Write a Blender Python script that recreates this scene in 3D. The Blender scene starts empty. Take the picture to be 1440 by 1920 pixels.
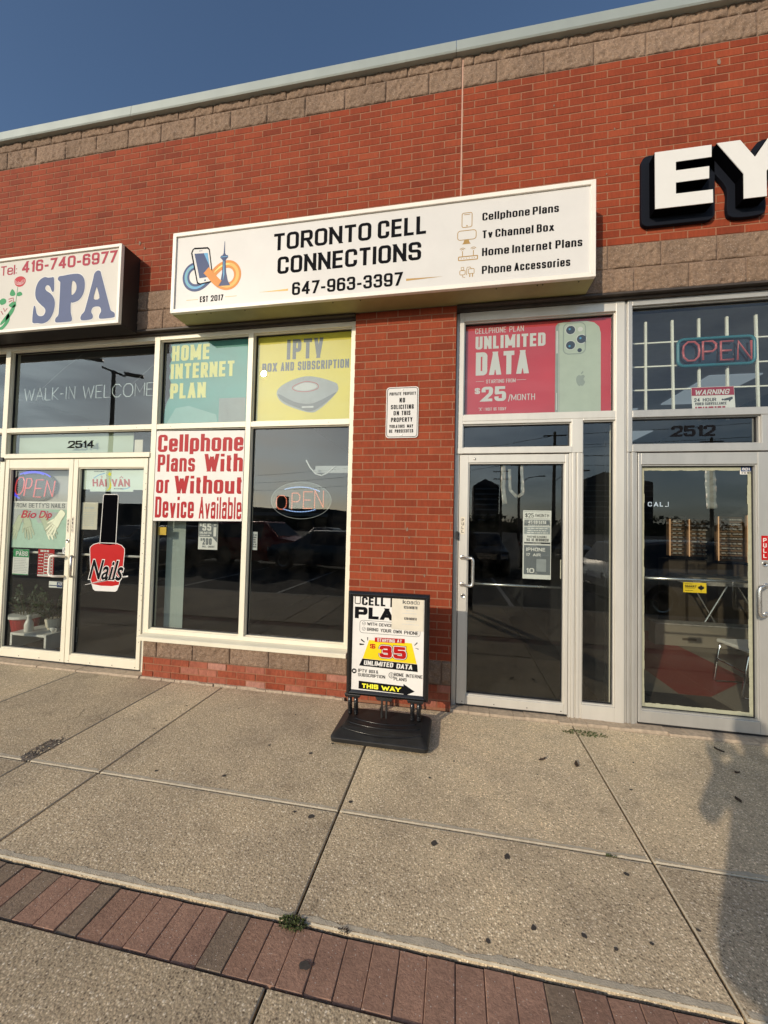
import bpy, bmesh, math, random
from mathutils import Vector, Matrix, noise
S = bpy.context.scene
C = S.collection
RAD = math.radians
random.seed(7)

# ------------------------------------------------------------------ camera
cam = bpy.data.cameras.new('camera')
cam_o = bpy.data.objects.new('camera', cam)
C.objects.link(cam_o)
S.camera = cam_o
cam.sensor_fit = 'HORIZONTAL'
cam.sensor_width = 36.0
cam.lens = 36.0 * 726.9 / 1440
cam.clip_start = 0.05
cam.clip_end = 3000
YAW, PITCH, ROLL = RAD(-10.463), RAD(1.925), RAD(1.293)
_f = Vector((math.sin(YAW) * math.cos(PITCH), math.cos(YAW) * math.cos(PITCH), math.sin(PITCH)))
_r = Vector((math.cos(YAW), -math.sin(YAW), 0))
_u = _r.cross(_f)
_c, _s = math.cos(ROLL), math.sin(ROLL)
_r2, _u2 = _c * _r + _s * _u, -_s * _r + _c * _u
M = Matrix((_r2, _u2, -_f)).transposed().to_4x4()
M.translation = (0, -3.43, 1.566)
cam_o.matrix_world = M

# ------------------------------------------------------------------ sky, sun, exposure
SUN_EL, SUN_AZ = RAD(20.2), RAD(28.3)          # azimuth measured from -Y towards -X
sun_dir = Vector((-math.sin(SUN_AZ) * math.cos(SUN_EL), -math.cos(SUN_AZ) * math.cos(SUN_EL), math.sin(SUN_EL)))
W = bpy.data.worlds.new('World')
S.world = W
W.use_nodes = True
wn = W.node_tree
bg = wn.nodes['Background']
sky = wn.nodes.new('ShaderNodeTexSky')
sky.sky_type = 'NISHITA'
sky.sun_disc = False
sky.sun_elevation = SUN_EL
sky.sun_rotation = RAD(180) + SUN_AZ
sky.altitude = 100
sky.air_density = 1.0
sky.dust_density = 1.2
sky.ozone_density = 3.0
# a thin bright cloud veil low in the sky round the sun
tc = wn.nodes.new('ShaderNodeTexCoord')
sep = wn.nodes.new('ShaderNodeSeparateXYZ')
wn.links.new(tc.outputs['Generated'], sep.inputs[0])
mp = wn.nodes.new('ShaderNodeMapping')
mp.inputs['Scale'].default_value = (2.2, 2.2, 11)
wn.links.new(tc.outputs['Generated'], mp.inputs[0])
nz = wn.nodes.new('ShaderNodeTexNoise')
nz.inputs['Scale'].default_value = 2.2
nz.inputs['Detail'].default_value = 7
wn.links.new(mp.outputs[0], nz.inputs['Vector'])
def w_range(src, f0, f1, t0=0, t1=1, smooth=True):
    n = wn.nodes.new('ShaderNodeMapRange')
    n.interpolation_type = 'SMOOTHSTEP' if smooth else 'LINEAR'
    for k, v in (('From Min', f0), ('From Max', f1), ('To Min', t0), ('To Max', t1)): n.inputs[k].default_value = v
    wn.links.new(src, n.inputs['Value'])
    return n.outputs[0]
def w_mul(a, b):
    n = wn.nodes.new('ShaderNodeMath'); n.operation = 'MULTIPLY'
    wn.links.new(a, n.inputs[0]); wn.links.new(b, n.inputs[1])
    return n.outputs[0]
veil = w_mul(w_mul(w_range(nz.outputs['Fac'], .36, .66, .42, 1), w_range(sep.outputs['Z'], .62, .22)), w_mul(w_range(sep.outputs['Y'], .0, -.45), w_range(sep.outputs['X'], .30, -.75, .20, 1)))
veil_k = wn.nodes.new('ShaderNodeMath'); veil_k.operation = 'MULTIPLY'; veil_k.inputs[1].default_value = .72
wn.links.new(veil, veil_k.inputs[0])
mx = wn.nodes.new('ShaderNodeMixRGB')
mx.inputs[2].default_value = (25, 28.5, 29, 1)
wn.links.new(veil_k.outputs[0], mx.inputs[0])
wn.links.new(sky.outputs[0], mx.inputs[1])
wn.links.new(mx.outputs[0], bg.inputs['Color'])
bg.inputs['Strength'].default_value = 0.10

sun = bpy.data.lights.new('sun', 'SUN')
sun.energy = 2.6
sun.angle = RAD(0.55)
sun.color = (1.0, 0.85, 0.66)
sun_o = bpy.data.objects.new('sun', sun)
C.objects.link(sun_o)
sun_o.rotation_euler = sun_dir.to_track_quat('Z', 'Y').to_euler()
S.view_settings.view_transform = 'Standard'
S.view_settings.look = 'None'
S.view_settings.exposure = 0.30
S.view_settings.gamma = 1.0
S.cycles.max_bounces = 8
S.cycles.transparent_max_bounces = 16
S.cycles.sample_clamp_indirect = 4.0
S.cycles.use_denoising = True

# ------------------------------------------------------------------ materials
def nodes_of(name):
    m = bpy.data.materials.new(name)
    m.use_nodes = True
    nt = m.node_tree
    return m, nt, nt.nodes['Principled BSDF']

def N(nt, t, **kw):
    n = nt.nodes.new(t)
    for k, v in kw.items():
        if k.startswith('_'):
            setattr(n, k[1:], v)
        else:
            n.inputs[k.replace('__', ' ')].default_value = v
    return n

def ramp(nt, stops):
    r = nt.nodes.new('ShaderNodeValToRGB')
    e = r.color_ramp.elements
    while len(e) < len(stops):
        e.new(.5)
    for i, (p, c) in enumerate(stops):
        e[i].position = p
        e[i].color = (c[0], c[1], c[2], 1)
    return r

def objpos(nt):
    return nt.nodes.new('ShaderNodeNewGeometry').outputs['Position']

def mat(name, col, rough=.5, metal=0, var=.08, scale=9, bump=0, bscale=60, spec=.5, stretch=None):
    """plain surface with uneven colour and roughness"""
    m, nt, b = nodes_of(name)
    L = nt.links
    pos = objpos(nt)
    if stretch:
        mpn = N(nt, 'ShaderNodeMapping'); mpn.inputs['Scale'].default_value = stretch
        L.new(pos, mpn.inputs[0]); pos = mpn.outputs[0]
    n1 = N(nt, 'ShaderNodeTexNoise', Scale=scale, Detail=6.0, Roughness=.62)
    L.new(pos, n1.inputs['Vector'])
    r = ramp(nt, [(.25, [c * (1 - var) for c in col]), (.75, [min(1, c * (1 + var)) for c in col])])
    L.new(n1.outputs['Fac'], r.inputs[0])
    L.new(r.outputs[0], b.inputs['Base Color'])
    b.inputs['Metallic'].default_value = metal
    b.inputs['Specular IOR Level'].default_value = spec
    rr = N(nt, 'ShaderNodeMapRange'); rr.inputs['To Min'].default_value = max(.02, rough - .07); rr.inputs['To Max'].default_value = min(1, rough + .07)
    L.new(n1.outputs['Fac'], rr.inputs['Value']); L.new(rr.outputs[0], b.inputs['Roughness'])
    if bump:
        n2 = N(nt, 'ShaderNodeTexNoise', Scale=bscale, Detail=4.0)
        L.new(pos, n2.inputs['Vector'])
        bp = N(nt, 'ShaderNodeBump', Strength=bump, Distance=.01)
        L.new(n2.outputs['Fac'], bp.inputs['Height']); L.new(bp.outputs[0], b.inputs['Normal'])
    return m

def emit(name, col, s, base=(.1, .1, .1)):
    m, nt, b = nodes_of(name)
    b.inputs['Base Color'].default_value = (*base, 1)
    b.inputs['Emission Color'].default_value = (*col, 1)
    b.inputs['Emission Strength'].default_value = s
    b.inputs['Roughness'].default_value = .3
    return m

def glass_mat(name, f0, tint, wav=.0010):
    m = bpy.data.materials.new(name); m.use_nodes = True
    nt = m.node_tree; nt.nodes.clear(); L = nt.links
    out = nt.nodes.new('ShaderNodeOutputMaterial')
    lw = N(nt, 'ShaderNodeLayerWeight', Blend=.5)
    p5 = N(nt, 'ShaderNodeMath', _operation='POWER'); p5.inputs[1].default_value = 4.0
    L.new(lw.outputs['Facing'], p5.inputs[0])
    fm = N(nt, 'ShaderNodeMapRange'); fm.inputs['To Min'].default_value = f0; fm.inputs['To Max'].default_value = .95
    L.new(p5.outputs[0], fm.inputs['Value'])
    tr = N(nt, 'ShaderNodeBsdfTransparent'); tr.inputs[0].default_value = (*tint, 1)
    gl = N(nt, 'ShaderNodeBsdfGlossy', Roughness=0.0); gl.inputs[0].default_value = (.93, .96, .97, 1)
    n2 = N(nt, 'ShaderNodeTexNoise', Scale=1.1, Detail=0.0); L.new(objpos(nt), n2.inputs['Vector'])
    bp = N(nt, 'ShaderNodeBump', Strength=1.0, Distance=wav); L.new(n2.outputs['Fac'], bp.inputs['Height'])
    L.new(bp.outputs[0], gl.inputs['Normal'])
    mxs = nt.nodes.new('ShaderNodeMixShader')
    L.new(fm.outputs[0], mxs.inputs[0]); L.new(tr.outputs[0], mxs.inputs[1]); L.new(gl.outputs[0], mxs.inputs[2])
    nd = N(nt, 'ShaderNodeTexNoise', Scale=5.0, Detail=7.0, Roughness=.7); L.new(objpos(nt), nd.inputs['Vector'])
    rd = N(nt, 'ShaderNodeMapRange'); rd.inputs['From Min'].default_value = .42; rd.inputs['From Max'].default_value = .78; rd.inputs['To Min'].default_value = .0; rd.inputs['To Max'].default_value = .014
    L.new(nd.outputs['Fac'], rd.inputs['Value'])
    df = N(nt, 'ShaderNodeBsdfDiffuse'); df.inputs[0].default_value = (.6, .57, .5, 1)
    mxd = nt.nodes.new('ShaderNodeMixShader')
    L.new(rd.outputs[0], mxd.inputs[0]); L.new(mxs.outputs[0], mxd.inputs[1]); L.new(df.outputs[0], mxd.inputs[2])
    L.new(mxd.outputs[0], out.inputs[0])
    return m

def tone_mat(name, stops, rough, bump, bscale, stretch=(1, 1, 1), speck=None, var=.25, nscale=30):
    """masonry: per-unit tone attribute + grain"""
    m, nt, b = nodes_of(name); L = nt.links
    at = N(nt, 'ShaderNodeAttribute', _attribute_name='tone')
    r = ramp(nt, stops); L.new(at.outputs['Fac'], r.inputs[0])
    mpn = N(nt, 'ShaderNodeMapping'); mpn.inputs['Scale'].default_value = stretch
    L.new(objpos(nt), mpn.inputs[0])
    n1 = N(nt, 'ShaderNodeTexNoise', Scale=nscale, Detail=6.0, Roughness=.7); L.new(mpn.outputs[0], n1.inputs['Vector'])
    r2 = ramp(nt, [(.3, (1 - var,) * 3), (.7, (1 + var,) * 3)]); L.new(n1.outputs['Fac'], r2.inputs[0])
    mul = N(nt, 'ShaderNodeMixRGB', _blend_type='MULTIPLY'); mul.inputs[0].default_value = 1
    L.new(r.outputs[0], mul.inputs[1]); L.new(r2.outputs[0], mul.inputs[2])
    # broad weathering
    mp3 = N(nt, 'ShaderNodeMapping'); mp3.inputs['Scale'].default_value = (2.4, 2.4, .45); L.new(objpos(nt), mp3.inputs[0])
    n3 = N(nt, 'ShaderNodeTexNoise', Scale=1.3, Detail=7.0, Roughness=.62); L.new(mp3.outputs[0], n3.inputs['Vector'])
    r3 = ramp(nt, [(.3, (.80, .80, .82)), (.5, (1, 1, 1)), (.72, (1.12, 1.11, 1.09))]); L.new(n3.outputs['Fac'], r3.inputs[0])
    mul2 = N(nt, 'ShaderNodeMixRGB', _blend_type='MULTIPLY'); mul2.inputs[0].default_value = 1
    L.new(mul.outputs[0], mul2.inputs[1]); L.new(r3.outputs[0], mul2.inputs[2])
    col = mul2.outputs[0]
    if speck:
        v = N(nt, 'ShaderNodeTexVoronoi', Scale=speck[0]); L.new(objpos(nt), v.inputs['Vector'])
        wn_ = N(nt, 'ShaderNodeSeparateColor'); L.new(v.outputs['Color'], wn_.inputs[0])
        c1 = N(nt, 'ShaderNodeMath', _operation='GREATER_THAN'); c1.inputs[1].default_value = speck[1]; L.new(wn_.outputs[0], c1.inputs[0])
        c2 = N(nt, 'ShaderNodeMath', _operation='LESS_THAN'); c2.inputs[1].default_value = .32; L.new(v.outputs['Distance'], c2.inputs[0])
        c3 = N(nt, 'ShaderNodeMath', _operation='MULTIPLY'); L.new(c1.outputs[0], c3.inputs[0]); L.new(c2.outputs[0], c3.inputs[1])
        ms = N(nt, 'ShaderNodeMixRGB'); ms.inputs[2].default_value = (*speck[2], 1)
        L.new(c3.outputs[0], ms.inputs[0]); L.new(col, ms.inputs[1]); col = ms.outputs[0]
    L.new(col, b.inputs['Base Color'])
    b.inputs['Roughness'].default_value = rough
    b.inputs['Specular IOR Level'].default_value = .25
    n2 = N(nt, 'ShaderNodeTexNoise', Scale=bscale, Detail=5.0, Roughness=.65); L.new(mpn.outputs[0], n2.inputs['Vector'])
    bp = N(nt, 'ShaderNodeBump', Strength=bump, Distance=.004); L.new(n2.outputs['Fac'], bp.inputs['Height'])
    L.new(bp.outputs[0], b.inputs['Normal'])
    return m

def aggregate_mat(name, scale, tint=(1, 1, 1)):
    """washed concrete: pebbles in a sandy paste"""
    m, nt, b = nodes_of(name); L = nt.links
    pos = objpos(nt)
    wob = N(nt, 'ShaderNodeTexNoise', Scale=scale * .6, Detail=2.0); L.new(pos, wob.inputs['Vector'])
    ad = N(nt, 'ShaderNodeMixRGB', _blend_type='ADD'); ad.inputs[0].default_value = .006
    L.new(pos, ad.inputs[1]); L.new(wob.outputs['Color'], ad.inputs[2])
    v = N(nt, 'ShaderNodeTexVoronoi', Scale=scale, Randomness=1.0); L.new(ad.outputs[0], v.inputs['Vector'])
    sc = N(nt, 'ShaderNodeSeparateColor'); L.new(v.outputs['Color'], sc.inputs[0])
    peb = ramp(nt, [(0, (.15, .125, .095)), (.22, (.30, .25, .185)), (.45, (.43, .36, .27)), (.7, (.53, .455, .35)), (.88, (.63, .565, .455)), (1, (.72, .67, .58))])
    L.new(sc.outputs[0], peb.inputs[0])
    paste = N(nt, 'ShaderNodeMapRange'); paste.inputs['From Min'].default_value = .30; paste.inputs['From Max'].default_value = .55
    L.new(v.outputs['Distance'], paste.inputs['Value'])
    mxc = N(nt, 'ShaderNodeMixRGB'); mxc.inputs[2].default_value = (.38, .325, .245, 1)
    L.new(paste.outputs[0], mxc.inputs[0]); L.new(peb.outputs[0], mxc.inputs[1])
    v2 = N(nt, 'ShaderNodeTexVoronoi', Scale=scale * 2.7); L.new(pos, v2.inputs['Vector'])
    sc2 = N(nt, 'ShaderNodeSeparateColor'); L.new(v2.outputs['Color'], sc2.inputs[0])
    fine = ramp(nt, [(0, (.62, .61, .6)), (.5, (1, 1, 1)), (1, (1.3, 1.28, 1.24))]); L.new(sc2.outputs[1], fine.inputs[0])
    m1 = N(nt, 'ShaderNodeMixRGB', _blend_type='MULTIPLY'); m1.inputs[0].default_value = .8
    L.new(mxc.outputs[0], m1.inputs[1]); L.new(fine.outputs[0], m1.inputs[2])
    nb = N(nt, 'ShaderNodeTexNoise', Scale=1.1, Detail=6.0, Roughness=.6); L.new(pos, nb.inputs['Vector'])
    rb = ramp(nt, [(.28, (.70, .70, .72)), (.5, (.95, .95, .95)), (.72, (1.12, 1.1, 1.06))]); L.new(nb.outputs['Fac'], rb.inputs[0])
    m2 = N(nt, 'ShaderNodeMixRGB', _blend_type='MULTIPLY'); m2.inputs[0].default_value = 1
    L.new(m1.outputs[0], m2.inputs[1]); L.new(rb.outputs[0], m2.inputs[2])
    m3 = N(nt, 'ShaderNodeMixRGB', _blend_type='MULTIPLY'); m3.inputs[0].default_value = 1; m3.inputs[2].default_value = (*tint, 1)
    L.new(m2.outputs[0], m3.inputs[1])
    at = N(nt, 'ShaderNodeAttribute', _attribute_name='tone')
    rt = ramp(nt, [(0, (.84, .84, .85)), (1, (1.14, 1.13, 1.11))]); L.new(at.outputs['Fac'], rt.inputs[0])
    m4 = N(nt, 'ShaderNodeMixRGB', _blend_type='MULTIPLY'); m4.inputs[0].default_value = 1
    L.new(m3.outputs[0], m4.inputs[1]); L.new(rt.outputs[0], m4.inputs[2])
    ns = N(nt, 'ShaderNodeTexNoise', Scale=4.5, Detail=7.0, Roughness=.7); L.new(pos, ns.inputs['Vector'])
    rs = ramp(nt, [(.30, (.74, .73, .72)), (.42, (.97, .97, .97)), (.7, (1.03, 1.03, 1.02))]); L.new(ns.outputs['Fac'], rs.inputs[0])
    m5 = N(nt, 'ShaderNodeMixRGB', _blend_type='MULTIPLY'); m5.inputs[0].default_value = 1
    L.new(m4.outputs[0], m5.inputs[1]); L.new(rs.outputs[0], m5.inputs[2])
    L.new(m5.outputs[0], b.inputs['Base Color'])
    b.inputs['Roughness'].default_value = .8
    b.inputs['Specular IOR Level'].default_value = .3
    hs = N(nt, 'ShaderNodeMath', _operation='MULTIPLY'); hs.inputs[1].default_value = -1; L.new(v.outputs['Distance'], hs.inputs[0])
    bp = N(nt, 'ShaderNodeBump', Strength=.42, Distance=.0035); L.new(hs.outputs[0], bp.inputs['Height'])
    L.new(bp.outputs[0], b.inputs['Normal'])
    return m

K = {}
K['brick'] = tone_mat('red brick', [(0, (.175, .030, .011)), (.5, (.245, .043, .0155)), (1, (.295, .060, .023))], .8, .5, 120, (1, 1, .16), var=.16, nscale=55)
K['brick_old'] = tone_mat('salt stained brick', [(0, (.24, .05, .022)), (.6, (.28, .075, .04)), (1, (.40, .20, .15))], .85, .6, 90, (1, 1, .4), var=.3, nscale=40)
K['mortar'] = mat('mortar', (.285, .125, .068), .9, var=.15, scale=25, bump=.4, bscale=140)
K['block_joint'] = mat('block mortar', (.225, .15, .105), .9, var=.2, scale=25)
K['block'] = tone_mat('split face block', [(0, (.195, .132, .090)), (.5, (.222, .150, .103)), (1, (.250, .170, .118))], .9, 1.0, 60, var=.40, nscale=70, speck=(190, .93, (.55, .48, .4)))
K['coping'] = mat('coping metal', (.34, .375, .345), .45, .25, var=.06, scale=3, stretch=(1, 1, .2))
K['lintel'] = mat('dark lintel steel', (.055, .042, .034), .6, .2, var=.3, scale=12)
K['alu_cream'] = mat('cream painted aluminium', (.76, .71, .56), .42, .0, var=.06, scale=6, stretch=(1, 1, .3))  # cream-white paint, its colour warmed further to carry the sunlight
K['alu'] = mat('clear aluminium', (.61, .585, .525), .38, .25, var=.07, scale=7, stretch=(1, 1, .2))
K['alu_worn'] = mat('worn aluminium', (.44, .43, .40), .36, .35, var=.1, scale=8, stretch=(1, 1, .25))
K['gasket'] = mat('black gasket', (.012, .012, .014), .5)
K['glass'] = glass_mat('window glass', .080, (.80, .84, .82))
K['glass_dark'] = glass_mat('tinted door glass', .075, (.42, .45, .45))
K['concrete'] = aggregate_mat('washed concrete', 108, (1.52, 1.45, 1.30))
K['concrete_apron'] = aggregate_mat('washed concrete old', 108, (1.32, 1.25, 1.12))
K['edge'] = mat('troweled concrete edge', (.48, .425, .325), .85, var=.22, scale=22, bump=.25, bscale=160)
K['crumble'] = mat('crumbled concrete', (.17, .14, .11), .95, var=.5, scale=50, bump=1, bscale=70)
K['joint'] = mat('joint dirt', (.035, .03, .024), .95, var=.4, scale=30)
K['paver'] = tone_mat('clay pavers', [(0, (.23, .175, .125)), (.18, (.25, .185, .135)), (.24, (.29, .175, .125)), (1, (.37, .222, .160))], .85, .7, 110, var=.25, nscale=60, speck=(150, .94, (.5, .42, .36)))
K['asphalt'] = mat('asphalt', (.055, .053, .05), .9, var=.3, scale=3, bump=.6, bscale=200)
K['paint_line'] = mat('parking paint', (.62, .6, .55), .8, var=.2, scale=5)
K['gum'] = mat('old gum', (.06, .052, .045), .8, var=.3, scale=80)
K['white_sign'] = mat('sign face', (.66, .64, .61), .35, var=.05, scale=2.5, bump=.12, bscale=5, spec=.22)
K['white_frame'] = mat('sign frame white', (.80, .745, .66), .4, var=.05, scale=5)
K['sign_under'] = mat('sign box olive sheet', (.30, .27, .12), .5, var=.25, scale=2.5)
K['sign_under2'] = mat('sign box tan sheet', (.36, .28, .20), .5, var=.15, scale=4)
K['brown_metal'] = mat('dark brown sign box', (.020, .014, .012), .5, var=.2)
K['ink'] = mat('black lettering', (.008, .008, .010), .8, spec=.05)
K['ink_soft'] = mat('faded black print', (.05, .05, .055), .6, spec=.22)
K['black'] = mat('black plastic', (.014, .014, .014), .5, var=.55, scale=20, bump=.1, bscale=300)
K['black_gloss'] = mat('black frame enamel', (.011, .011, .012), .22)
K['matte_black'] = mat('matte black return', (.003, .003, .004), .9, spec=.0)
K['navy'] = mat('navy backing', (.007, .009, .015), .7, spec=.12)
K['letter_white'] = mat('white acrylic', (.69, .675, .64), .3, var=.02, spec=.22)
K['paper'] = mat('white paper', (.74, .715, .67), .6, var=.05, scale=7, bump=.25, bscale=6, spec=.22)
K['paper_warm'] = mat('aged paper', (.68, .62, .50), .7, var=.07, scale=9, spec=.22)
K['red_print'] = mat('red print', (.37, .008, .014), .5, var=.06, spec=.22)
K['poster_red'] = mat('crimson poster', (.60, .045, .055), .45, var=.10, scale=3, bump=.35, bscale=5, spec=.22)
K['poster_teal'] = mat('teal poster', (.06, .29, .25), .45, var=.18, scale=3, bump=.35, bscale=5, spec=.22)
K['teal_pale'] = mat('pale teal print', (.20, .40, .36), .45, var=.1, spec=.22)
K['pink_print'] = mat('pinkish print', (.24, .27, .26), .5, var=.15, spec=.22)
K['poster_yellow'] = mat('yellow poster', (.74, .61, .05), .45, var=.08, scale=3, bump=.35, bscale=5, spec=.22)
K['cream_print'] = mat('cream print', (.74, .70, .22), .5, spec=.22)
K['gray_print'] = mat('gray print', (.17, .18, .19), .5, var=.1, spec=.22)
K['gray_mid'] = mat('mid gray print', (.34, .355, .36), .5, var=.12, scale=14, spec=.22)
K['gray_light'] = mat('light gray print', (.55, .56, .55), .5, var=.08, spec=.22)
K['yellow_print'] = mat('vivid yellow print', (.85, .60, .012), .45, spec=.22)
K['lemon'] = mat('lemon print', (.88, .82, .05), .45, spec=.22)
K['red_vivid'] = mat('vivid red print', (.43, .007, .007), .4, spec=.22)
K['maroon'] = mat('maroon print', (.36, .02, .045), .5, spec=.22)
K['spa_blue'] = mat('slate blue print', (.075, .10, .20), .45, var=.08, spec=.22)
K['spa_face'] = mat('aged sign acrylic', (.60, .565, .50), .35, var=.03, scale=2, spec=.22)
K['green_print'] = mat('green print', (.03, .26, .09), .5, spec=.22)
K['rose_red'] = mat('rose red print', (.45, .02, .03), .5, spec=.22)
K['gold'] = mat('gold print', (.42, .26, .09), .4, .2, spec=.22)
K['navy_print'] = mat('deep blue print', (.012, .04, .14), .4, spec=.22)
K['sky_print'] = mat('light blue print', (.10, .35, .58), .4, spec=.22)
K['orange_print'] = mat('orange print', (.62, .22, .025), .4, spec=.22)
K['amber_print'] = mat('amber print', (.70, .42, .10), .4, spec=.22)
K['titanium'] = mat('sage print', (.50, .545, .44), .45, var=.06, spec=.22)
K['titanium_dark'] = mat('gray green print', (.33, .36, .31), .45, spec=.22)
K['lens'] = mat('lens print', (.055, .06, .075), .2, spec=.22)
K['mint'] = mat('mint print', (.50, .66, .54), .5, var=.08, spec=.22)
K['skin_print'] = mat('pale hand print', (.60, .64, .47), .5, var=.08, spec=.22)
K['skin_dark'] = mat('hand outline print', (.27, .26, .18), .5, spec=.22)
K['safety_yellow'] = mat('yellow sticker', (.80, .55, .02), .5, spec=.22)
K['note_yellow'] = mat('yellow note', (.78, .50, .07), .6, spec=.22)
K['tape_green'] = mat('faded masking tape', (.36, .36, .255), .7, var=.12, scale=30)
K['plastic_tape'] = mat('crumpled packing tape', (.22, .21, .18), .3, var=.3, scale=25, bump=.8, bscale=25)
K['steel'] = mat('brushed steel', (.60, .585, .55), .25, .85, var=.05)
K['chrome'] = mat('chrome', (.7, .7, .7), .1, 1)
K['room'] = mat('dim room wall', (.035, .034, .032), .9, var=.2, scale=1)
K['room_mid'] = mat('painted room wall', (.10, .10, .10), .9, var=.1, scale=1)
K['ceiling'] = mat('ceiling tile', (.12, .13, .14), .9)
K['ceiling_pale'] = mat('pale ceiling tile', (.72, .75, .78), .9)
K['room_dark'] = mat('unlit shop wall', (.012, .012, .012), .9)  # near-black colour stands in for the dark inside the phone shop
K['floor_black'] = mat('unlit shop floor', (.022, .020, .018), .7, var=.3, scale=2, spec=.15)  # floor colour darkened likewise for the gloom of the phone shop
K['ceiling_light'] = emit('lit ceiling diffuser', (.80, .92, 1), .20, (.6, .62, .65))
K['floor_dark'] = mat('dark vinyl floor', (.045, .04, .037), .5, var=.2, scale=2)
K['floor_tan'] = mat('tan vinyl floor', (.21, .185, .145), .45, var=.08, scale=3)
K['floor_red'] = mat('red vinyl floor', (.22, .014, .011), .4, var=.08, scale=3)
K['white_plastic'] = mat('white plastic', (.72, .70, .64), .4)
K['pot_red'] = mat('red glazed pot', (.36, .035, .035), .3, var=.35, scale=60)
K['leaf'] = mat('leaf', (.035, .07, .018), .45, var=.4, scale=20)
K['leaf_dry'] = mat('dry leaf', (.05, .032, .02), .7, var=.3, scale=40)
K['weed'] = mat('weed green', (.065, .085, .022), .7, var=.4, scale=40)
K['stem'] = mat('plant stem', (.10, .085, .04), .7)
K['blind'] = mat('vertical blind', (.46, .52, .47), .7, var=.06, stretch=(8, 1, .3))
K['bar_white'] = mat('white grille bar', (.80, .78, .68), .5)
K['teal_tube'] = mat('teal sign tube', (.03, .17, .21), .35)
K['red_tube'] = emit('red neon tube', (1, .12, .10), .05, (.42, .09, .09))
K['tube_off'] = mat('unlit neon tube', (.62, .70, .70), .2)
K['led_red'] = emit('red light dots', (1, .20, .07), .8)
K['led_blue'] = emit('blue light dots', (.35, .55, 1), 1.0)
K['neon_red'] = emit('lit red tube', (1, .10, .09), .55, (.4, .05, .05))
K['neon_blue'] = emit('lit blue tube', (.10, .10, 1), .75, (.05, .05, .3))
K['clear_plastic'] = glass_mat('clear acrylic', .03, (.80, .82, .80), 0)
K['dark_acrylic'] = glass_mat('smoked acrylic', .08, (.12, .12, .12), 0)
K['warm_led'] = emit('warm shelf light', (1, .55, .25), .55)
K['shelf_back'] = mat('shelf panel', (.18, .11, .065), .5, var=.15)
K['shelf_item'] = mat('shelf goods', (.30, .28, .25), .5, var=.5, scale=18)
K['glow_letter'] = emit('lit wall letters', (.85, .92, 1), .55, (.6, .6, .6))
K['wood_dark'] = mat('dark wood', (.06, .045, .03), .5)
K['tower'] = mat('distant dark facade', (.05, .048, .05), .8, var=.2, scale=.2)
K['plaza'] = mat('plaza facade', (.12, .10, .09), .8, var=.15, scale=.3)
K['tree_far'] = mat('distant foliage', (.04, .055, .02), .9, var=.4, scale=.6)
K['pole_dark'] = mat('pole metal', (.07, .07, .07), .5, .3)
K['pole_wood'] = mat('pole timber', (.08, .06, .045), .9)
K['tyre'] = mat('tyre', (.015, .015, .016), .8)
K['car_glass'] = mat('car glass', (.015, .018, .02), .06, spec=.8)
K['lamp_red'] = mat('tail lamp', (.35, .01, .01), .15)
K['lamp_clear'] = mat('head lamp', (.6, .6, .6), .1, .3)
K['plate'] = mat('licence plate', (.6, .62, .65), .5)
K['cloth'] = mat('dark cloth', (.03, .03, .04), .9)
K['skin'] = mat('skin', (.45, .26, .17), .6)
for _n, _c in (('silver', (.42, .40, .37)), ('graphite', (.15, .155, .16)), ('crimson', (.42, .02, .02)), ('jet', (.008, .008, .009)), ('pearl', (.6, .6, .58)), ('ink blue', (.02, .03, .06))):
    K['car_' + _n] = mat('car paint ' + _n, _c, .2, .3, var=.02, spec=.7)

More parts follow.
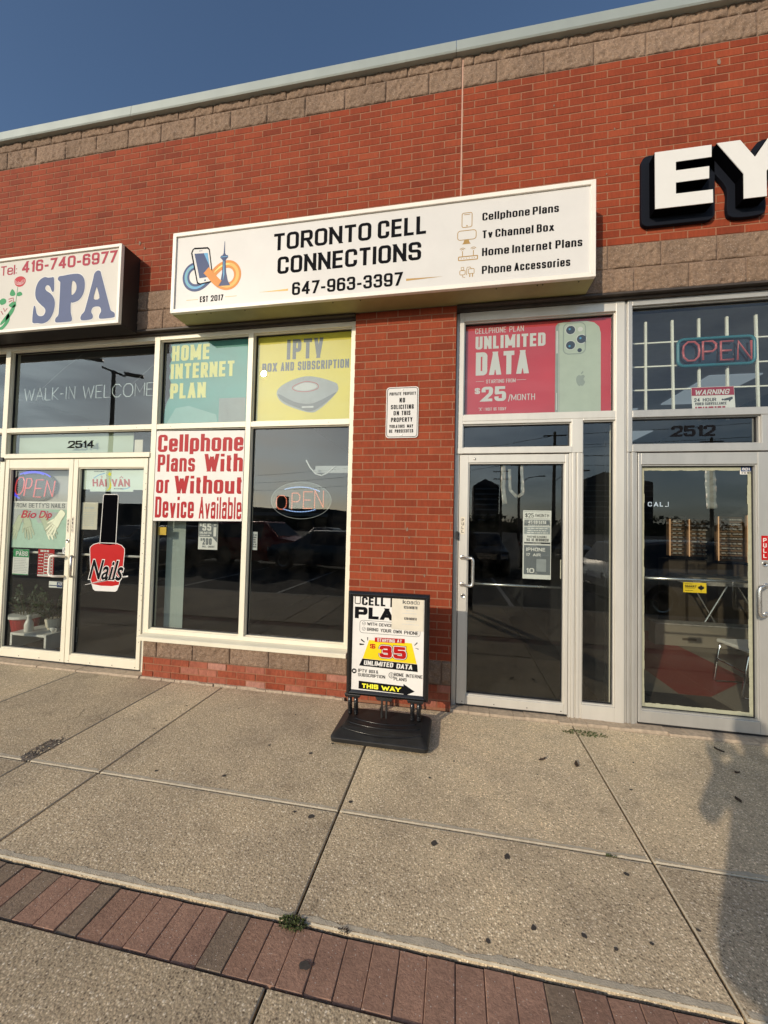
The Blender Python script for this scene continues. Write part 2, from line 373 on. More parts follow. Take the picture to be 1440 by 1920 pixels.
# ------------------------------------------------------------------ mesh builder
class MB:
    def __init__(s):
        s.v, s.f, s.m, s.t = [], [], [], []
        s.mi, s.tone = 0, 0.0
    def face(s, idx):
        s.f.append(tuple(idx)); s.m.append(s.mi); s.t.append(s.tone)
    def add(s, pts, faces):
        b = len(s.v)
        s.v.extend([tuple(p) for p in pts])
        for f in faces:
            s.face([b + i for i in f])
        return s
    def box(s, x0, x1, y0, y1, z0, z1):
        p = [(x0, y0, z0), (x1, y0, z0), (x1, y1, z0), (x0, y1, z0), (x0, y0, z1), (x1, y0, z1), (x1, y1, z1), (x0, y1, z1)]
        return s.add(p, [(3, 2, 1, 0), (4, 5, 6, 7), (0, 1, 5, 4), (1, 2, 6, 5), (2, 3, 7, 6), (3, 0, 4, 7)])
    def obox(s, c, ax, ay, az):
        """box from centre and three half-axis vectors"""
        c, ax, ay, az = Vector(c), Vector(ax), Vector(ay), Vector(az)
        p = [c + sx * ax + sy * ay + sz * az for sz in (-1, 1) for sx, sy in ((-1, -1), (1, -1), (1, 1), (-1, 1))]
        return s.add(p, [(3, 2, 1, 0), (4, 5, 6, 7), (0, 1, 5, 4), (1, 2, 6, 5), (2, 3, 7, 6), (3, 0, 4, 7)])
    def sheet(s, x0, x1, z0, z1, y):
        return s.add([(x0, y, z0), (x1, y, z0), (x1, y, z1), (x0, y, z1)], [(0, 1, 2, 3)])
    def flat(s, pts, z):
        return s.add([(x, y, z) for x, y in pts], [tuple(range(len(pts)))])
    def poly(s, pts, y):
        """flat outline in the facade plane, facing -Y"""
        a = sum(pts[i][0] * pts[(i + 1) % len(pts)][1] - pts[(i + 1) % len(pts)][0] * pts[i][1] for i in range(len(pts)))
        if a < 0: pts = pts[::-1]
        return s.add([(x, y, z) for x, z in pts], [tuple(range(len(pts)))])
    def prism(s, pts, y0, y1):
        """outline in XZ pushed from y0 (front) to y1 (back)"""
        a = sum(pts[i][0] * pts[(i + 1) % len(pts)][1] - pts[(i + 1) % len(pts)][0] * pts[i][1] for i in range(len(pts)))
        if a < 0: pts = pts[::-1]
        n = len(pts)
        p = [(x, y0, z) for x, z in pts] + [(x, y1, z) for x, z in pts]
        fs = [tuple(range(n)), tuple(range(2 * n - 1, n - 1, -1))]
        fs += [(i, i + n, (i + 1) % n + n, (i + 1) % n) for i in range(n)]
        return s.add(p, fs)
    def tube(s, pts, r, n=8, caps=True):
        pts = [Vector(p) for p in pts]
        b = len(s.v); k = len(pts)
        up = None
        for i, p in enumerate(pts):
            d = (pts[min(i + 1, k - 1)] - pts[max(i - 1, 0)]).normalized()
            if up is None:
                up = d.orthogonal().normalized()
            up = (up - d * up.dot(d))
            if up.length < 1e-6: up = d.orthogonal()
            up.normalize()
            w = d.cross(up)
            rr = r[i] if isinstance(r, (list, tuple)) else r
            for j in range(n):
                a = 2 * math.pi * j / n
                s.v.append(tuple(p + rr * (math.cos(a) * up + math.sin(a) * w)))
        for i in range(k - 1):
            for j in range(n):
                s.face((b + i * n + j, b + i * n + (j + 1) % n, b + (i + 1) * n + (j + 1) % n, b + (i + 1) * n + j))
        if caps:
            s.face([b + j for j in range(n)][::-1]); s.face([b + (k - 1) * n + j for j in range(n)])
        return s
    def lathe(s, c, prof, n=24, axis='Z'):
        """profile of (radius, height) turned about a vertical axis through c"""
        b = len(s.v); k = len(prof)
        for r, h in prof:
            for j in range(n):
                a = 2 * math.pi * j / n
                if axis == 'Z': s.v.append((c[0] + r * math.cos(a), c[1] + r * math.sin(a), c[2] + h))
                elif axis == 'Y': s.v.append((c[0] + r * math.cos(a), c[1] + h, c[2] - r * math.sin(a)))
                else: s.v.append((c[0] + h, c[1] + r * math.cos(a), c[2] + r * math.sin(a)))
        for i in range(k - 1):
            for j in range(n):
                s.face((b + i * n + j, b + i * n + (j + 1) % n, b + (i + 1) * n + (j + 1) % n, b + (i + 1) * n + j))
        s.face([b + j for j in range(n)][::-1]); s.face([b + (k - 1) * n + j for j in range(n)])
        return s
    def disc(s, x, z, rx, y, rz=None, n=20, a0=0):
        rz = rz or rx
        return s.poly([(x + rx * math.cos(a0 + 2 * math.pi * i / n), z + rz * math.sin(a0 + 2 * math.pi * i / n)) for i in range(n)], y)
    def ribbon(s, pts, w, y, closed=False):
        """flat band of width w (number or list) along (x,z) points"""
        n = len(pts); L, Rr = [], []
        for i in range(n):
            if closed: a, c = Vector(pts[i - 1]), Vector(pts[(i + 1) % n])
            else: a, c = Vector(pts[max(i - 1, 0)]), Vector(pts[min(i + 1, n - 1)])
            d = (c - a)
            d = d.normalized() if d.length > 1e-9 else Vector((1, 0))
            nn = Vector((-d.y, d.x)); ww = (w[i] if isinstance(w, (list, tuple)) else w) / 2
            p = Vector(pts[i]); L.append(p + nn * ww); Rr.append(p - nn * ww)
        for i in range(n if closed else n - 1):
            j = (i + 1) % n
            s.add([(Rr[i].x, y, Rr[i].y), (Rr[j].x, y, Rr[j].y), (L[j].x, y, L[j].y), (L[i].x, y, L[i].y)], [(0, 1, 2, 3)])
        return s
    def build(s, name, mats, parent=None, smooth=False, bevel=0, seg=2, kind=None):
        me = bpy.data.meshes.new(name)
        me.from_pydata(s.v, [], s.f)
        if not isinstance(mats, (list, tuple)): mats = [mats]
        for q in mats: me.materials.append(K[q] if isinstance(q, str) else q)
        if len(mats) > 1: me.polygons.foreach_set('material_index', s.m)
        if any(s.t):
            at = me.attributes.new('tone', 'FLOAT', 'FACE'); at.data.foreach_set('value', s.t)
        if smooth: me.polygons.foreach_set('use_smooth', [True] * len(me.polygons))
        me.update()
        o = bpy.data.objects.new(name, me); C.objects.link(o)
        if parent is not None: adopt(o, parent)
        if bevel:
            md = o.modifiers.new('bevel', 'BEVEL'); md.width = bevel; md.segments = seg; md.limit_method = 'ANGLE'; md.angle_limit = RAD(40)
        if kind: o['kind'] = kind
        return o

def adopt(o, parent):
    o.parent = parent
    if parent.type == 'EMPTY':
        o.matrix_parent_inverse = Matrix.Translation(-Vector(parent.location))

def thing(name, label, cat, loc=(0, 0, 0), group=None):
    o = bpy.data.objects.new(name, None); C.objects.link(o)
    o.location = loc; o.empty_display_size = .1
    o['label'] = label; o['category'] = cat
    if group: o['group'] = group
    return o

def tag(o, label, cat, group=None):
    o['label'] = label; o['category'] = cat
    if group: o['group'] = group
    return o

def structure(o, label=None):
    o['kind'] = 'structure'
    if label: o['label'] = label
    return o

# ------------------------------------------------------------------ lettering: strokes drawn as flat bands
G = {
 'A': (1, [[(0, 0), (.5, 1)], [(.5, 1), (1, 0)], [(.18, .27), (.82, .27)]]),
 'B': (1, [[(0, 0), (0, 1)], [(0, 1), (.97, 1, 1), (.97, .53, 1), (0, .53)], [(0, .53), (1, .53, 1), (1, 0, 1), (0, 0)]]),
 'C': (1, [[(1, .66), (1, 1, 1), (0, 1, 1), (0, 0, 1), (1, 0, 1), (1, .34)]]),
 'D': (1, [[(0, 0), (0, 1)], [(0, 1), (1, 1, 1), (1, 0, 1), (0, 0)]]),
 'E': (.9, [[(0, 0), (0, 1)], [(0, 1), (1, 1)], [(0, .52), (.92, .52)], [(0, 0), (1, 0)]]),
 'F': (.86, [[(0, 0), (0, 1)], [(0, 1), (1, 1)], [(0, .52), (.9, .52)]]),
 'G': (1, [[(1, .68), (1, 1, 1), (0, 1, 1), (0, 0, 1), (1, 0, 1), (1, .45)], [(.55, .45), (1, .45)]]),
 'H': (1, [[(0, 0), (0, 1)], [(1, 0), (1, 1)], [(0, .52), (1, .52)]]),
 'I': (0, [[(0, 0), (0, 1)]]),
 'J': (.8, [[(1, 1), (1, 0, 1), (0, 0, 1), (0, .3)]]),
 'K': (1, [[(0, 0), (0, 1)], [(1, 1), (.1, .45)], [(.38, .6), (1, 0)]]),
 'L': (.85, [[(0, 1), (0, 0)], [(0, 0), (1, 0)]]),
 'M': (1.4, [[(0, 0), (0, 1)], [(0, 1), (.5, .1)], [(.5, .1), (1, 1)], [(1, 1), (1, 0)]]),
 'N': (1.05, [[(0, 0), (0, 1)], [(0, 1), (1, 0)], [(1, 1), (1, 0)]]),
 'O': (1.02, [[(0, .5), (0, 1, 1), (1, 1, 1), (1, 0, 1), (0, 0, 1), (0, .5)]]),
 'P': (1, [[(0, 0), (0, 1)], [(0, 1), (1, 1, 1), (1, .44, 1), (0, .44)]]),
 'Q': (1.02, [[(0, .5), (0, 1, 1), (1, 1, 1), (1, 0, 1), (0, 0, 1), (0, .5)], [(.55, .25), (1, -.08)]]),
 'R': (1, [[(0, 0), (0, 1)], [(0, 1), (.97, 1, 1), (.97, .47, 1), (0, .47)], [(.55, .47), (1, 0)]]),
 'S': (1, [[(1, .7), (1, 1, 1), (0, 1, 1), (0, .53, 1), (1, .49, 1), (1, 0, 1), (0, 0, 1), (0, .3)]]),
 'T': (.95, [[(.5, 0), (.5, 1)], [(0, 1), (1, 1)]]),
 'U': (1, [[(0, 1), (0, 0, 1), (1, 0, 1), (1, 1)]]),
 'V': (1, [[(0, 1), (.5, 0)], [(.5, 0), (1, 1)]]),
 'W': (1.5, [[(0, 1), (.25, 0)], [(.25, 0), (.5, .9)], [(.5, .9), (.75, 0)], [(.75, 0), (1, 1)]]),
 'X': (1, [[(0, 0), (1, 1)], [(0, 1), (1, 0)]]),
 'Y': (1, [[(0, 1), (.5, .43)], [(.5, .43), (1, 1)], [(.5, .46), (.5, 0)]]),
 'Z': (.95, [[(0, 1), (1, 1)], [(1, 1), (0, 0)], [(0, 0), (1, 0)]]),
 '0': (.98, [[(0, .5), (0, 1, 1), (1, 1, 1), (1, 0, 1), (0, 0, 1), (0, .5)]]),
 '1': (.5, [[(1, 0), (1, 1)], [(1, .96), (0, .74)]]),
 '2': (.95, [[(0, .66), (0, 1, 1), (1, 1, 1), (1, .56, 1), (0, 0)], [(0, 0), (1, 0)]]),
 '3': (.95, [[(0, .72), (0, 1, 1), (.96, 1, 1), (.96, .53, 1), (.3, .53)], [(.3, .53), (1, .53, 1), (1, 0, 1), (0, 0, 1), (0, .28)]]),
 '4': (1, [[(.74, 0), (.74, 1)], [(.74, 1), (0, .27)], [(0, .25), (1, .25)]]),
 '5': (.95, [[(.95, 1), (.06, 1)], [(.06, 1), (.02, .5)], [(.02, .56), (1, .6, 1), (1, 0, 1), (0, 0, 1), (0, .27)]]),
 '6': (.95, [[(.97, .75), (.97, 1, 1), (0, 1, 1), (0, 0, 1), (1, 0, 1), (1, .58, 1), (0, .58, 1), (0, .3)]]),
 '7': (.9, [[(0, 1), (1, 1)], [(1, 1), (.3, 0)]]),
 '8': (.98, [[(.5, .53), (.03, .53, 1), (.03, 1, 1), (.97, 1, 1), (.97, .53, 1), (.5, .53)], [(.5, .53), (0, .53, 1), (0, 0, 1), (1, 0, 1), (1, .53, 1), (.5, .53)]]),
 '9': (.95, [[(.03, .25), (.03, 0, 1), (1, 0, 1), (1, 1, 1), (0, 1, 1), (0, .42, 1), (1, .42, 1), (1, .7)]]),
 'a': (.92, [[(.06, .56), (.06, .74, 1), (1, .74, 1), (1, 0)], [(1, .43), (0, .43, 1), (0, 0, 1), (.75, 0, 1), (1, .2)]]),
 'b': (.95, [[(0, 0), (0, 1)], [(0, .74), (1, .74, 1), (1, 0, 1), (0, 0)]]),
 'c': (.9, [[(1, .5), (1, .74, 1), (0, .74, 1), (0, 0, 1), (1, 0, 1), (1, .26)]]),
 'd': (.95, [[(1, 0), (1, 1)], [(1, .74), (0, .74, 1), (0, 0, 1), (1, 0)]]),
 'e': (.93, [[(0, .38), (1, .38), (1, .74, 1), (0, .74, 1), (0, 0, 1), (1, 0, 1), (1, .2)]]),
 'f': (.6, [[(.35, 0), (.35, 1, 1), (1, 1)], [(0, .74), (1, .74)]]),
 'h': (.95, [[(0, 0), (0, 1)], [(0, .74), (1, .74, 1), (1, 0)]]),
 'i': (0, [[(0, 0), (0, .74)], [(0, .9), (0, 1)]]),
 'k': (.95, [[(0, 0), (0, 1)], [(1, .74), (.1, .32)], [(.38, .46), (1, 0)]]),
 'l': (0, [[(0, 0), (0, 1)]]),
 'm': (1.6, [[(0, 0), (0, .74)], [(0, .74), (.5, .74, 1), (.5, 0)], [(.5, .74), (1, .74, 1), (1, 0)]]),
 'n': (.95, [[(0, 0), (0, .74)], [(0, .74), (1, .74, 1), (1, 0)]]),
 'o': (.97, [[(0, .37), (0, .74, 1), (1, .74, 1), (1, 0, 1), (0, 0, 1), (0, .37)]]),
 'p': (.95, [[(0, -.26), (0, .74)], [(0, .74), (1, .74, 1), (1, 0, 1), (0, 0)]]),
 'r': (.6, [[(0, 0), (0, .74)], [(0, .72), (.5, .74, 1), (1, .74)]]),
 's': (.88, [[(1, .54), (1, .74, 1), (0, .74, 1), (0, .39, 1), (1, .36, 1), (1, 0, 1), (0, 0, 1), (0, .22)]]),
 't': (.6, [[(.38, .98), (.38, 0, 1), (1, 0)], [(0, .74), (1, .74)]]),
 'u': (.95, [[(0, .74), (0, 0, 1), (1, 0)], [(1, .74), (1, 0)]]),
 'v': (.95, [[(0, .74), (.5, 0)], [(.5, 0), (1, .74)]]),
 'w': (1.4, [[(0, .74), (.25, 0)], [(.25, 0), (.5, .7)], [(.5, .7), (.75, 0)], [(.75, 0), (1, .74)]]),
 'x': (.95, [[(0, 0), (1, .74)], [(0, .74), (1, 0)]]),
 'y': (.95, [[(0, .74), (.55, 0)], [(1, .74), (.4, -.26)]]),
 ' ': (.42, []), '-': (.55, [[(0, .38), (1, .38)]]), '/': (.7, [[(0, -.05), (1, 1.03)]]),
 ':': (0, [[(0, .02), (0, .12)], [(0, .52), (0, .62)]]), '.': (0, [[(0, 0), (0, .05)]]), "'": (0, [[(0, .78), (0, 1)]]),
 '!': (0, [[(0, .3), (0, 1)], [(0, 0), (0, .06)]]),
 '$': (.95, [[(1, .7), (1, .93, 1), (0, .93, 1), (0, .53, 1), (1, .49, 1), (1, .07, 1), (0, .07, 1), (0, .3)], [(.5, -.08), (.5, 1.08)]]),
 '&': (1.15, [[(1, 0), (.12, .72), (.12, 1, 1), (.72, 1, 1), (.72, .7, 1), (0, .42, 1), (0, 0, 1), (.6, 0, 1), (1, .42)]]),
}

def rounded(pts, rmax):
    """polyline with the vertices flagged 1 turned into arcs"""
    out = []
    n = len(pts)
    for i, p in enumerate(pts):
        if len(p) > 2 and p[2] and 0 < i < n - 1:
            a, b, c = Vector(pts[i - 1][:2]), Vector(p[:2]), Vector(pts[i + 1][:2])
            la = (a - b).length * (.5 if (len(pts[i - 1]) > 2 and i - 1 > 0) else 1)
            lc = (c - b).length * (.5 if (len(pts[i + 1]) > 2 and i + 1 < n - 1) else 1)
            r = min(rmax, la * .999, lc * .999)
            d1, d2 = (a - b).normalized(), (c - b).normalized()
            s0, s1 = b + d1 * r, b + d2 * r
            k = 5
            for j in range(k + 1):
                t = j / k
                # quarter arc as a rational-looking quadratic pushed outwards
                q = s0 * (1 - t) ** 2 + b * 2 * t * (1 - t) + s1 * t ** 2
                mid = (s0 + s1) / 2
                q = q + (b - mid) * .17 * (4 * t * (1 - t))
                out.append((q.x, q.y))
        else:
            out.append((p[0], p[1]))
    return out

def band(mb, pts, tx, ty, y_, z0, z1, fit):
    """constant-weight stroke, thicker for stems (tx) than for arms (ty)"""
    n = len(pts)
    P = [Vector(p) for p in pts]
    P = [P[0]] + [P[i] for i in range(1, n) if (P[i] - P[i - 1]).length > 1e-7]
    n = len(P)
    if n < 2: return
    closed = (P[0] - P[-1]).length < 1e-6
    L, Rr = [], []
    def half(nn): return .5 * math.sqrt((tx * nn.x) ** 2 + (ty * nn.y) ** 2)
    for i in range(n):
        if i == 0: d1 = d2 = ((P[1] - P[0]).normalized())
        elif i == n - 1: d1 = d2 = ((P[-1] - P[-2]).normalized())
        else: d1, d2 = (P[i] - P[i - 1]).normalized(), (P[i + 1] - P[i]).normalized()
        if closed and i in (0, n - 1): d1, d2 = (P[-1] - P[-2]).normalized(), (P[1] - P[0]).normalized()
        d = (d1 + d2)
        d = d.normalized() if d.length > 1e-6 else d2
        nn = Vector((-d.y, d.x))
        k = 1 / max(.55, d.dot(d2))
        h = half(nn) * k
        L.append(P[i] + nn * h); Rr.append(P[i] - nn * h)
    if not closed:
        for e, d in ((0, (P[0] - P[1]).normalized()), (n - 1, (P[-1] - P[-2]).normalized())):
            for arr in (L, Rr):
                q = arr[e]
                if abs(d.y) > .45 and (abs(P[e].y - (z0 + ty / 2)) < 1e-5 or abs(P[e].y - (z1 - ty / 2)) < 1e-5):
                    lim = z0 if d.y < 0 else z1
                    arr[e] = q + d * ((lim - q.y) / d.y)
                elif abs(d.y) <= .45 and abs(d.x) > .8 and fit:
                    arr[e] = q + d * min(tx, ty) * .5
    for i in range(n - 1):
        y = y_ - (i % 4) * .00004
        mb.add([(Rr[i].x, y, Rr[i].y), (Rr[i + 1].x, y, Rr[i + 1].y), (L[i + 1].x, y, L[i + 1].y), (L[i].x, y, L[i].y)], [(0, 1, 2, 3)])

def write(mb, text, x0, x1, z0, z1, y, t=.17, ty=None, gap=.16, shear=0, grow=0, sharp=1.0):
    """text between x0 and x1, baseline z0, cap line z1, on the plane y (facing -Y)"""
    h = z1 - z0
    low = any(c.islower() for c in text)
    ty_ = (ty or min(t * .82, .150 if low else .19)) * h
    sp = gap * h
    stems = sum(1 for c in text if c != ' ' and G[c][0] == 0)
    units = sum(G[c][0] for c in text)
    tx = t * h
    for _ in range(6):                       # keep the counters open in narrow letters
        w1 = (x1 - x0 - sp * (len(text) - 1) - stems * tx) / max(units, .01)
        if units > .01: tx = min(tx, (.39 if low else .43) * w1)
    if units < .01: w1 = 0
    x = x0
    off = 0
    TX, TY = tx + grow, ty_ + grow
    for ch in text:
        w = G[ch][0]
        gw = tx if w == 0 else w * w1
        for st in G[ch][1]:
            def X(v): return x + tx / 2 + v * max(gw - tx, 0)
            def Z(v): return z0 + ty_ / 2 + v * (h - ty_)
            pp = [(X(p[0]), Z(p[1])) + tuple(p[2:]) for p in st]
            rp = rounded(pp, max(.30 * gw * sharp, .5 * (gw - tx) * sharp))
            v0 = len(mb.v)
            band(mb, rp, TX, TY, y - off * .00017, z0 - grow / 2, z1 + grow / 2, True)
            if shear:
                for q in range(v0, len(mb.v)):
                    a = mb.v[q]; mb.v[q] = (a[0] + shear * (a[2] - z0), a[1], a[2])
            off = (off + 1) % 5
        x += gw + sp
    return mb

def greek(mb, x0, x1, z0, z1, y, rows=1, seed=0, fill=.62):
    """lines of print too small to read: rows of short dashes"""
    rg = random.Random(seed)
    h = (z1 - z0) / rows
    for r in range(rows):
        z = z1 - (r + .5) * h
        x = x0 + rg.random() * .02 * (x1 - x0)
        end = x1 - rg.random() * .25 * (x1 - x0)
        while x < end:
            w = min((.4 + rg.random() * 1.3) * h, x1 - x)
            mb.sheet(x, x + w, z - h * fill / 2, z + h * fill / 2, y)
            x += w + h * .3
    return mb

def script_text(mb, text, x0, x1, z0, z1, y, offset=.0, shear=.3):
    """lettering set in the built-in face, for the cursive words"""
    cu = bpy.data.curves.new('lettering', 'FONT')
    cu.body = text; cu.offset = offset; cu.shear = shear; cu.resolution_u = 4
    ob = bpy.data.objects.new('lettering', cu)
    me = bpy.data.meshes.new_from_object(ob)
    bpy.data.objects.remove(ob); bpy.data.curves.remove(cu)
    xs = [v.co.x for v in me.vertices]; ys = [v.co.y for v in me.vertices]
    mnx, mxx, mny, mxy = min(xs), max(xs), min(ys), max(ys)
    pts = [(x0 + (v.co.x - mnx) / (mxx - mnx) * (x1 - x0), y, z0 + (v.co.y - mny) / (mxy - mny) * (z1 - z0)) for v in me.vertices]
    mb.add(pts, [tuple(p.vertices) for p in me.polygons])
    bpy.data.meshes.remove(me)
    return mb

def rrect(x0, x1, z0, z1, r, n=5):
    out = []
    for cx, cz, a in ((x1 - r, z1 - r, 0), (x0 + r, z1 - r, 90), (x0 + r, z0 + r, 180), (x1 - r, z0 + r, 270)):
        for i in range(n + 1):
            t = RAD(a + 90 * i / n)
            out.append((cx + r * math.cos(t), cz + r * math.sin(t)))
    return out

def smooth_poly(pts, k=5, closed=True):
    """Catmull-Rom through the points"""
    n = len(pts); out = []
    for i in range(n if closed else n - 1):
        p0, p1, p2, p3 = (Vector(pts[(i + d) % n] if closed else pts[min(max(i + d, 0), n - 1)]) for d in (-1, 0, 1, 2))
        for j in range(k):
            t = j / k
            q = .5 * ((2 * p1) + (p2 - p0) * t + (2 * p0 - 5 * p1 + 4 * p2 - p3) * t * t + (3 * p1 - p0 - 3 * p2 + p3) * t ** 3)
            out.append((q.x, q.y))
    if not closed: out.append(tuple(pts[-1]))
    return out

# ================================================================== THE BUILDING
bld = thing('storefront_building', 'red brick plaza building with stone bands, metal parapet cap and glazed shop fronts', 'building', (-1.5, .1, 0))
rb = random.Random(3)

def brick_rows(mb, x0, x1, z0, rows, y, shift=0, course=.0665, L=.2, j=.0095, worn=0):
    for r in range(rows):
        z = z0 + r * course
        o = shift + (L / 2 if r % 2 else 0) + rb.uniform(-.004, .004)
        k = math.floor((x0 - o) / L) - 1
        while o + k * L < x1:
            a, b = max(o + k * L + j / 2, x0 + (0 if o + k * L < x0 else j / 2)), min(o + (k + 1) * L - j / 2, x1)
            k += 1
            if b - a < .015: continue
            mb.tone = min(1, max(.01, rb.gauss(.5, .16)))
            if rb.random() < .04: mb.tone = rb.choice([.05, .95])
            d = [rb.uniform(-.0009, .0009) for _ in range(4)]
            e = rb.uniform(-.0012, .0012)
            w = .0010
            za, zb = z + j / 2 + e, z + course - j / 2 + e
            yy = y + (rb.uniform(-.004, .003) if worn else 0)
            p = [(a + w, yy + d[0], za + w), (b - w, yy + d[1], za + w), (b - w, yy + d[2], zb - w), (a + w, yy + d[3], zb - w),
                 (a, yy + .0018, za), (b, yy + .0018, za), (b, yy + .0018, zb), (a, yy + .0018, zb),
                 (a, yy + .02, za), (b, yy + .02, za), (b, yy + .02, zb), (a, yy + .02, zb)]
            mb.add(p, [(0, 1, 2, 3), (4, 5, 1, 0), (5, 6, 2, 1), (6, 7, 3, 2), (7, 4, 0, 3), (8, 9, 5, 4), (9, 10, 6, 5), (10, 11, 7, 6), (11, 8, 4, 7)])

WX0, WX1 = -7.6, 4.6
mb = MB()
brick_rows(mb, WX0, -.006, 3.929, 24, 0, shift=.05)
brick_rows(mb, .006, WX1, 3.929, 24, 0, shift=.006)
mb.build('brick_wall', 'brick', bld)
mb = MB()
brick_rows(mb, -.942, -.018, .404, 47, 0, shift=-.142)
mb.build('brick_pier', 'brick', bld)
mb = MB()
brick_rows(mb, -3.055, -.942, 0, 3, 0, shift=.07, worn=1)
brick_rows(mb, -.942, -.018, 0, 3, 0, shift=.07, worn=1)
mb.build('brick_base', 'brick_old', bld)

def rock_blocks(mb, x0, x1, z0, rows, y, H=.2025, L=.4, amp=.013, shift=0, j=.008):
    for r in range(rows):
        o = shift + (L / 2 if r % 2 else 0)
        k = math.floor((x0 - o) / L) - 1
        while o + k * L < x1:
            a, b = max(o + k * L + j / 2, x0), min(o + (k + 1) * L - j / 2, x1)
            k += 1
            if b - a < .03: continue
            za, zb = z0 + r * H + j / 2, z0 + (r + 1) * H - j / 2
            nx, nz = max(4, int((b - a) / .0105)), 19
            sd = rb.uniform(0, 99)
            mb.tone = min(1, max(.02, rb.gauss(.5, .25)))
            pts = []
            for iz in range(nz + 1):
                for ix in range(nx + 1):
                    u, v = ix / nx, iz / nz
                    x, z = a + u * (b - a), za + v * (zb - za)
                    ed = min(1, min(min(u, 1 - u) * (b - a), min(v, 1 - v) * (zb - za)) / .009)
                    q = Vector((x * 11 + sd, z * 11, sd))
                    n = noise.fractal(q, .9, 2.1, 3)
                    m = noise.noise(Vector((x * 42 + z * 13, z * 48, sd)))
                    m2 = 1 - abs(noise.noise(Vector((x * 19, z * 24 + x * 6, sd + 7)))) * 2.2
                    m3 = noise.noise(Vector((x * 90, z * 95 + x * 20, sd + 3)))
                    dy = y + .004 - (.35 + .65 * ed) * (amp * (.5 + .6 * n) + .006 * m + .008 * m2 + .0035 * m3)
                    pts.append((x, dy, z))
            fs = [(i + jx * (nx + 1), i + 1 + jx * (nx + 1), i + 1 + (jx + 1) * (nx + 1), i + (jx + 1) * (nx + 1)) for jx in range(nz) for i in range(nx)]
            base = len(pts)
            rim = [i for i in range(nx + 1)] + [nx + t * (nx + 1) for t in range(1, nz + 1)] + [nz * (nx + 1) + i for i in range(nx - 1, -1, -1)] + [t * (nx + 1) for t in range(nz - 1, 0, -1)]
            for i in rim: pts.append((pts[i][0], y + .03, pts[i][2]))
            m_ = len(rim)
            fs += [(rim[(i + 1) % m_], rim[i], base + i, base + (i + 1) % m_) for i in range(m_)]
            mb.add(pts, fs)

mb = MB(); rock_blocks(mb, WX0, -.006, 5.525, 2, 0, shift=.1); rock_blocks(mb, .006, WX1, 5.525, 2, 0, shift=.3)
mb.build('stone_parapet_band', 'block', bld, smooth=True)
mb = MB(); rock_blocks(mb, WX0, WX1, 3.526, 2, 0, shift=.215)
mb.build('stone_sign_band', 'block', bld, smooth=True)
mb = MB(); rock_blocks(mb, -3.055, -.942, .199, 1, 0, H=.165, amp=.008, shift=-.1); rock_blocks(mb, -.942, -.018, .199, 1, 0, H=.205, amp=.012, shift=-.1)
mb.build('stone_base_band', 'block', bld, smooth=True)

# solid wall behind the brick faces (its front is the mortar)
mb = MB()
mb.box(WX0, WX1, .0026, .32, 3.932, 5.523)
mb.box(-.940, -.020, .0026, .32, .402, 3.523)
mb.box(-3.06, -.944, .0045, .20, -.1, .197); mb.box(-.9395, -.0205, .0045, .20, -.1, .197)
mb.box(WX0, -6.6, .007, .32, -.1, 3.52)
mb.box(3.6, WX1, .007, .32, -.1, 3.52)
mb.build('wall_core', 'mortar', bld)
mb = MB(); mb.box(WX0, WX1, .0035, .32, 3.524, 3.931); mb.box(WX0, WX1, .0035, .32, 5.524, 5.9); mb.box(-3.06, -.944, .006, .20, .1975, .362); mb.box(-.9395, -.0205, .009, .20, .1975, .4015)
mb.build('stone_core', 'block_joint', bld)
mb = MB(); mb.box(-.006, .006, -.001, .01, 3.93, 5.93)
mb.build('control_joint', mat('pale joint sealant', (.50, .30, .22), .8, var=.1), bld)
for (x_, z_, r_) in ((2.03, 5.36, .022), (-3.30, 4.46, .020), (-3.24, 4.40, .012), (.78, 5.22, .010), (-.42, 1.53, .016), (-.40, 1.46, .010), (-.385, 1.40, .008), (-.26, 1.13, .012), (1.2, 4.55, .008), (-.30, .93, .007), (-5.9, 4.7, .02), (1.26, 4.93, .009)):
    mb = MB(); pts = []
    for i in range(14):
        a_ = i * .4488; k_ = 1 + .6 * noise.noise(Vector((math.cos(a_) * 2, math.sin(a_) * 2, x_ * 9)))
        pts.append((x_ + r_ * .6 * k_ * math.cos(a_), z_ + r_ * k_ * math.sin(a_)))
    mb.prism(pts, -.0045, -.001); mb.build('mortar_smear', 'block_joint', bld)
# coping
mb = MB()
for a, b in ((WX0 - .1, -3.44), (-3.436, -.062), (-.058, 3.2), (3.204, WX1 + .1)):
    z0, z1 = 5.815, 5.932
    prof = [(-.052, z0), (-.060, z0 + .012), (-.050, z0 + .016), (-.045, z1), (.02, z1 + .012), (.34, z1 + .004), (.34, z0)]
    n = len(prof)
    p = [(a, y, z) for y, z in prof] + [(b, y, z) for y, z in prof]
    mb.add(p, [tuple(range(n))[::-1], tuple(range(n, 2 * n))] + [(i, (i + 1) % n, (i + 1) % n + n, i + n) for i in range(n)])
mb.build('parapet_cap', 'coping', bld)
mb = MB(); mb.box(WX0, WX1, .3, 11, 5.55, 5.75)
mb.build('roof_deck', 'asphalt', bld)
# lintel flashing above the glazing
mb = MB()
for a, b in ((-6.6, -.944), (-.016, 3.6)):
    mb.box(a, b, -.018, .30, 3.508, 3.524)
    mb.box(a, b, .030, .30, 3.489, 3.507)
mb.build('lintel_flashing', 'lintel', bld)

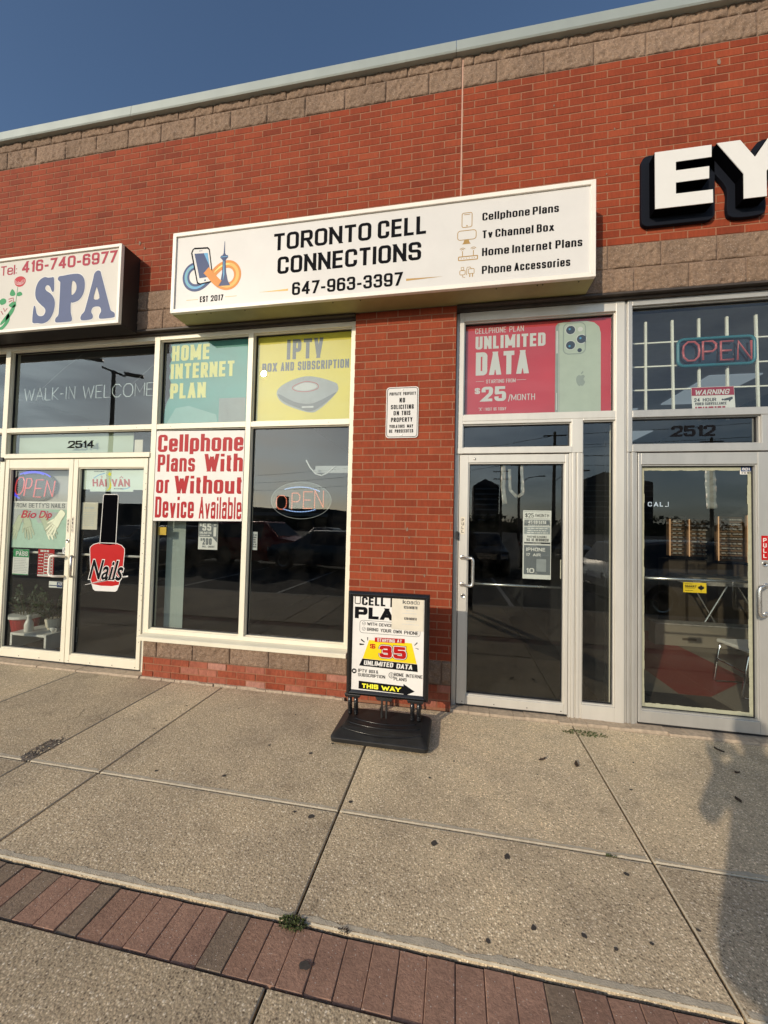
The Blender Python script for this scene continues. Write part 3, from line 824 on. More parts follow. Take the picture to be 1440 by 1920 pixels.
# rooms behind the glass
mb = MB()
mb.box(-7.6, 4.6, 8.4, 8.6, -.1, 5.5)
mb.box(-7.6, -7.45, .32, 8.4, -.1, 5.5); mb.box(4.45, 4.6, .32, 8.4, -.1, 5.5)
mb.box(-3.10, -3.04, .33, 8.4, .02, 5.5)
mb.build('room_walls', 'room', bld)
mb = MB(); mb.box(-3.038, 1.333, 8.2, 8.39, .02, 3.59); mb.box(-3.039, -3.02, .34, 8.2, .02, 3.59); mb.box(1.31, 1.333, .34, 8.2, .02, 3.59); mb.build('phone_shop_shade_lining', 'room_dark', bld)  # dark lining added over the walls so the phone shop stays black
mb = MB(); mb.box(1.335, 1.395, .20, 8.4, .02, 5.5)
mb.build('party_wall', 'room', bld)
mb = MB(); mb.box(-7.45, 1.335, .32, 8.4, 3.6, 3.66)
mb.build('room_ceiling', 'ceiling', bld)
mb = MB(); mb.box(1.396, 4.45, .32, 8.4, 3.6, 3.66)
mb.build('optical_shop_ceiling', 'ceiling_pale', bld)
mb = MB()
for (x, y) in ((1.55, 2.2), (2.35, 3.6), (3.2, 2.2), (1.7, 4.8), (3.3, 5.2)):
    mb.box(x, x + .6, y, y + 1.2, 3.585, 3.599)
mb.build('ceiling_light_panel', 'ceiling_light', bld)
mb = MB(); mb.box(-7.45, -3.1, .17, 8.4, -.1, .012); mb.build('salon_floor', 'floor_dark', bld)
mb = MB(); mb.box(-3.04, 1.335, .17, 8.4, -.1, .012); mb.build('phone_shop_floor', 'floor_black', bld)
mb = MB(); mb.box(1.395, 4.45, .17, 8.4, -.1, .012); mb.build('optical_shop_floor', 'floor_tan', bld)
mb = MB()
mb.flat([(1.40, 1.86), (1.40, 3.9), (2.95, 3.3), (3.05, 1.65), (3.06, 1.37), (2.40, .787), (2.13, .790), (2.115, 1.396)][::-1], .0165)
mb.build('red_floor_inlay', 'floor_red', bld)
mb = MB(); mb.flat([(1.40, .18), (3.4, .18), (2.43, .385), (2.398, .786), (1.40, .786)], .0165)  # flat dark sheet: shade on the floor inside the door, put into colour
mb.build('floor_shade_patch', 'floor_dark', bld)
# ------------------------------------------------------------------ aluminium fronts
YF, YB, YG = .06, .165, .112            # frame face, frame back, glass plane

def bars(name, mats, boxes, parent=bld, bevel=.0025):
    mb = MB()
    for b in boxes:
        x0, x1, z0, z1 = b[:4]
        y0 = b[4] if len(b) > 4 else YF
        y1 = b[5] if len(b) > 5 else YB
        mb.box(x0, x1, y0, y1, z0, z1)
    return mb.build(name, mats, parent, bevel=bevel)

def pane(x0, x1, z0, z1, parent, m='glass', y=YG, name='glass_pane'):
    mb = MB(); mb.sheet(x0 - .008, x1 + .008, z0 - .008, z1 + .008, y)
    return mb.build(name, m, parent)

def beads(name, m, x0, x1, z0, z1, parent, w=.009, y0=YF + .022, y1=YG + .012):
    """glazing bead round an opening: a thin inner step and the dark gasket"""
    mb = MB()
    mb.box(x0, x0 + w, y0, y1, z0, z1); mb.box(x1 - w, x1, y0, y1, z0, z1)
    mb.box(x0 + w, x1 - w, y0, y1, z0, z0 + w); mb.box(x0 + w, x1 - w, y0, y1, z1 - w, z1)
    mb.build(name, m, parent)
    mb = MB(); g = .006; y0 = YG - .010
    a, b, c, d = x0 + w, x1 - w, z0 + w, z1 - w
    mb.box(a, a + g, y0, y1 - .001, c, d); mb.box(b - g, b, y0, y1 - .001, c, d)
    mb.box(a + g, b - g, y0, y1 - .001, c, c + g); mb.box(a + g, b - g, y0, y1 - .001, d - g, d)
    mb.build('gasket', 'gasket', parent)

# --- salon front and the phone shop window (cream painted frames)
salon = bars('salon_window_frame', 'alu_cream', [
    (-5.052, -4.987, 0, 3.488), (-3.122, -3.062, 0, 3.488, YF, YB),
    (-6.6, -6.54, 0, 3.488), (-6.54, -5.052, 3.440, 3.488, YF + .001), (-4.987, -3.122, 3.440, 3.488, YF + .001),
    (-4.987, -3.122, 2.508, 2.556, YF + .001), (-6.54, -5.052, 2.508, 2.556, YF + .001),
    (-4.987, -3.122, 2.215, 2.263, YF - .012), (-6.54, -5.052, .02, .09, YF + .001)])
for x0, x1, z0, z1 in ((-4.987, -3.122, 2.556, 3.440), (-4.987, -3.122, 2.263, 2.508), (-6.54, -5.052, 2.556, 3.44), (-6.54, -5.052, .09, 2.508)):
    beads('glazing_bead', 'alu_cream', x0, x1, z0, z1, salon); pane(x0, x1, z0, z1, salon)
phwin = bars('phone_shop_window_frame', 'alu_cream', [
    (-2.058, -2.003, .455, 3.488), (-.993, -.953, .40, 3.488),
    (-3.062, -2.058, 3.443, 3.488, YF + .001), (-2.003, -.993, 3.443, 3.488, YF + .001),
    (-3.062, -2.058, 2.505, 2.556, YF + .001), (-2.003, -.993, 2.505, 2.556, YF + .001),
    (-3.062, -.993, .40, .455, YF + .001)])
for x0, x1, z0, z1 in ((-3.062, -2.058, 2.556, 3.443), (-2.003, -.993, 2.556, 3.443), (-3.062, -2.058, .455, 2.505), (-2.003, -.993, .455, 2.505)):
    beads('glazing_bead', 'alu_cream', x0, x1, z0, z1, phwin); pane(x0, x1, z0, z1, phwin)
mb = MB()                                           # sloped sill flashing
for a, b in ((-3.10, -.945),):
    prof = [(.10, .366), (-.040, .366), (-.042, .398), (-.034, .404), (.058, .418), (.10, .418)]
    n = len(prof)
    mb.add([(a, y, z) for y, z in prof] + [(b, y, z) for y, z in prof], [tuple(range(n))[::-1], tuple(range(n, 2 * n))] + [(i, (i + 1) % n, (i + 1) % n + n, i + n) for i in range(n)])
mb.build('window_sill', 'alu_cream', bld)

def door(name, label, x0, x1, z0, z1, gx0, gx1, gz0, gz1, m, gm='glass', y0=YF + .004, screws=True):
    """glazed leaf: two stiles and two rails butted round the glass"""
    mb = MB(); y1 = y0 + .062
    mb.box(x0, gx0, y0, y1, z0, z1); mb.box(gx1, x1, y0, y1, z0, z1)
    mb.box(gx0, gx1, y0 + .0015, y1 - .001, gz1, z1); mb.box(gx0, gx1, y0 + .0015, y1 - .001, z0, gz0)
    d = mb.build(name, m, bld, bevel=.003)
    if label: d['label'] = label
    beads('glazing_bead', m, gx0, gx1, gz0, gz1, d, w=.010, y0=y0 + .014, y1=y0 + .058)
    mb = MB(); mb.sheet(gx0 + .004, gx1 - .004, gz0 + .004, gz1 - .004, y0 + .050); mb.build('glass_pane', gm, d)
    mb = MB(); mb.box(x0 + .004, x1 - .004, y0 + .012, y1 + .03, z0 - .028, z0 - .0005); mb.build('door_sweep', 'gasket', d)
    if screws:
        for i in range(4):
            x = x0 + .05 + (x1 - x0 - .1) * i / 3
            mb = MB(); mb.lathe((x, y0 - .0005, z0 + .022), [(.0045, 0), (.004, -.0025)], 8, 'Y'); mb.build('screw', 'gasket', d)
    return d

def pull_handle(d, x_foot, dx, z0, z1, m, r=.0125, y=YF + .004, out=.085):
    """bent tube pull: feet on the stile, grip offset sideways"""
    pts = []
    xf, xg = x_foot, x_foot + dx
    def leg(z, zs):
        return [(xf, y, z), (xf, y - .012, z)] + [(xf + (xg - xf) * t ** 1.0, y - .012 - (out - .012) * min(1, t * 1.25), z + zs * .002) for t in (.35, .65, .85)]
    top = leg(z1, 0) + [(xg - .006 * (1 if dx > 0 else -1), y - out, z1 - .004), (xg, y - out, z1 - .028)]
    bot = leg(z0, 0) + [(xg - .006 * (1 if dx > 0 else -1), y - out, z0 + .004), (xg, y - out, z0 + .028)]
    pts = top + bot[::-1]
    mb = MB(); mb.tube(pts, r, 12)
    for z in (z0, z1): mb.lathe((xf, y, z), [(.021, 0), (.021, -.005), (.016, -.008)], 16, 'Y')
    return mb.build('handle', m, d, smooth=True)

def push_bar(d, x0, x1, z, m='steel', y=.155, r=.0125):
    mb = MB(); mb.tube([(x0, y, z), (x1, y, z)], r, 12)
    return mb.build('push_bar', m, d, smooth=True)

def lock(d, x, z, y=YF + .004):
    mb = MB(); mb.mi = 0
    mb.lathe((x, y, z), [(.021, 0), (.021, -.004), (.017, -.006), (.014, -.003)], 20, 'Y')
    mb.mi = 1; mb.lathe((x - .002, y - .0055, z - .001), [(.007, 0), (.006, -.001)], 10, 'Y')
    return mb.build('lock', ['steel', 'ink'], d, smooth=True)

dl = door('salon_door', 'cream framed salon door with loop handle at its right edge', -4.980, -4.071, .03, 2.205, -4.930, -4.125, .117, 2.105, 'alu_cream', 'glass')
dr = door('salon_door', 'cream framed salon door with nail polish bottle decal', -4.065, -3.150, .03, 2.205, -4.008, -3.196, .116, 2.112, 'alu_cream', 'glass')
mb = MB(); mb.tube([(-4.115, YF + .004, 1.150), (-4.125, YF - .055, 1.158), (-4.16, YF - .082, 1.162), (-4.195, YF - .085, 1.158), (-4.208, YF - .085, 1.13), (-4.212, YF - .085, .985), (-4.20, YF - .085, .955), (-4.165, YF - .082, .948), (-4.13, YF - .055, .945), (-4.118, YF + .004, .938)], .0125, 12)
mb.build('handle', 'white_frame', dl, smooth=True)
mb = MB(); mb.tube([(-4.02, YF + .004, 1.150), (-3.998, YF - .03, 1.165), (-3.984, YF - .045, 1.140), (-3.986, YF - .045, .970), (-4.0, YF - .03, .945), (-4.02, YF + .004, .94)], .0115, 12)
mb.build('handle', 'steel', dr, smooth=True)
push_bar(dl, -4.93, -4.125, 1.172, 'white_frame'); push_bar(dr, -4.008, -3.196, 1.172, 'white_frame')
lock(dl, -4.095, 1.318)
mb = MB(); mb.obox((-5.022, YF - .006, 2.205), (.028, 0, 0), (0, .014, 0), (0, 0, .022)); mb.build('door_hinge_cap', 'gasket', bld, bevel=.006)
mb = MB(); mb.box(-3.148, -3.124, YF + .016, YB, 0, 2.2145); mb.build('hinge_strip', 'alu_worn', bld)
rg = random.Random(4)
for i in range(16):
    mb = MB(); mb.lathe((-3.166 + rg.uniform(-.006, .01), YF + .0035, .3 + 1.85 * (i + rg.random()) / 16), [(.004, 0), (.0035, -.002)], 7, 'Y'); mb.build('screw', 'gasket', dr)

for x_, z_ in ((-4.62, 2.53), (-3.9, 2.534), (-3.3, 2.53), (-2.9, 2.53), (-2.3, 2.53), (-1.7, 2.533), (-1.2, 2.529)):
    mb = MB(); mb.lathe((x_, YF + .0005, z_), [(.0038, 0), (.003, -.0015)], 8, 'Y'); mb.build('screw', 'gasket', bld)
# --- phone shop entrance (clear aluminium)
ent = bars('phone_shop_door_frame', 'alu', [
    (.010, .052, 2.21, 3.488), (1.298, 1.366, 0, 3.488), (.052, 1.298, 3.408, 3.488, YF + .001),
    (.052, 1.298, 2.505, 2.560, YF + .001), (.957, 1.046, 2.2145, 2.505, YF + .002), (.052, .957, 2.478, 2.505, YF + .003),
    (.010, .957, 2.2145, 2.266, YF - .006),
    (1.046, 1.298, 0, .125, YF + .001), (1.046, 1.298, 2.487, 2.505, YF + .003)])
bars('fluted_jamb', 'alu', [(.941, .962, 0, 2.213, YF + .006), (.9625, .985, 0, 2.213, YF - .002), (.9855, 1.000, 0, 2.213, YF + .012), (1.0005, 1.024, 0, 2.213, YF + .001), (1.0245, 1.046, 0, 2.213, YF + .010)], ent)
bars('door_jamb', 'alu_worn', [(-.015, .026, 0, 2.2135, YF + .012), (-.015, .0095, 2.2145, 3.488, YF + .012)], ent)
for x0, x1, z0, z1 in ((.052, 1.298, 2.560, 3.408), (.052, .957, 2.266, 2.478), (1.046, 1.298, .125, 2.487)):
    beads('glazing_bead', 'alu', x0, x1, z0, z1, ent); pane(x0, x1, z0, z1, ent)
dp = door('phone_shop_door', 'aluminium framed glass door with curved pull handle and push bar', .030, .937, .03, 2.205, .106, .910, .105, 2.135, 'alu')
pull_handle(dp, .064, .090, 1.062, 1.298, 'steel')
push_bar(dp, .106, .910, 1.060)
lock(dp, .074, .962)
mb = MB(); mb.lathe((.159, YF + .004, 2.168), [(.011, 0), (.010, -.005), (.004, -.008)], 12, 'Y'); mb.build('rivet', 'steel', dp, smooth=True)
mb = MB(); mb.box(1.305, 1.345, .20, .215, .05, 2.48); mb.build('inner_trim', 'paper_warm', ent)
mb = MB(); mb.box(.004, .026, .030, .0715, 1.455, 1.525); mb.build('strike_box', 'gasket', ent, bevel=.003)

# --- optical shop entrance (worn aluminium)
opt = bars('optical_shop_door_frame', 'alu_worn', [
    (1.368, 1.388, 0, 3.488, YF + .014), (1.3885, 1.424, 2.2145, 3.488), (1.424, 3.6, 3.442, 3.488, YF + .001),
    (1.424, 3.54, 2.500, 2.557, YF - .004), (2.345, 2.41, 2.2145, 2.4995, YF + .001),
    (1.424, 2.345, 2.2145, 2.274, YF - .004), (3.54, 3.6, 0, 3.4415, YF), (2.41, 3.54, 0, .09, YF + .001)])
bars('fluted_jamb', 'alu_worn', [(1.3885, 1.405, 0, 2.213, YF + .004), (1.4055, 1.420, 0, 2.213, YF + .014), (1.4205, 1.444, 0, 2.213, YF), (1.4445, 1.466, 0, 2.213, YF + .012)], opt)
bars('door_jamb', 'alu_worn', [(2.405, 2.47, 0, 2.213, YF)], opt)
for x0, x1, z0, z1 in ((1.424, 3.54, 2.557, 3.442), (1.424, 2.345, 2.274, 2.500), (2.47, 3.54, .09, 2.500)):
    beads('glazing_bead', 'alu_worn', x0, x1, z0, z1, opt); pane(x0, x1, z0, z1, opt)
do = door('optical_shop_door', 'worn aluminium door whose glass is edged with green masking tape', 1.470, 2.400, .03, 2.205, 1.492, 2.318, .125, 2.110, 'alu_worn', 'glass', screws=False)
push_bar(do, 1.50, 2.31, 1.176)
pull_handle(do, 2.362, -.097, .945, 1.165, 'steel', r=.014)
lock(do, 2.359, 1.331)
mb = MB()                                           # masking tape round the glass edge
yt = YF + .004 + .0475
for x0, x1, z0, z1 in ((1.502, 1.534, .136, 2.10), (2.276, 2.308, .136, 2.10), (1.534, 2.276, 2.066, 2.10), (1.534, 2.276, .136, .172)):
    n = 26
    hor = (x1 - x0) > (z1 - z0)
    for i in range(n):
        a, b = i / n, (i + 1) / n
        j = rg.uniform(-.0025, .0025)
        if hor: mb.sheet(x0 + (x1 - x0) * a, x0 + (x1 - x0) * b, z0 + (j if z0 > 1 else 0), z1 + (0 if z0 > 1 else j), yt)
        else: mb.sheet(x0 + (0 if x0 < 2 else j), x1 + (j if x0 < 2 else 0), z0 + (z1 - z0) * a, z0 + (z1 - z0) * b, yt)
mb.build('tape_edging', 'tape_green', do)
# threshold of broken mortar along the fronts
def rubble_strip(mb, x0, x1, y0, y1, h, step=.07):
    x = x0; rg = random.Random(11)
    while x < x1:
        w = step * rg.uniform(.6, 2.2)
        b = min(x + w, x1)
        d = rg.uniform(-.012, .006)
        pts = [(x, y0 + d, 0), (b - .003, y0 + d + rg.uniform(-.006, .006), 0), (b - .003, y1, 0), (x, y1, 0)]
        hh = h * rg.uniform(.6, 1.1)
        mb.add([(p[0], p[1], -.02) for p in pts] + [(p[0], p[1] + (.010 if i < 2 else 0), hh) for i, p in enumerate(pts)], [(4, 5, 6, 7), (0, 1, 5, 4), (1, 2, 6, 5), (3, 0, 4, 7)])
        x = b
K['threshold'] = mat('threshold mortar', (.43, .34, .245), .9, var=.3, scale=30, bump=.6, bscale=90)
for a_ in ((-5.1, -3.06, -.05, .16, .016, .3), (-.02, 2.6, -.035, .16, .014, .12), (-3.06, -.95, -.030, .003, .012, .09)):
    mb = MB(); rubble_strip(mb, *a_); mb.build('door_threshold', 'threshold', bld)

# ================================================================== GROUND
JX = [-8.32, -6.78, -5.28, -3.756, -2.672, -2.140, -.602, .946, 2.49, 4.03, 5.6]
rg = random.Random(21)
mb = MB()
GV = .0055
def slab(x0, x1, y0, y1, mi):
    mb.mi = mi; mb.tone = rg.uniform(.15, .9)
    a, b, c, d = x0 + GV, x1 - GV, y0 + GV, y1 - GV
    e, dz = .004, .0055
    p = [(a, c, -.1), (b, c, -.1), (b, d, -.1), (a, d, -.1), (a, c, -dz), (b, c, -dz), (b, d, -dz), (a, d, -dz), (a + e, c + e, 0), (b - e, c + e, 0), (b - e, d - e, 0), (a + e, d - e, 0)]
    mb.add(p, [(0, 1, 5, 4), (1, 2, 6, 5), (2, 3, 7, 6), (3, 0, 4, 7), (8, 9, 10, 11)])
    mb.mi = 2
    mb.add(p[4:], [(0, 1, 5, 4), (1, 2, 6, 5), (2, 3, 7, 6), (3, 0, 4, 7)])
for i in range(len(JX) - 1):
    x0, x1 = JX[i], JX[i + 1]
    old = 1 if x1 <= -2.6 else 0
    slab(x0, x1, -1.337, -.045, old)
    slab(x0, x1, -1.936, -1.337, old)
    slab(x0, x1, -4.35, -2.152, 1)
# troweled bands along the long joints
def edge_band(y, side, w0):
    mb.mi = 2
    x = JX[0]
    while x < JX[-1]:
        st = rg.uniform(.012, .03); b = min(x + st, JX[-1])
        skip = any(x - .01 < j < b + .01 for j in JX)
        if not skip:
            w = w0 * (1 + .8 * noise.noise(Vector((x * 6, y, 0))) + .5 * noise.noise(Vector((x * 30, y, 3))))
            w2 = w0 * (1 + .8 * noise.noise(Vector((b * 6, y, 0))) + .5 * noise.noise(Vector((b * 30, y, 3))))
            if w > .003:
                q = [(x, y, .0012), (b, y, .0012), (b, y + side * max(.003, w2), .0012), (x, y + side * w, .0012)]
                mb.add(q, [(0, 1, 2, 3) if side > 0 else (3, 2, 1, 0)])
        x = b
edge_band(-1.331 + .006, 1, .014); edge_band(-1.344 - .006, -1, .004); edge_band(-1.930 + .006, 1, .021)
mb.mi = 3
mb.add([(JX[0], -4.35, -.022), (JX[-1], -4.35, -.022), (JX[-1], .17, -.022), (JX[0], .17, -.022)], [(0, 1, 2, 3)])
# crumbled corner and hairline cracks
def blob(cx, cy, rx, ry, seed, mi, z, n=26, rot=0):
    mb.mi = mi
    pts = []
    for i in range(n):
        a = 2 * math.pi * i / n
        k = 1 + .45 * noise.noise(Vector((math.cos(a) * 1.6, math.sin(a) * 1.6, seed)))
        u, v = rx * k * math.cos(a), ry * k * math.sin(a)
        pts.append((cx + u * math.cos(rot) - v * math.sin(rot), cy + u * math.sin(rot) + v * math.cos(rot), z))
    mb.add(pts, [tuple(range(n))])
blob(-2.725, -1.20, .062, .12, 3, 4, .0016)
for i in range(70):
    a = rg.random() * 6.28; r = rg.random() ** .6
    x, y = -2.725 + .065 * r * math.cos(a), -1.20 + .125 * r * math.sin(a)
    s_ = rg.uniform(.004, .013)
    mb.mi = rg.choice([0, 4, 2])
    q = [Vector((x, y, .002)) + Vector((rg.uniform(-1, 1) * s_, rg.uniform(-1, 1) * s_, rg.random() * s_ * .8)) for _ in range(6)]
    mb.add(q, [(0, 1, 2), (2, 1, 3), (3, 4, 5), (0, 2, 4), (1, 5, 3), (0, 4, 5)])
def crack(pts, w, mi=3):
    mb.mi = mi
    for (xa, ya), (xb, yb) in zip(pts, pts[1:]):
        k = 7; prev = None
        for t in range(k + 1):
            x = xa + (xb - xa) * t / k + rg.uniform(-.008, .008) * (0 < t < k); y = ya + (yb - ya) * t / k + rg.uniform(-.008, .008) * (0 < t < k)
            if prev:
                d = Vector((x - prev[0], y - prev[1], 0)); nn = Vector((-d.y, d.x, 0)).normalized() * w * rg.uniform(.3, 1)
                a, b = Vector((prev[0], prev[1], .0014)), Vector((x, y, .0014))
                mb.add([a - nn, b - nn, b + nn, a + nn], [(0, 1, 2, 3)])
            prev = (x, y)
crack([(-2.96, -.92), (-2.90, -.80), (-2.97, -.68)], .0016); crack([(-2.80, -.82), (-2.74, -.70), (-2.80, -.60)], .0016); crack([(-2.90, -.80), (-2.78, -.76)], .0013)
crack([(-2.72, -1.10), (-2.78, -.98), (-2.86, -.92)], .0016)
sw = mb.build('sidewalk', ['concrete', 'concrete_apron', 'edge', 'joint', 'crumble'])
structure(sw, 'washed aggregate concrete sidewalk slabs before the shop fronts')
gum = [(-2.21, -.448, 8), (-2.195, -.697, 7), (-2.197, -.824, 7), (-1.76, -.397, 7), (-1.628, -.351, 8), (-1.261, -.384, 7), (-1.261, -.836, 11), (-.944, -.863, 13), (-.836, -.719, 10), (-1.811, -1.249, 11), (-1.375, -1.202, 13), (-.733, -1.403, 17), (-.832, -1.391, 9), (-.558, -1.255, 12), (.017, -.74, 8), (-.131, -.946, 9), (-.078, -1.443, 18), (.268, -1.448, 17), (.791, -1.433, 12), (1.068, -.795, 10), (1.208, -.489, 8), (1.053, -.616, 6), (.539, -.766, 6), (.326, -1.769, 12), (.513, -1.761, 11), (.759, -1.739, 8), (.616, -1.788, 9), (.147, -1.856, 10), (.966, -1.647, 9), (-.45, -2.36, 16), (.1, -2.5, 12), (-1.0, -2.4, 10)]
for i, (x, y, r) in enumerate(gum):
    mb = MB(); blob(x, y, r * .00098, r * .0008, i * 1.7, 0, .0022, 18, i)
    mb.build('gum_stain', 'gum', sw)
# brick paver course
mb = MB(); x = -8.3
rg = random.Random(5)
while x < 5.5:
    w = .1003; g = .0014
    mb.tone = rg.uniform(.25, 1) if rg.random() > .19 else rg.uniform(.02, .16)
    dz = [rg.uniform(-.005, .0005) for _ in range(4)]
    dx = rg.uniform(-.0006, .0006); e = .0028
    a, b, c, d = x + g + dx, x + w - g * .4 + dx, -2.1475 + rg.uniform(-.002, .002), -1.9465
    z = -.004
    p = [(a, c, -.09), (b, c, -.09), (b, d, -.09), (a, d, -.09), (a, c, z + dz[0] - e), (b, c, z + dz[1] - e), (b, d, z + dz[2] - e), (a, d, z + dz[3] - e), (a + e, c + e, z + dz[0]), (b - e, c + e, z + dz[1]), (b - e, d - e, z + dz[2]), (a + e, d - e, z + dz[3])]
    mb.add(p, [(0, 1, 5, 4), (1, 2, 6, 5), (2, 3, 7, 6), (3, 0, 4, 7), (4, 5, 9, 8), (5, 6, 10, 9), (6, 7, 11, 10), (7, 4, 8, 11), (8, 9, 10, 11)])
    x += w
mb.tone = .06; mb.flat([(-8.3, -2.149), (5.5, -2.149), (5.5, -1.945), (-8.3, -1.945)], -.0125)
pv = mb.build('paver_path', 'paver'); structure(pv, 'single course of reddish clay pavers set in the sidewalk')
mb = MB(); blob(-.502, -2.071, .020, .016, 4, 0, .0005, 18); mb.build('gum_stain', 'gum', pv)
# kerb, asphalt lot, markings
mb = MB(); mb.box(-60, 60, -4.52, -4.355, -.3, .0); structure(mb.build('kerb', 'edge', bevel=.015))
mb = MB(); mb.add([(-900, -900, -.15), (900, -900, -.15), (900, -4.5, -.15), (-900, -4.5, -.15)], [(0, 1, 2, 3)]); structure(mb.build('parking_lot_ground', 'asphalt'))
mb = MB(); mb.add([(-900, 8, -.16), (900, 8, -.16), (900, 900, -.16), (-900, 900, -.16)], [(0, 1, 2, 3)]); structure(mb.build('rear_ground', 'asphalt'))
mb = MB(); mb.box(-60, -8.325, -4.35, .2, -.1, -.004); mb.box(5.61, 60, -4.35, .2, -.1, -.004); mb.t = [.5] * len(mb.f); structure(mb.build('sidewalk_extension', 'concrete_apron'))
mb = MB()
for x in range(-40, 40, 1):
    xx = x * 2.75 + 1.2
    mb.add([(xx, -10.2, -.146), (xx + .1, -10.2, -.146), (xx + .1, -5.0, -.146), (xx, -5.0, -.146)], [(0, 1, 2, 3)])
    mb.add([(xx, -22.0, -.146), (xx + .1, -22.0, -.146), (xx + .1, -16.8, -.146), (xx, -16.8, -.146)], [(0, 1, 2, 3)])
structure(mb.build('parking_markings', 'paint_line'))

# small plants in the joints
def tuft(name, label, cat, cx, cy, rx, ry, n, h, seed, m, group=None, flat=.4):
    rg = random.Random(seed); mb = MB()
    for i in range(n):
        a = rg.random() * 6.28; r = rg.random() ** .5
        x, y = cx + rx * r * math.cos(a), cy + ry * r * math.sin(a)
        d = Vector((rg.uniform(-1, 1), rg.uniform(-1, 1), rg.uniform(.1, 1) * (1 - flat) + .05)).normalized()
        L_ = h * rg.uniform(.4, 1); w = L_ * rg.uniform(.14, .3)
        s_ = d.cross(Vector((rg.uniform(-1, 1), rg.uniform(-1, 1), .3))).normalized() * w
        b = Vector((x, y, .001))
        mb.add([b, b + d * L_ * .5 + s_, b + d * L_ + Vector((0, 0, -.15 * L_)), b + d * L_ * .5 - s_], [(0, 1, 2, 3)])
    return tag(mb.build(name, m), label, cat, group)
tuft('weed_clump', 'mossy green clump where a slab joint meets the pavers', 'weed', -.600, -1.945, .055, .030, 420, .016, 1, 'weed', flat=.5)
tuft('weed_patch', 'straggly low weed at the foot of the phone shop sidelight', 'weed', 1.0, -.165, .16, .045, 200, .024, 2, 'weed', flat=.8)
tuft('weed_sprig', 'tiny green sprig in the joint near the right slab corner', 'weed', .76, -1.341, .028, .006, 60, .012, 3, 'weed')
tuft('weed_crumb', 'small dark crumb of moss at the paver edge beside the clump', 'weed', -.395, -1.932, .022, .010, 60, .012, 5, 'leaf_dry')
for i, (x, y, r, lab) in enumerate(((.60, -.604, .026, 'small shrivelled dry leaf on the slab left of the darker leaf'), (.815, -.612, .034, 'dark curled dry leaf on the slab below the phone shop door'),
                             (1.886, -.204, .034, 'black dry leaf lying in the shadow by the optical shop door'), (1.83, -.472, .026, 'narrow dark leaf lying on the shadow of the arm'), (1.65, -.768, .032, 'brown pointed leaf left of the large shadow'))):
    mb = MB(); a = .3 + i * 1.1; d, s_ = Vector((math.cos(a), math.sin(a), 0)), Vector((-math.sin(a), math.cos(a), 0))
    rows = []
    for t, w, z in ((-1, .02, .008), (-.6, .30, .003), (-.1, .42, .004), (.4, .3, .007), (.8, .1, .014), (1.15, .02, .018)):
        c = Vector((x, y, .002)) + d * r * t * .8
        rows.append([c - s_ * r * w + Vector((0, 0, z + .004)), c + Vector((0, 0, z * .4)), c + s_ * r * w + Vector((0, 0, z + .006))])
    for p, q in zip(rows, rows[1:]): mb.add(p + q, [(0, 1, 4, 3), (1, 2, 5, 4)])
    o = mb.build('dry_leaf', 'leaf_dry'); md = o.modifiers.new('thick', 'SOLIDIFY'); md.thickness = .0012
    tag(o, lab, 'leaf', 'dry leaves on the sidewalk')

# ================================================================== SIGN BOXES
def light_box(name, label, x0, x1, z0, z1, yf, face, under, side, fw=.036):
    t = thing(name, label, 'sign', ((x0 + x1) / 2, yf / 2, z0))
    mb = MB()
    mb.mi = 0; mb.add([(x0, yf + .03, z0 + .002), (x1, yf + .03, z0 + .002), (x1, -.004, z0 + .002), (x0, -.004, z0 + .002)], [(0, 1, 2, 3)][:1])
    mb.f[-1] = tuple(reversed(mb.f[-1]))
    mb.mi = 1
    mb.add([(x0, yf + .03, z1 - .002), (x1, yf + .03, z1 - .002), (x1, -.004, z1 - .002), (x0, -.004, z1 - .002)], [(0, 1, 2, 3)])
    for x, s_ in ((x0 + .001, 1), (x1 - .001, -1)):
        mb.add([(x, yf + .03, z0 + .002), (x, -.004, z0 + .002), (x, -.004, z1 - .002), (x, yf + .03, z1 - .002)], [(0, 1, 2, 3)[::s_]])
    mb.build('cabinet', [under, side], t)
    mb = MB()
    y0, y1 = yf - .004, yf + .032
    def mit(p):  # mitred frame member: outer and inner edge
        (ax, az), (bx, bz), (cx, cz), (dx, dz) = p
        q = [(ax, y0, az), (bx, y0, bz), (cx, y0, cz), (dx, y0, dz), (ax, y1, az), (bx, y1, bz), (cx, y1, cz), (dx, y1, dz)]
        mb.add(q, [(0, 1, 2, 3), (7, 6, 5, 4), (0, 4, 5, 1), (1, 5, 6, 2), (2, 6, 7, 3), (3, 7, 4, 0)])
    g = .0012
    a, b, c, d = x0 + fw, x1 - fw, z0 + fw, z1 - fw
    mit([(x0, z0), (x1, z0), (b, c), (a, c)]); mit([(x1, z1), (x0, z1), (a, d), (b, d)])
    mit([(x0, z1), (x0, z0), (a, c), (a, d)]); mit([(x1, z0), (x1, z1), (b, d), (b, c)])
    mb.build('frame', 'white_frame', t, bevel=.002, seg=1)
    mb = MB(); mb.box(a - .004, b + .004, yf + .012, yf + .022, c - .004, d + .004); f = mb.build('face_panel', face, t)
    return t, f, yf + .0112

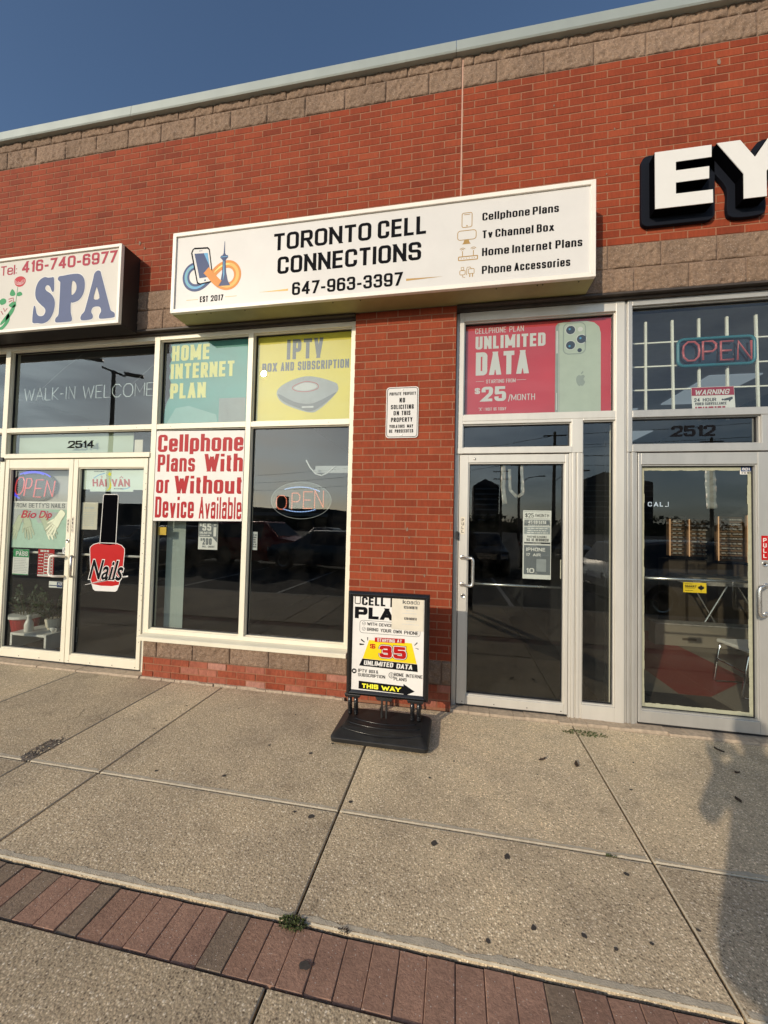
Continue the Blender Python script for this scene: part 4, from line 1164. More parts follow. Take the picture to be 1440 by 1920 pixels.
# ---- phone shop sign
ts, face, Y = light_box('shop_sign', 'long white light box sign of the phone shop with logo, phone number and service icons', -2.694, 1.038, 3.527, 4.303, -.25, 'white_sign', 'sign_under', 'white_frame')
mb = MB()
SG = dict(t=.20, gap=.115, sharp=1.0)
write(mb, 'TORONTO', -1.665, -.757, 4.031, 4.188, Y, **SG); write(mb, 'CELL', -.700, -.280, 4.031, 4.188, Y, **SG)
write(mb, 'CONNECTIONS', -1.620, -.321, 3.810, 3.968, Y, **SG)
write(mb, '647-963-3397', -1.473, -.474, 3.603, 3.720, Y, **SG)
SG = dict(t=.225, gap=.125, sharp=1.0)
for words_, z0, z1 in (((('Cellphone', .178, .549), ('Plans', .571, .769)), 4.085, 4.150), ((('Tv', .179, .262), ('Channel', .283, .579), ('Box', .603, .734)), 3.935, 4.001),
                       ((('Home', .179, .392), ('Internet', .416, .718), ('Plans', .745, .944)), 3.787, 3.854), ((('Phone', .180, .411), ('Accessories', .434, .856)), 3.637, 3.703)):
    for w_, a_, b_ in words_: write(mb, w_, a_, b_, z0, z1, Y, **SG)
write(mb, 'EST', -2.393, -2.308, 3.616, 3.672, Y, .2, gap=.13); write(mb, '2017', -2.280, -2.151, 3.616, 3.672, Y, .2, gap=.13)
mb.build('lettering', 'ink', face)
mb = MB()
mb.poly([(-1.798, 3.659), (-1.512, 3.649), (-1.512, 3.668)], Y); mb.poly([(-.444, 3.638), (-.131, 3.648), (-.444, 3.657)], Y)
for a, b in ((-2.536, -2.413), (-2.132, -2.014)): mb.sheet(a, b, 3.644, 3.648, Y)
def outline(pts, w): mb.ribbon(pts, w, Y, closed=True)
mb.build('gold_rule', 'gold', face)
mb = MB()                                            # service icons
mb.ribbon(rrect(.014, .095, 4.046, 4.168, .014), .006, Y, True); mb.sheet(.030, .080, 4.151, 4.156, Y); mb.disc(.055, 4.058, .006, Y)
mb.ribbon(rrect(-.020, .130, 3.940, 4.018, .022), .006, Y, True); mb.poly([(.036, 3.938), (.070, 3.938), (.080, 3.912), (.088, 3.903), (.018, 3.903), (.026, 3.912)], Y)
mb.ribbon(rrect(-.010, .144, 3.768, 3.798, .006), .008, Y, True)
for x in (.012, .034, .056, .078, .100, .118): mb.disc(x, 3.783, .0035, Y)
for x in (.022, .110):
    mb.sheet(x - .003, x + .003, 3.802, 3.846, Y)
    for r in (.014, .026): mb.ribbon([(x + r * math.cos(RAD(q)), 3.846 + r * math.sin(RAD(q))) for q in range(35, 146, 11)], .005, Y)
mb.ribbon(rrect(.002, .046, 3.645, 3.682, .010), .005, Y, True); mb.ribbon(rrect(.014, .034, 3.686, 3.708, .003), .004, Y, True)
mb.ribbon([(.024, 3.642), (.024, 3.628), (.046, 3.622)], .005, Y)
mb.ribbon(rrect(.072, .118, 3.650, 3.690, .006), .005, Y, True); mb.ribbon([(.094, 3.692), (.086, 3.706), (.062, 3.706), (.058, 3.690), (.058, 3.640)], .005, Y)
for x in (.084, .106): mb.sheet(x - .004, x + .004, 3.622, 3.648, Y)
mb.build('service_icon', 'gold', face)
# logo: ribbon loop, phone and tower
def loop_pts(n=96):
    out = []
    for i in range(n):
        a = 2 * math.pi * i / n
        s_ = math.sin(a)
        d = 1 + s_ * s_
        x = math.cos(a) / d; z = math.cos(a) * s_ / d
        out.append((-2.282 + .268 * x, 3.858 + .30 * z - .012 * x))
    return out
lp = loop_pts()
def part_ribbon(i0, i1, w, y, m, name='logo_loop', taper=False):
    mb = MB(); seg = [lp[i % 96] for i in range(i0, i1 + 1)]
    k = len(seg)
    mb.ribbon(seg, [w * (1 if not taper else .45 + .55 * math.sin(math.pi * j / (k - 1))) for j in range(k)], y)
    return mb.build(name, m, face)
part_ribbon(24, 72, .072, Y + .0002, 'navy_print'); part_ribbon(72, 120, .072, Y, 'orange_print')
part_ribbon(30, 68, .030, Y - .0004, 'sky_print', taper=True)
part_ribbon(76, 114, .030, Y - .0004, 'amber_print', taper=True); part_ribbon(2, 22, .022, Y - .0005, 'amber_print', taper=True)
part_ribbon(96 + 8, 96 + 20, .014, Y - .0008, 'cream_print', taper=True); part_ribbon(40, 56, .012, Y - .0008, 'teal_pale', taper=True)
mb = MB(); mb.poly([(-2.505, 4.10), (-2.49, 4.135), (-2.47, 4.148), (-2.33, 4.140), (-2.31, 4.12), (-2.262, 3.83), (-2.27, 3.80), (-2.40, 3.785), (-2.43, 3.80)], Y - .001); mb.build('logo_phone_edge', 'ink', face)
mb = MB(); mb.poly([(-2.490, 4.10), (-2.475, 4.132), (-2.335, 4.124), (-2.318, 4.11), (-2.272, 3.832), (-2.284, 3.81), (-2.395, 3.797), (-2.42, 3.81)], Y - .0013); mb.build('logo_phone', 'white_sign', face)
mb = MB(); mb.poly([(-2.468, 4.09), (-2.328, 4.083), (-2.288, 3.852), (-2.405, 3.846)], Y - .0016); mb.disc(-2.345, 3.822, .009, Y - .0016); mb.sheet(-2.42, -2.385, 4.108, 4.113, Y - .0016); mb.build('logo_screen', 'navy_print', face)
mb = MB(); mb.poly([(-2.37, 4.085), (-2.328, 4.083), (-2.306, 3.96)], Y - .0019); mb.build('logo_screen_glare', 'sky_print', face)
mb = MB()
mb.poly([(-2.158, 4.175), (-2.154, 4.175), (-2.150, 4.06), (-2.163, 4.06)], Y - .001)
mb.poly([(-2.166, 4.06), (-2.146, 4.06), (-2.140, 4.045), (-2.120, 4.040), (-2.116, 4.022), (-2.132, 4.008), (-2.140, 3.995), (-2.132, 3.88), (-2.112, 3.80), (-2.085, 3.752), (-2.20, 3.755), (-2.185, 3.80), (-2.172, 3.88), (-2.170, 3.995), (-2.180, 4.008), (-2.196, 4.022), (-2.192, 4.040), (-2.172, 4.045)], Y - .001)
mb.build('logo_tower', 'navy_print', face)
mb = MB(); mb.sheet(-2.190, -2.122, 4.026, 4.032, Y - .0014); mb.poly([(-2.160, 3.99), (-2.154, 3.99), (-2.148, 3.86), (-2.160, 3.80)], Y - .0014); mb.build('logo_tower_light', 'sky_print', face)
mb = MB(); mb.ribbon([lp[i % 96] for i in range(66, 82)], [.074] * 16, Y - .0022); mb.build('logo_loop', 'orange_print', face)
mb = MB()
for x in (-2.45, -2.30, -1.95, -1.1, -.85, .3, .62, .66, .93): mb.lathe((x, -.2, 3.5275), [(.006, 0), (.005, -.003)], 8)
mb.build('rivet', 'gasket', ts)

# ---- spa sign
tp, face, Y = light_box('shop_sign', 'white light box sign of the nail salon reading SPA with a rose', -6.9, -3.283, 3.490, 4.290, -.23, 'spa_face', 'brown_metal', 'brown_metal', fw=.030)
mb = MB()
write(mb, 'Tel:', -4.782, -4.570, 4.112, 4.214, Y, .16, gap=.10)
write(mb, '416-740-6977', -4.508, -3.345, 4.116, 4.238, Y, .22, gap=.13)
mb.build('lettering', 'maroon', face)
Sp = [(-4.338, 3.60), (-4.335, 3.70), (-4.325, 3.752), (-4.306, 3.735), (-4.288, 3.672), (-4.255, 3.640), (-4.205, 3.640), (-4.180, 3.675), (-4.190, 3.715), (-4.235, 3.752), (-4.295, 3.81), (-4.318, 3.87), (-4.312, 3.95), (-4.275, 4.015), (-4.215, 4.045), (-4.165, 4.035), (-4.125, 4.034), (-4.095, 4.028), (-4.085, 3.94), (-4.088, 3.885), (-4.110, 3.885), (-4.140, 3.94), (-4.175, 3.955), (-4.196, 3.93), (-4.180, 3.90), (-4.12, 3.86), (-4.075, 3.80), (-4.065, 3.73), (-4.085, 3.65), (-4.13, 3.585), (-4.20, 3.557), (-4.27, 3.565), (-4.325, 3.57)]
Sp = [(x, z) for x, z in Sp]
P_out = [(-4.045, 4.005), (-4.03, 4.035), (-3.98, 4.038), (-3.87, 4.045), (-3.78, 4.035), (-3.725, 3.985), (-3.710, 3.90), (-3.728, 3.82), (-3.775, 3.765), (-3.845, 3.745), (-3.868, 3.745), (-3.866, 3.66), (-3.855, 3.615), (-3.845, 3.58), (-3.855, 3.555), (-3.90, 3.552), (-4.02, 3.553), (-4.05, 3.565), (-4.048, 3.60), (-4.018, 3.63), (-4.012, 3.70), (-4.012, 3.95), (-4.02, 3.98)]
P_in = [(-3.868, 3.96), (-3.840, 3.965), (-3.815, 3.93), (-3.812, 3.88), (-3.835, 3.84), (-3.868, 3.835)]
A_out = [(-3.745, 3.575), (-3.735, 3.61), (-3.705, 3.64), (-3.69, 3.68), (-3.62, 3.95), (-3.605, 4.02), (-3.57, 4.05), (-3.535, 4.04), (-3.515, 3.99), (-3.405, 3.67), (-3.39, 3.63), (-3.35, 3.605), (-3.34, 3.575), (-3.36, 3.555), (-3.50, 3.553), (-3.525, 3.57), (-3.52, 3.60), (-3.505, 3.625), (-3.51, 3.66), (-3.535, 3.68), (-3.590, 3.68), (-3.612, 3.66), (-3.618, 3.63), (-3.60, 3.60), (-3.598, 3.572), (-3.625, 3.555), (-3.72, 3.553)]
A_in = [(-3.598, 3.765), (-3.575, 3.87), (-3.562, 3.87), (-3.530, 3.765)]
def ringed(mb, out, inn, y):
    """outline with one hole, bridged into a single face"""
    o = smooth_poly(out, 4)
    if not inn: return mb.poly(o, y)
    i_ = smooth_poly(inn, 3)
    a = sum(o[i][0] * o[(i + 1) % len(o)][1] - o[(i + 1) % len(o)][0] * o[i][1] for i in range(len(o)))
    if a < 0: o = o[::-1]
    a = sum(i_[i][0] * i_[(i + 1) % len(i_)][1] - i_[(i + 1) % len(i_)][0] * i_[i][1] for i in range(len(i_)))
    if a > 0: i_ = i_[::-1]
    best = min(((Vector(p) - Vector(q)).length, a, b) for a, p in enumerate(o) for b, q in enumerate(i_))
    a, b = best[1], best[2]
    loop = o[a:] + o[:a + 1] + i_[b:] + i_[:b + 1]
    return mb.add([(x, y, z) for x, z in loop], [tuple(range(len(loop)))])
for cut, nm, m, y in ((1, 'letter_halo', 'letter_white', Y - .0002), (0, 'big_lettering', 'spa_blue', Y - .0008)):
    mb = MB()
    if cut:
        for out in (Sp, P_out, A_out): mb.ribbon(smooth_poly(out, 4), .016, y, True)
    else:
        ringed(mb, Sp, None, y); ringed(mb, P_out, P_in, y); ringed(mb, A_out, A_in, y)
    mb.build(nm, m, face)
mb = MB(); mb.poly(smooth_poly([(-4.595, 4.03), (-4.585, 4.065), (-4.54, 4.083), (-4.49, 4.078), (-4.455, 4.05), (-4.455, 4.01), (-4.485, 3.98), (-4.53, 3.972), (-4.575, 3.99)], 4), Y); mb.build('rose_bloom', 'rose_red', face)
mb = MB()
for r in (.018, .034, .05): mb.ribbon([(-4.525 + r * 1.2 * math.cos(RAD(q)), 4.03 + r * .7 * math.sin(RAD(q))) for q in range(int(200 - r * 900), 400, 15)], .004, Y - .0006)
mb.build('rose_petal_line', 'letter_white', face)
mb = MB()
for pts in ([(-4.62, 3.955), (-4.59, 3.93), (-4.575, 3.895), (-4.60, 3.88), (-4.64, 3.89), (-4.645, 3.92)], [(-4.555, 3.90), (-4.53, 3.918), (-4.50, 3.912), (-4.485, 3.885), (-4.52, 3.872), (-4.55, 3.878)],
            [(-4.78, 3.84), (-4.74, 3.865), (-4.70, 3.855), (-4.69, 3.82), (-4.72, 3.80), (-4.76, 3.80)], [(-4.65, 3.79), (-4.60, 3.82), (-4.565, 3.81), (-4.56, 3.77), (-4.60, 3.755), (-4.64, 3.77)],
            [(-4.57, 3.79), (-4.575, 3.74), (-4.61, 3.68), (-4.68, 3.62), (-4.74, 3.58), (-4.75, 3.60), (-4.70, 3.66), (-4.65, 3.71), (-4.61, 3.76)],
            [(-4.65, 3.70), (-4.63, 3.64), (-4.66, 3.58), (-4.73, 3.525), (-4.82, 3.52), (-4.82, 3.545), (-4.74, 3.56), (-4.69, 3.61), (-4.68, 3.66)]):
    mb.poly(smooth_poly(pts, 4), Y)
mb.ribbon([(-4.548, 3.972), (-4.555, 3.90), (-4.565, 3.80)], .006, Y - .0003)
mb.build('leaf_spray', 'green_print', face)
mb = MB()
for p in ([(-4.66, 3.85), (-4.60, 3.86), (-4.59, 3.81)], [(-4.655, 3.82), (-4.61, 3.835)], [(-4.72, 3.76), (-4.70, 3.72), (-4.67, 3.755)], [(-4.75, 3.73), (-4.72, 3.69)]): mb.ribbon(p, .008, Y - .0005)
mb.build('script_mark', 'maroon', face)

# ---- raised letters of the optical shop
def raised(name, label, outline_pts, inner_round, back_pts):
    t = thing(name, label, 'letter', (sum(p[0] for p in outline_pts) / len(outline_pts), -.07, min(p[1] for p in outline_pts)), 'raised white letters of the optical shop')
    mb = MB(); mb.prism(back_pts, -.040, -.006); mb.build('backing', 'navy', t, bevel=.002, seg=1)
    mb = MB(); mb.prism(outline_pts, -.128, -.0405); mb.build('return', 'matte_black', t)
    mb = MB(); mb.prism([(x, z) for x, z in outline_pts], -.1335, -.1285); mb.build('letter_face', 'letter_white', t)
E_ = [(1.505, 4.556), (1.900, 4.566), (1.899, 4.464), (1.653, 4.461), (1.653, 4.391), (1.883, 4.392), (1.882, 4.296), (1.653, 4.294), (1.653, 4.204), (1.907, 4.204), (1.908, 4.100), (1.507, 4.100)]
E_ = [(x, (4.560 if z > 4.5 else z)) for x, z in E_]
def offset_rr(x0, x1, z0, z1, r): return rrect(x0, x1, z0, z1, r)
raised('sign_letter', 'raised white letter E with black sides on dark backing', E_, 0, rrect(1.448, 1.975, 4.035, 4.625, .055))
cx = 2.188
Yl = [(1.936, 4.566), (2.092, 4.566), (cx, 4.418), (cx + .096, 4.566), (cx + .252, 4.566), (cx + .075, 4.298), (cx + .075, 4.103), (cx - .075, 4.103), (cx - .075, 4.298)]
Yb = smooth_poly([(1.99, 4.63), (1.88, 4.625), (1.875, 4.56), (1.95, 4.44), (2.055, 4.275), (2.058, 4.10), (2.10, 4.036), (2.27, 4.034), (2.32, 4.08), (2.322, 4.275), (2.43, 4.44), (2.50, 4.56), (2.49, 4.625), (2.38, 4.63), (2.27, 4.615), (cx, 4.50), (2.10, 4.615)], 4)
raised('sign_letter', 'raised white letter Y with black sides right of the letter E', Yl, 0, Yb)
# ---- no soliciting plate on the pier
t = thing('notice_plate', 'white metal no soliciting plate screwed to the brick pier', 'sign', (-.485, -.003, 2.352))
mb = MB(); mb.prism(rrect(-.634, -.340, 2.351, 2.814, .03), -.008, -.0035); mb.build('plate', 'white_sign', t)
Y = -.0086
mb = MB()
mb.ribbon(rrect(-.624, -.350, 2.361, 2.804, .024), .005, Y, True)
write(mb, 'PRIVATE', -.605, -.498, 2.738, 2.766, Y, .2, gap=.14); write(mb, 'PROPERTY', -.480, -.366, 2.738, 2.766, Y, .2, gap=.14)
write(mb, 'NO', -.513, -.463, 2.672, 2.714, Y, .2, gap=.2)
write(mb, 'SOLICITING', -.590, -.383, 2.612, 2.652, Y, .2, gap=.15)
write(mb, 'ON', -.565, -.515, 2.556, 2.596, Y, .2, gap=.2); write(mb, 'THIS', -.492, -.412, 2.556, 2.596, Y, .2, gap=.15)
write(mb, 'PROPERTY', -.587, -.393, 2.496, 2.536, Y, .2, gap=.14)
write(mb, 'VIOLATORS', -.600, -.462, 2.442, 2.471, Y, .2, gap=.14); write(mb, 'MAY', -.440, -.386, 2.442, 2.471, Y, .2, gap=.14)
write(mb, 'BE', -.602, -.571, 2.398, 2.428, Y, .2, gap=.14); write(mb, 'PROSECUTED', -.550, -.384, 2.398, 2.428, Y, .2, gap=.14)
mb.build('lettering', 'ink', t)
for z in (2.786, 2.379):
    mb = MB(); mb.lathe((-.487, -.0085, z), [(.007, 0), (.006, -.003), (.002, -.004)], 12, 'Y'); mb.build('screw', 'steel', t)

# ================================================================== POSTERS AND STICKERS ON THE GLASS
YP = .126
def sheet_thing(name, label, cat, x0, x1, z0, z1, m, y=YP, group=None, pts=None, part='sheet', curl=0, th=.0012):
    t = thing(name, label, cat, ((x0 + x1) / 2, y, z0), group)
    mb = MB()
    if pts: mb.prism(pts, y, y + th)
    else:
        nx, nz = max(2, int((x1 - x0) / .06)), max(2, int((z1 - z0) / .06))
        sd = rb.uniform(0, 50)
        def P(i, j, d):
            x, z = x0 + (x1 - x0) * i / nx, z0 + (z1 - z0) * j / nz
            return (x, y + d, z)
        p = [P(i, j, 0) for j in range(nz + 1) for i in range(nx + 1)] + [P(i, j, th) for j in range(nz + 1) for i in range(nx + 1)]
        k = (nx + 1) * (nz + 1)
        fs = [(i + j * (nx + 1), i + 1 + j * (nx + 1), i + 1 + (j + 1) * (nx + 1), i + (j + 1) * (nx + 1)) for j in range(nz) for i in range(nx)]
        fs += [tuple(q + k for q in f[::-1]) for f in fs]
        mb.add(p, fs)
    s_ = mb.build(part, m, t)
    return t, s_, y - .0009

# home internet poster (its left edge torn)
torn = [(-3.045, 2.575), (-2.098, 2.575), (-2.098, 3.452), (-2.965, 3.452), (-2.985, 3.41), (-2.962, 3.36), (-2.990, 3.31), (-2.968, 3.26), (-2.996, 3.20), (-2.975, 3.14), (-2.992, 3.07), (-2.962, 3.0), (-2.985, 2.93), (-2.972, 2.87), (-3.01, 2.80), (-3.035, 2.70)]
t, f, Y = sheet_thing('window_poster', 'teal home internet poster with torn left edge in the upper window', 'poster', -3.045, -2.098, 2.575, 3.452, 'poster_teal', pts=torn, th=.001)
mb = MB(); write(mb, 'HOME', -2.968, -2.528, 3.240, 3.404, Y, .26, gap=.12); write(mb, 'INTERNET', -2.975, -2.240, 3.050, 3.210, Y, .24, gap=.11); write(mb, 'PLAN', -2.972, -2.556, 2.840, 3.002, Y, .26, gap=.12)
mb.build('lettering', 'cream_print', f)
mb = MB(); mb.sheet(-2.40, -2.105, 2.58, 2.825, Y); mb.build('print_block', 'pink_print', f)
mb = MB(); mb.poly([(-3.0, 2.58), (-2.41, 2.58), (-2.43, 2.66), (-2.75, 2.76), (-2.9, 2.74)], Y); mb.build('print_wave', 'teal_pale', f)
# tv box poster
t, f, Y = sheet_thing('window_poster', 'yellow TV box poster in the upper window beside the pier', 'poster', -1.985, -1.002, 2.575, 3.452, 'poster_yellow')
mb = MB(); write(mb, 'IPTV', -1.675, -1.300, 3.186, 3.386, Y, .26, gap=.12); write(mb, 'BOX', -1.935, -1.775, 3.073, 3.160, Y, .24, gap=.12)
write(mb, 'AND', -1.735, -1.595, 3.073, 3.160, Y, .24, gap=.12); write(mb, 'SUBSCRIPTION', -1.555, -1.031, 3.073, 3.160, Y, .22, gap=.11)
mb.build('lettering', 'gray_print', f)
bx = smooth_poly([(-1.768, 2.84), (-1.740, 2.91), (-1.63, 2.97), (-1.48, 3.008), (-1.33, 2.99), (-1.17, 2.935), (-1.138, 2.90), (-1.142, 2.845), (-1.24, 2.74), (-1.34, 2.665), (-1.40, 2.648), (-1.52, 2.675), (-1.70, 2.75)], 5)
mb = MB(); mb.poly(bx, Y); mb.build('tv_box_print', 'gray_mid', f)
mb = MB(); mb.poly(smooth_poly([(-1.75, 2.845), (-1.70, 2.77), (-1.52, 2.69), (-1.40, 2.66), (-1.25, 2.745), (-1.15, 2.84), (-1.30, 2.77), (-1.42, 2.735), (-1.58, 2.76)], 4), Y - .0005); mb.build('tv_box_side_print', 'gray_print', f)
mb = MB(); mb.ribbon(smooth_poly([(-1.60, 2.91), (-1.48, 2.955), (-1.36, 2.935), (-1.34, 2.885), (-1.45, 2.855), (-1.57, 2.87)], 5), .006, Y - .0009, True); mb.build('tv_box_ring_print', 'red_vivid', f)
mb = MB(); mb.poly(smooth_poly([(-1.58, 2.905), (-1.48, 2.945), (-1.37, 2.925), (-1.36, 2.89), (-1.46, 2.865), (-1.56, 2.88)], 4), Y - .0007); mb.sheet(-1.50, -1.38, 2.695, 2.712, Y - .0007); mb.build('tv_box_top_print', 'gray_light', f)
# cellphone plans banner, taped over the opening from outside
t, f, Y = sheet_thing('window_banner', 'white banner with big red lettering about cellphone plans, taped across the window', 'banner', -3.052, -2.060, 1.558, 2.478, 'paper', y=.056, pts=[(-3.053, 1.556), (-2.060, 1.572), (-2.060, 2.470), (-3.053, 2.484)])
mb = MB()
write(mb, 'Cellphone', -3.030, -2.070, 2.266, 2.444, Y, .25, gap=.10)
write(mb, 'Plans', -3.026, -2.596, 2.062, 2.240, Y, .25, gap=.10); write(mb, 'With', -2.490, -2.068, 2.062, 2.240, Y, .25, gap=.10)
write(mb, 'or', -3.032, -2.880, 1.840, 2.020, Y, .25, gap=.10); write(mb, 'Without', -2.820, -2.068, 1.840, 2.020, Y, .25, gap=.10)
write(mb, 'Device', -3.034, -2.590, 1.590, 1.806, Y, .20, gap=.075); write(mb, 'Available', -2.530, -2.068, 1.590, 1.806, Y, .19, gap=.065)
mb.build('lettering', 'red_print', f)
# small flyer below it
t, f, Y = sheet_thing('window_flyer', 'small gray and white price flyer below the red lettered banner', 'flyer', -2.577, -2.360, 1.277, 1.560, 'paper')
mb = MB(); mb.sheet(-2.574, -2.363, 1.405, 1.558, Y + .0003); mb.build('print_block', 'gray_print', f)
mb = MB(); write(mb, '55', -2.535, -2.435, 1.468, 1.545, Y, .24, gap=.12); write(mb, '$', -2.565, -2.543, 1.510, 1.545, Y, .22); write(mb, 'UNLIMITED', -2.565, -2.430, 1.435, 1.458, Y, .22, gap=.12); mb.poly(rrect(-2.408, -2.377, 1.412, 1.505, .005), Y)
for r in (.010, .020): mb.ribbon([(-2.392 + r * math.cos(RAD(q)), 1.515 + r * math.sin(RAD(q))) for q in range(40, 141, 14)], .005, Y)
greek(mb, -2.565, -2.43, 1.412, 1.428, Y, 1, 3); mb.build('white_print', 'paper', f)
mb = MB(); write(mb, '$', -2.552, -2.532, 1.362, 1.392, Y, .22); write(mb, '200', -2.527, -2.425, 1.325, 1.392, Y, .24, gap=.12); write(mb, 'BILL', -2.53, -2.48, 1.298, 1.316, Y, .22, gap=.14); write(mb, 'CREDIT', -2.465, -2.39, 1.298, 1.316, Y, .22, gap=.14)
mb.poly([(-2.42, 1.404), (-2.363, 1.404), (-2.363, 1.35)], Y); mb.build('lettering', 'gray_print', f)
t, f, Y = sheet_thing('paper_note', 'small blank orange yellow note stuck at the window left of the flyer', 'note', -3.05, -2.952, 1.411, 1.492, 'note_yellow')
t, f, Y = sheet_thing('door_hours_card', 'narrow pale card stuck low on the inside of the window near its mullion', 'card', -1.978, -1.925, 1.29, 1.47, 'gray_light')
mb = MB(); greek(mb, -1.972, -1.932, 1.31, 1.45, Y, 6, 9); mb.build('lettering', 'gray_print', f)

# unlimited data poster
t, f, Y = sheet_thing('window_poster', 'crimson unlimited data poster with a pale green phone over the phone shop door', 'poster', .062, 1.290, 2.572, 3.445, 'poster_red')
mb = MB()
write(mb, 'CELLPHONE', .151, .420, 3.319, 3.369, Y, .12, gap=.14); write(mb, 'PLAN', .448, .571, 3.319, 3.369, Y, .12, gap=.14)
write(mb, 'UNLIMITED', .154, .754, 3.176, 3.294, Y, .25, gap=.11); write(mb, 'DATA', .159, .614, 2.936, 3.147, Y, .25, gap=.09)
write(mb, 'STARTING', .252, .408, 2.861, 2.895, Y, .13, gap=.13); write(mb, 'FROM', .425, .506, 2.861, 2.895, Y, .13, gap=.13)
for a, b in ((.162, .233), (.513, .595)): mb.sheet(a, b, 2.880, 2.883, Y)
write(mb, '$', .153, .199, 2.765, 2.824, Y, .22); write(mb, '25', .213, .426, 2.697, 2.830, Y, .27, gap=.1)
write(mb, '/', .443, .466, 2.690, 2.756, Y, .11); write(mb, 'MONTH', .470, .671, 2.698, 2.753, Y, .12, gap=.14)
write(mb, "'X'", .190, .222, 2.613, 2.642, Y, .13, gap=.1); write(mb, 'VISIT', .250, .305, 2.613, 2.640, Y, .14, gap=.13); write(mb, 'US', .320, .345, 2.613, 2.640, Y, .14, gap=.13); write(mb, 'TODAY', .358, .428, 2.613, 2.640, Y, .14, gap=.13)
mb.sheet(.236, .238, 2.612, 2.642, Y)
mb.build('lettering', 'letter_white', f)
ph = [(.836, 2.575), (1.205, 2.575), (1.203, 3.26), (1.190, 3.315), (1.150, 3.355), (1.09, 3.372), (.90, 3.374), (.855, 3.365), (.838, 3.34)]
mb = MB(); mb.poly(ph, Y); mb.build('phone_print', 'titanium', f)
mb = MB(); mb.poly([(.836, 2.575), (.872, 2.575), (.870, 3.35), (.862, 3.366), (.845, 3.355), (.836, 3.33)], Y - .0004); mb.build('phone_edge_print', 'titanium_dark', f)
mb = MB(); mb.sheet(.846, .852, 2.60, 2.75, Y - .0008); mb.sheet(.844, .856, 3.10, 3.3, Y - .0008); mb.sheet(.864, .867, 2.58, 3.34, Y - .0008); mb.build('phone_edge_shine', 'letter_white', f)
mb = MB(); mb.ribbon(rrect(.902, 1.080, 3.088, 3.362, .045), .009, Y - .0006, True); mb.build('camera_rim_print', 'titanium_dark', f)
mb = MB()
for x, z, r in ((.960, 3.300, .043), (1.048, 3.215, .043), (.960, 3.166, .043)): mb.disc(x, z, r, Y - .0006, n=28)
mb.disc(1.038, 3.303, .021, Y - .0006); mb.build('lens_rim_print', 'letter_white', f)
mb = MB()
for x, z, r in ((.960, 3.300, .037), (1.048, 3.215, .037), (.960, 3.166, .037)): mb.disc(x, z, r, Y - .0010, n=28)
mb.disc(1.034, 3.118, .018, Y - .0010); mb.build('lens_print', 'lens', f)
mb = MB()
for x, z in ((.952, 3.308), (1.040, 3.223), (.952, 3.158)): mb.disc(x, z, .009, Y - .0014, n=10)
mb.build('lens_glint_print', 'sky_print', f)
apple = smooth_poly([(1.045, 2.895), (1.030, 2.900), (1.012, 2.885), (1.007, 2.855), (1.015, 2.825), (1.030, 2.804), (1.044, 2.808), (1.058, 2.804), (1.074, 2.822), (1.080, 2.840), (1.070, 2.852), (1.068, 2.870), (1.078, 2.886), (1.064, 2.900)], 4)
mb = MB(); mb.poly(apple, Y - .0006); mb.poly(smooth_poly([(1.045, 2.905), (1.050, 2.922), (1.064, 2.934), (1.062, 2.916)], 3), Y - .0006); mb.build('logo_print', 'titanium_dark', f)

# price notice in the phone shop door
YD = YF + .004 + .052
t, f, Y = sheet_thing('door_notice', 'tall narrow black and white price notice on the phone shop door glass', 'notice', .580, .812, 1.130, 1.722, 'paper', y=YD)
mb = MB(); mb.ribbon([(.590, 1.650), (.803, 1.650), (.803, 1.710), (.590, 1.710)], .003, Y, True)
write(mb, '$25', .598, .668, 1.660, 1.698, Y, .16, gap=.12); write(mb, '/MONTH', .676, .794, 1.664, 1.694, Y, .15, gap=.13)
write(mb, 'PREPAID', .614, .690, 1.485, 1.502, Y, .17, gap=.13); write(mb, '&', .698, .710, 1.485, 1.502, Y, .16); write(mb, 'FLEXIBLE', .716, .775, 1.485, 1.502, Y, .17, gap=.13)
write(mb, 'NO', .610, .638, 1.456, 1.479, Y, .18, gap=.13); write(mb, 'ID', .652, .670, 1.456, 1.479, Y, .18, gap=.13); write(mb, 'REQUIRED!', .686, .792, 1.456, 1.479, Y, .18, gap=.12)
mb.sheet(.590, .806, 1.433, 1.447, Y); mb.build('lettering', 'ink_soft', f)
mb = MB(); mb.sheet(.590, .803, 1.588, 1.641, Y + .0002); mb.sheet(.590, .806, 1.168, 1.421, Y + .0002); mb.build('print_block', 'gray_print', f)
mb = MB(); mb.sheet(.590, .803, 1.517, 1.579, Y + .0002); mb.poly(rrect(.693, .773, 1.195, 1.303, .006), Y - .0003); mb.build('print_block', 'gray_mid', f)
mb = MB(); write(mb, '45', .623, .658, 1.606, 1.634, Y, .2, gap=.13); write(mb, 'GB', .668, .700, 1.606, 1.634, Y, .2, gap=.13); write(mb, 'DATA', .710, .768, 1.606, 1.634, Y, .2, gap=.12)
greek(mb, .623, .80, 1.590, 1.600, Y, 1, 4); greek(mb, .612, .800, 1.520, 1.576, Y, 3, 5, .4); greek(mb, .66, .74, 1.436, 1.444, Y - .0006, 1, 6)
write(mb, 'IPHONE', .608, .765, 1.369, 1.399, Y, .22, gap=.15); write(mb, '17', .608, .640, 1.326, 1.350, Y, .22, gap=.15); write(mb, 'AIR', .664, .727, 1.326, 1.350, Y, .22, gap=.15)
write(mb, '10', .608, .676, 1.181, 1.222, Y, .24, gap=.14); mb.sheet(.680, .70, 1.180, 1.182, Y)
mb.build('white_print', 'paper', f)
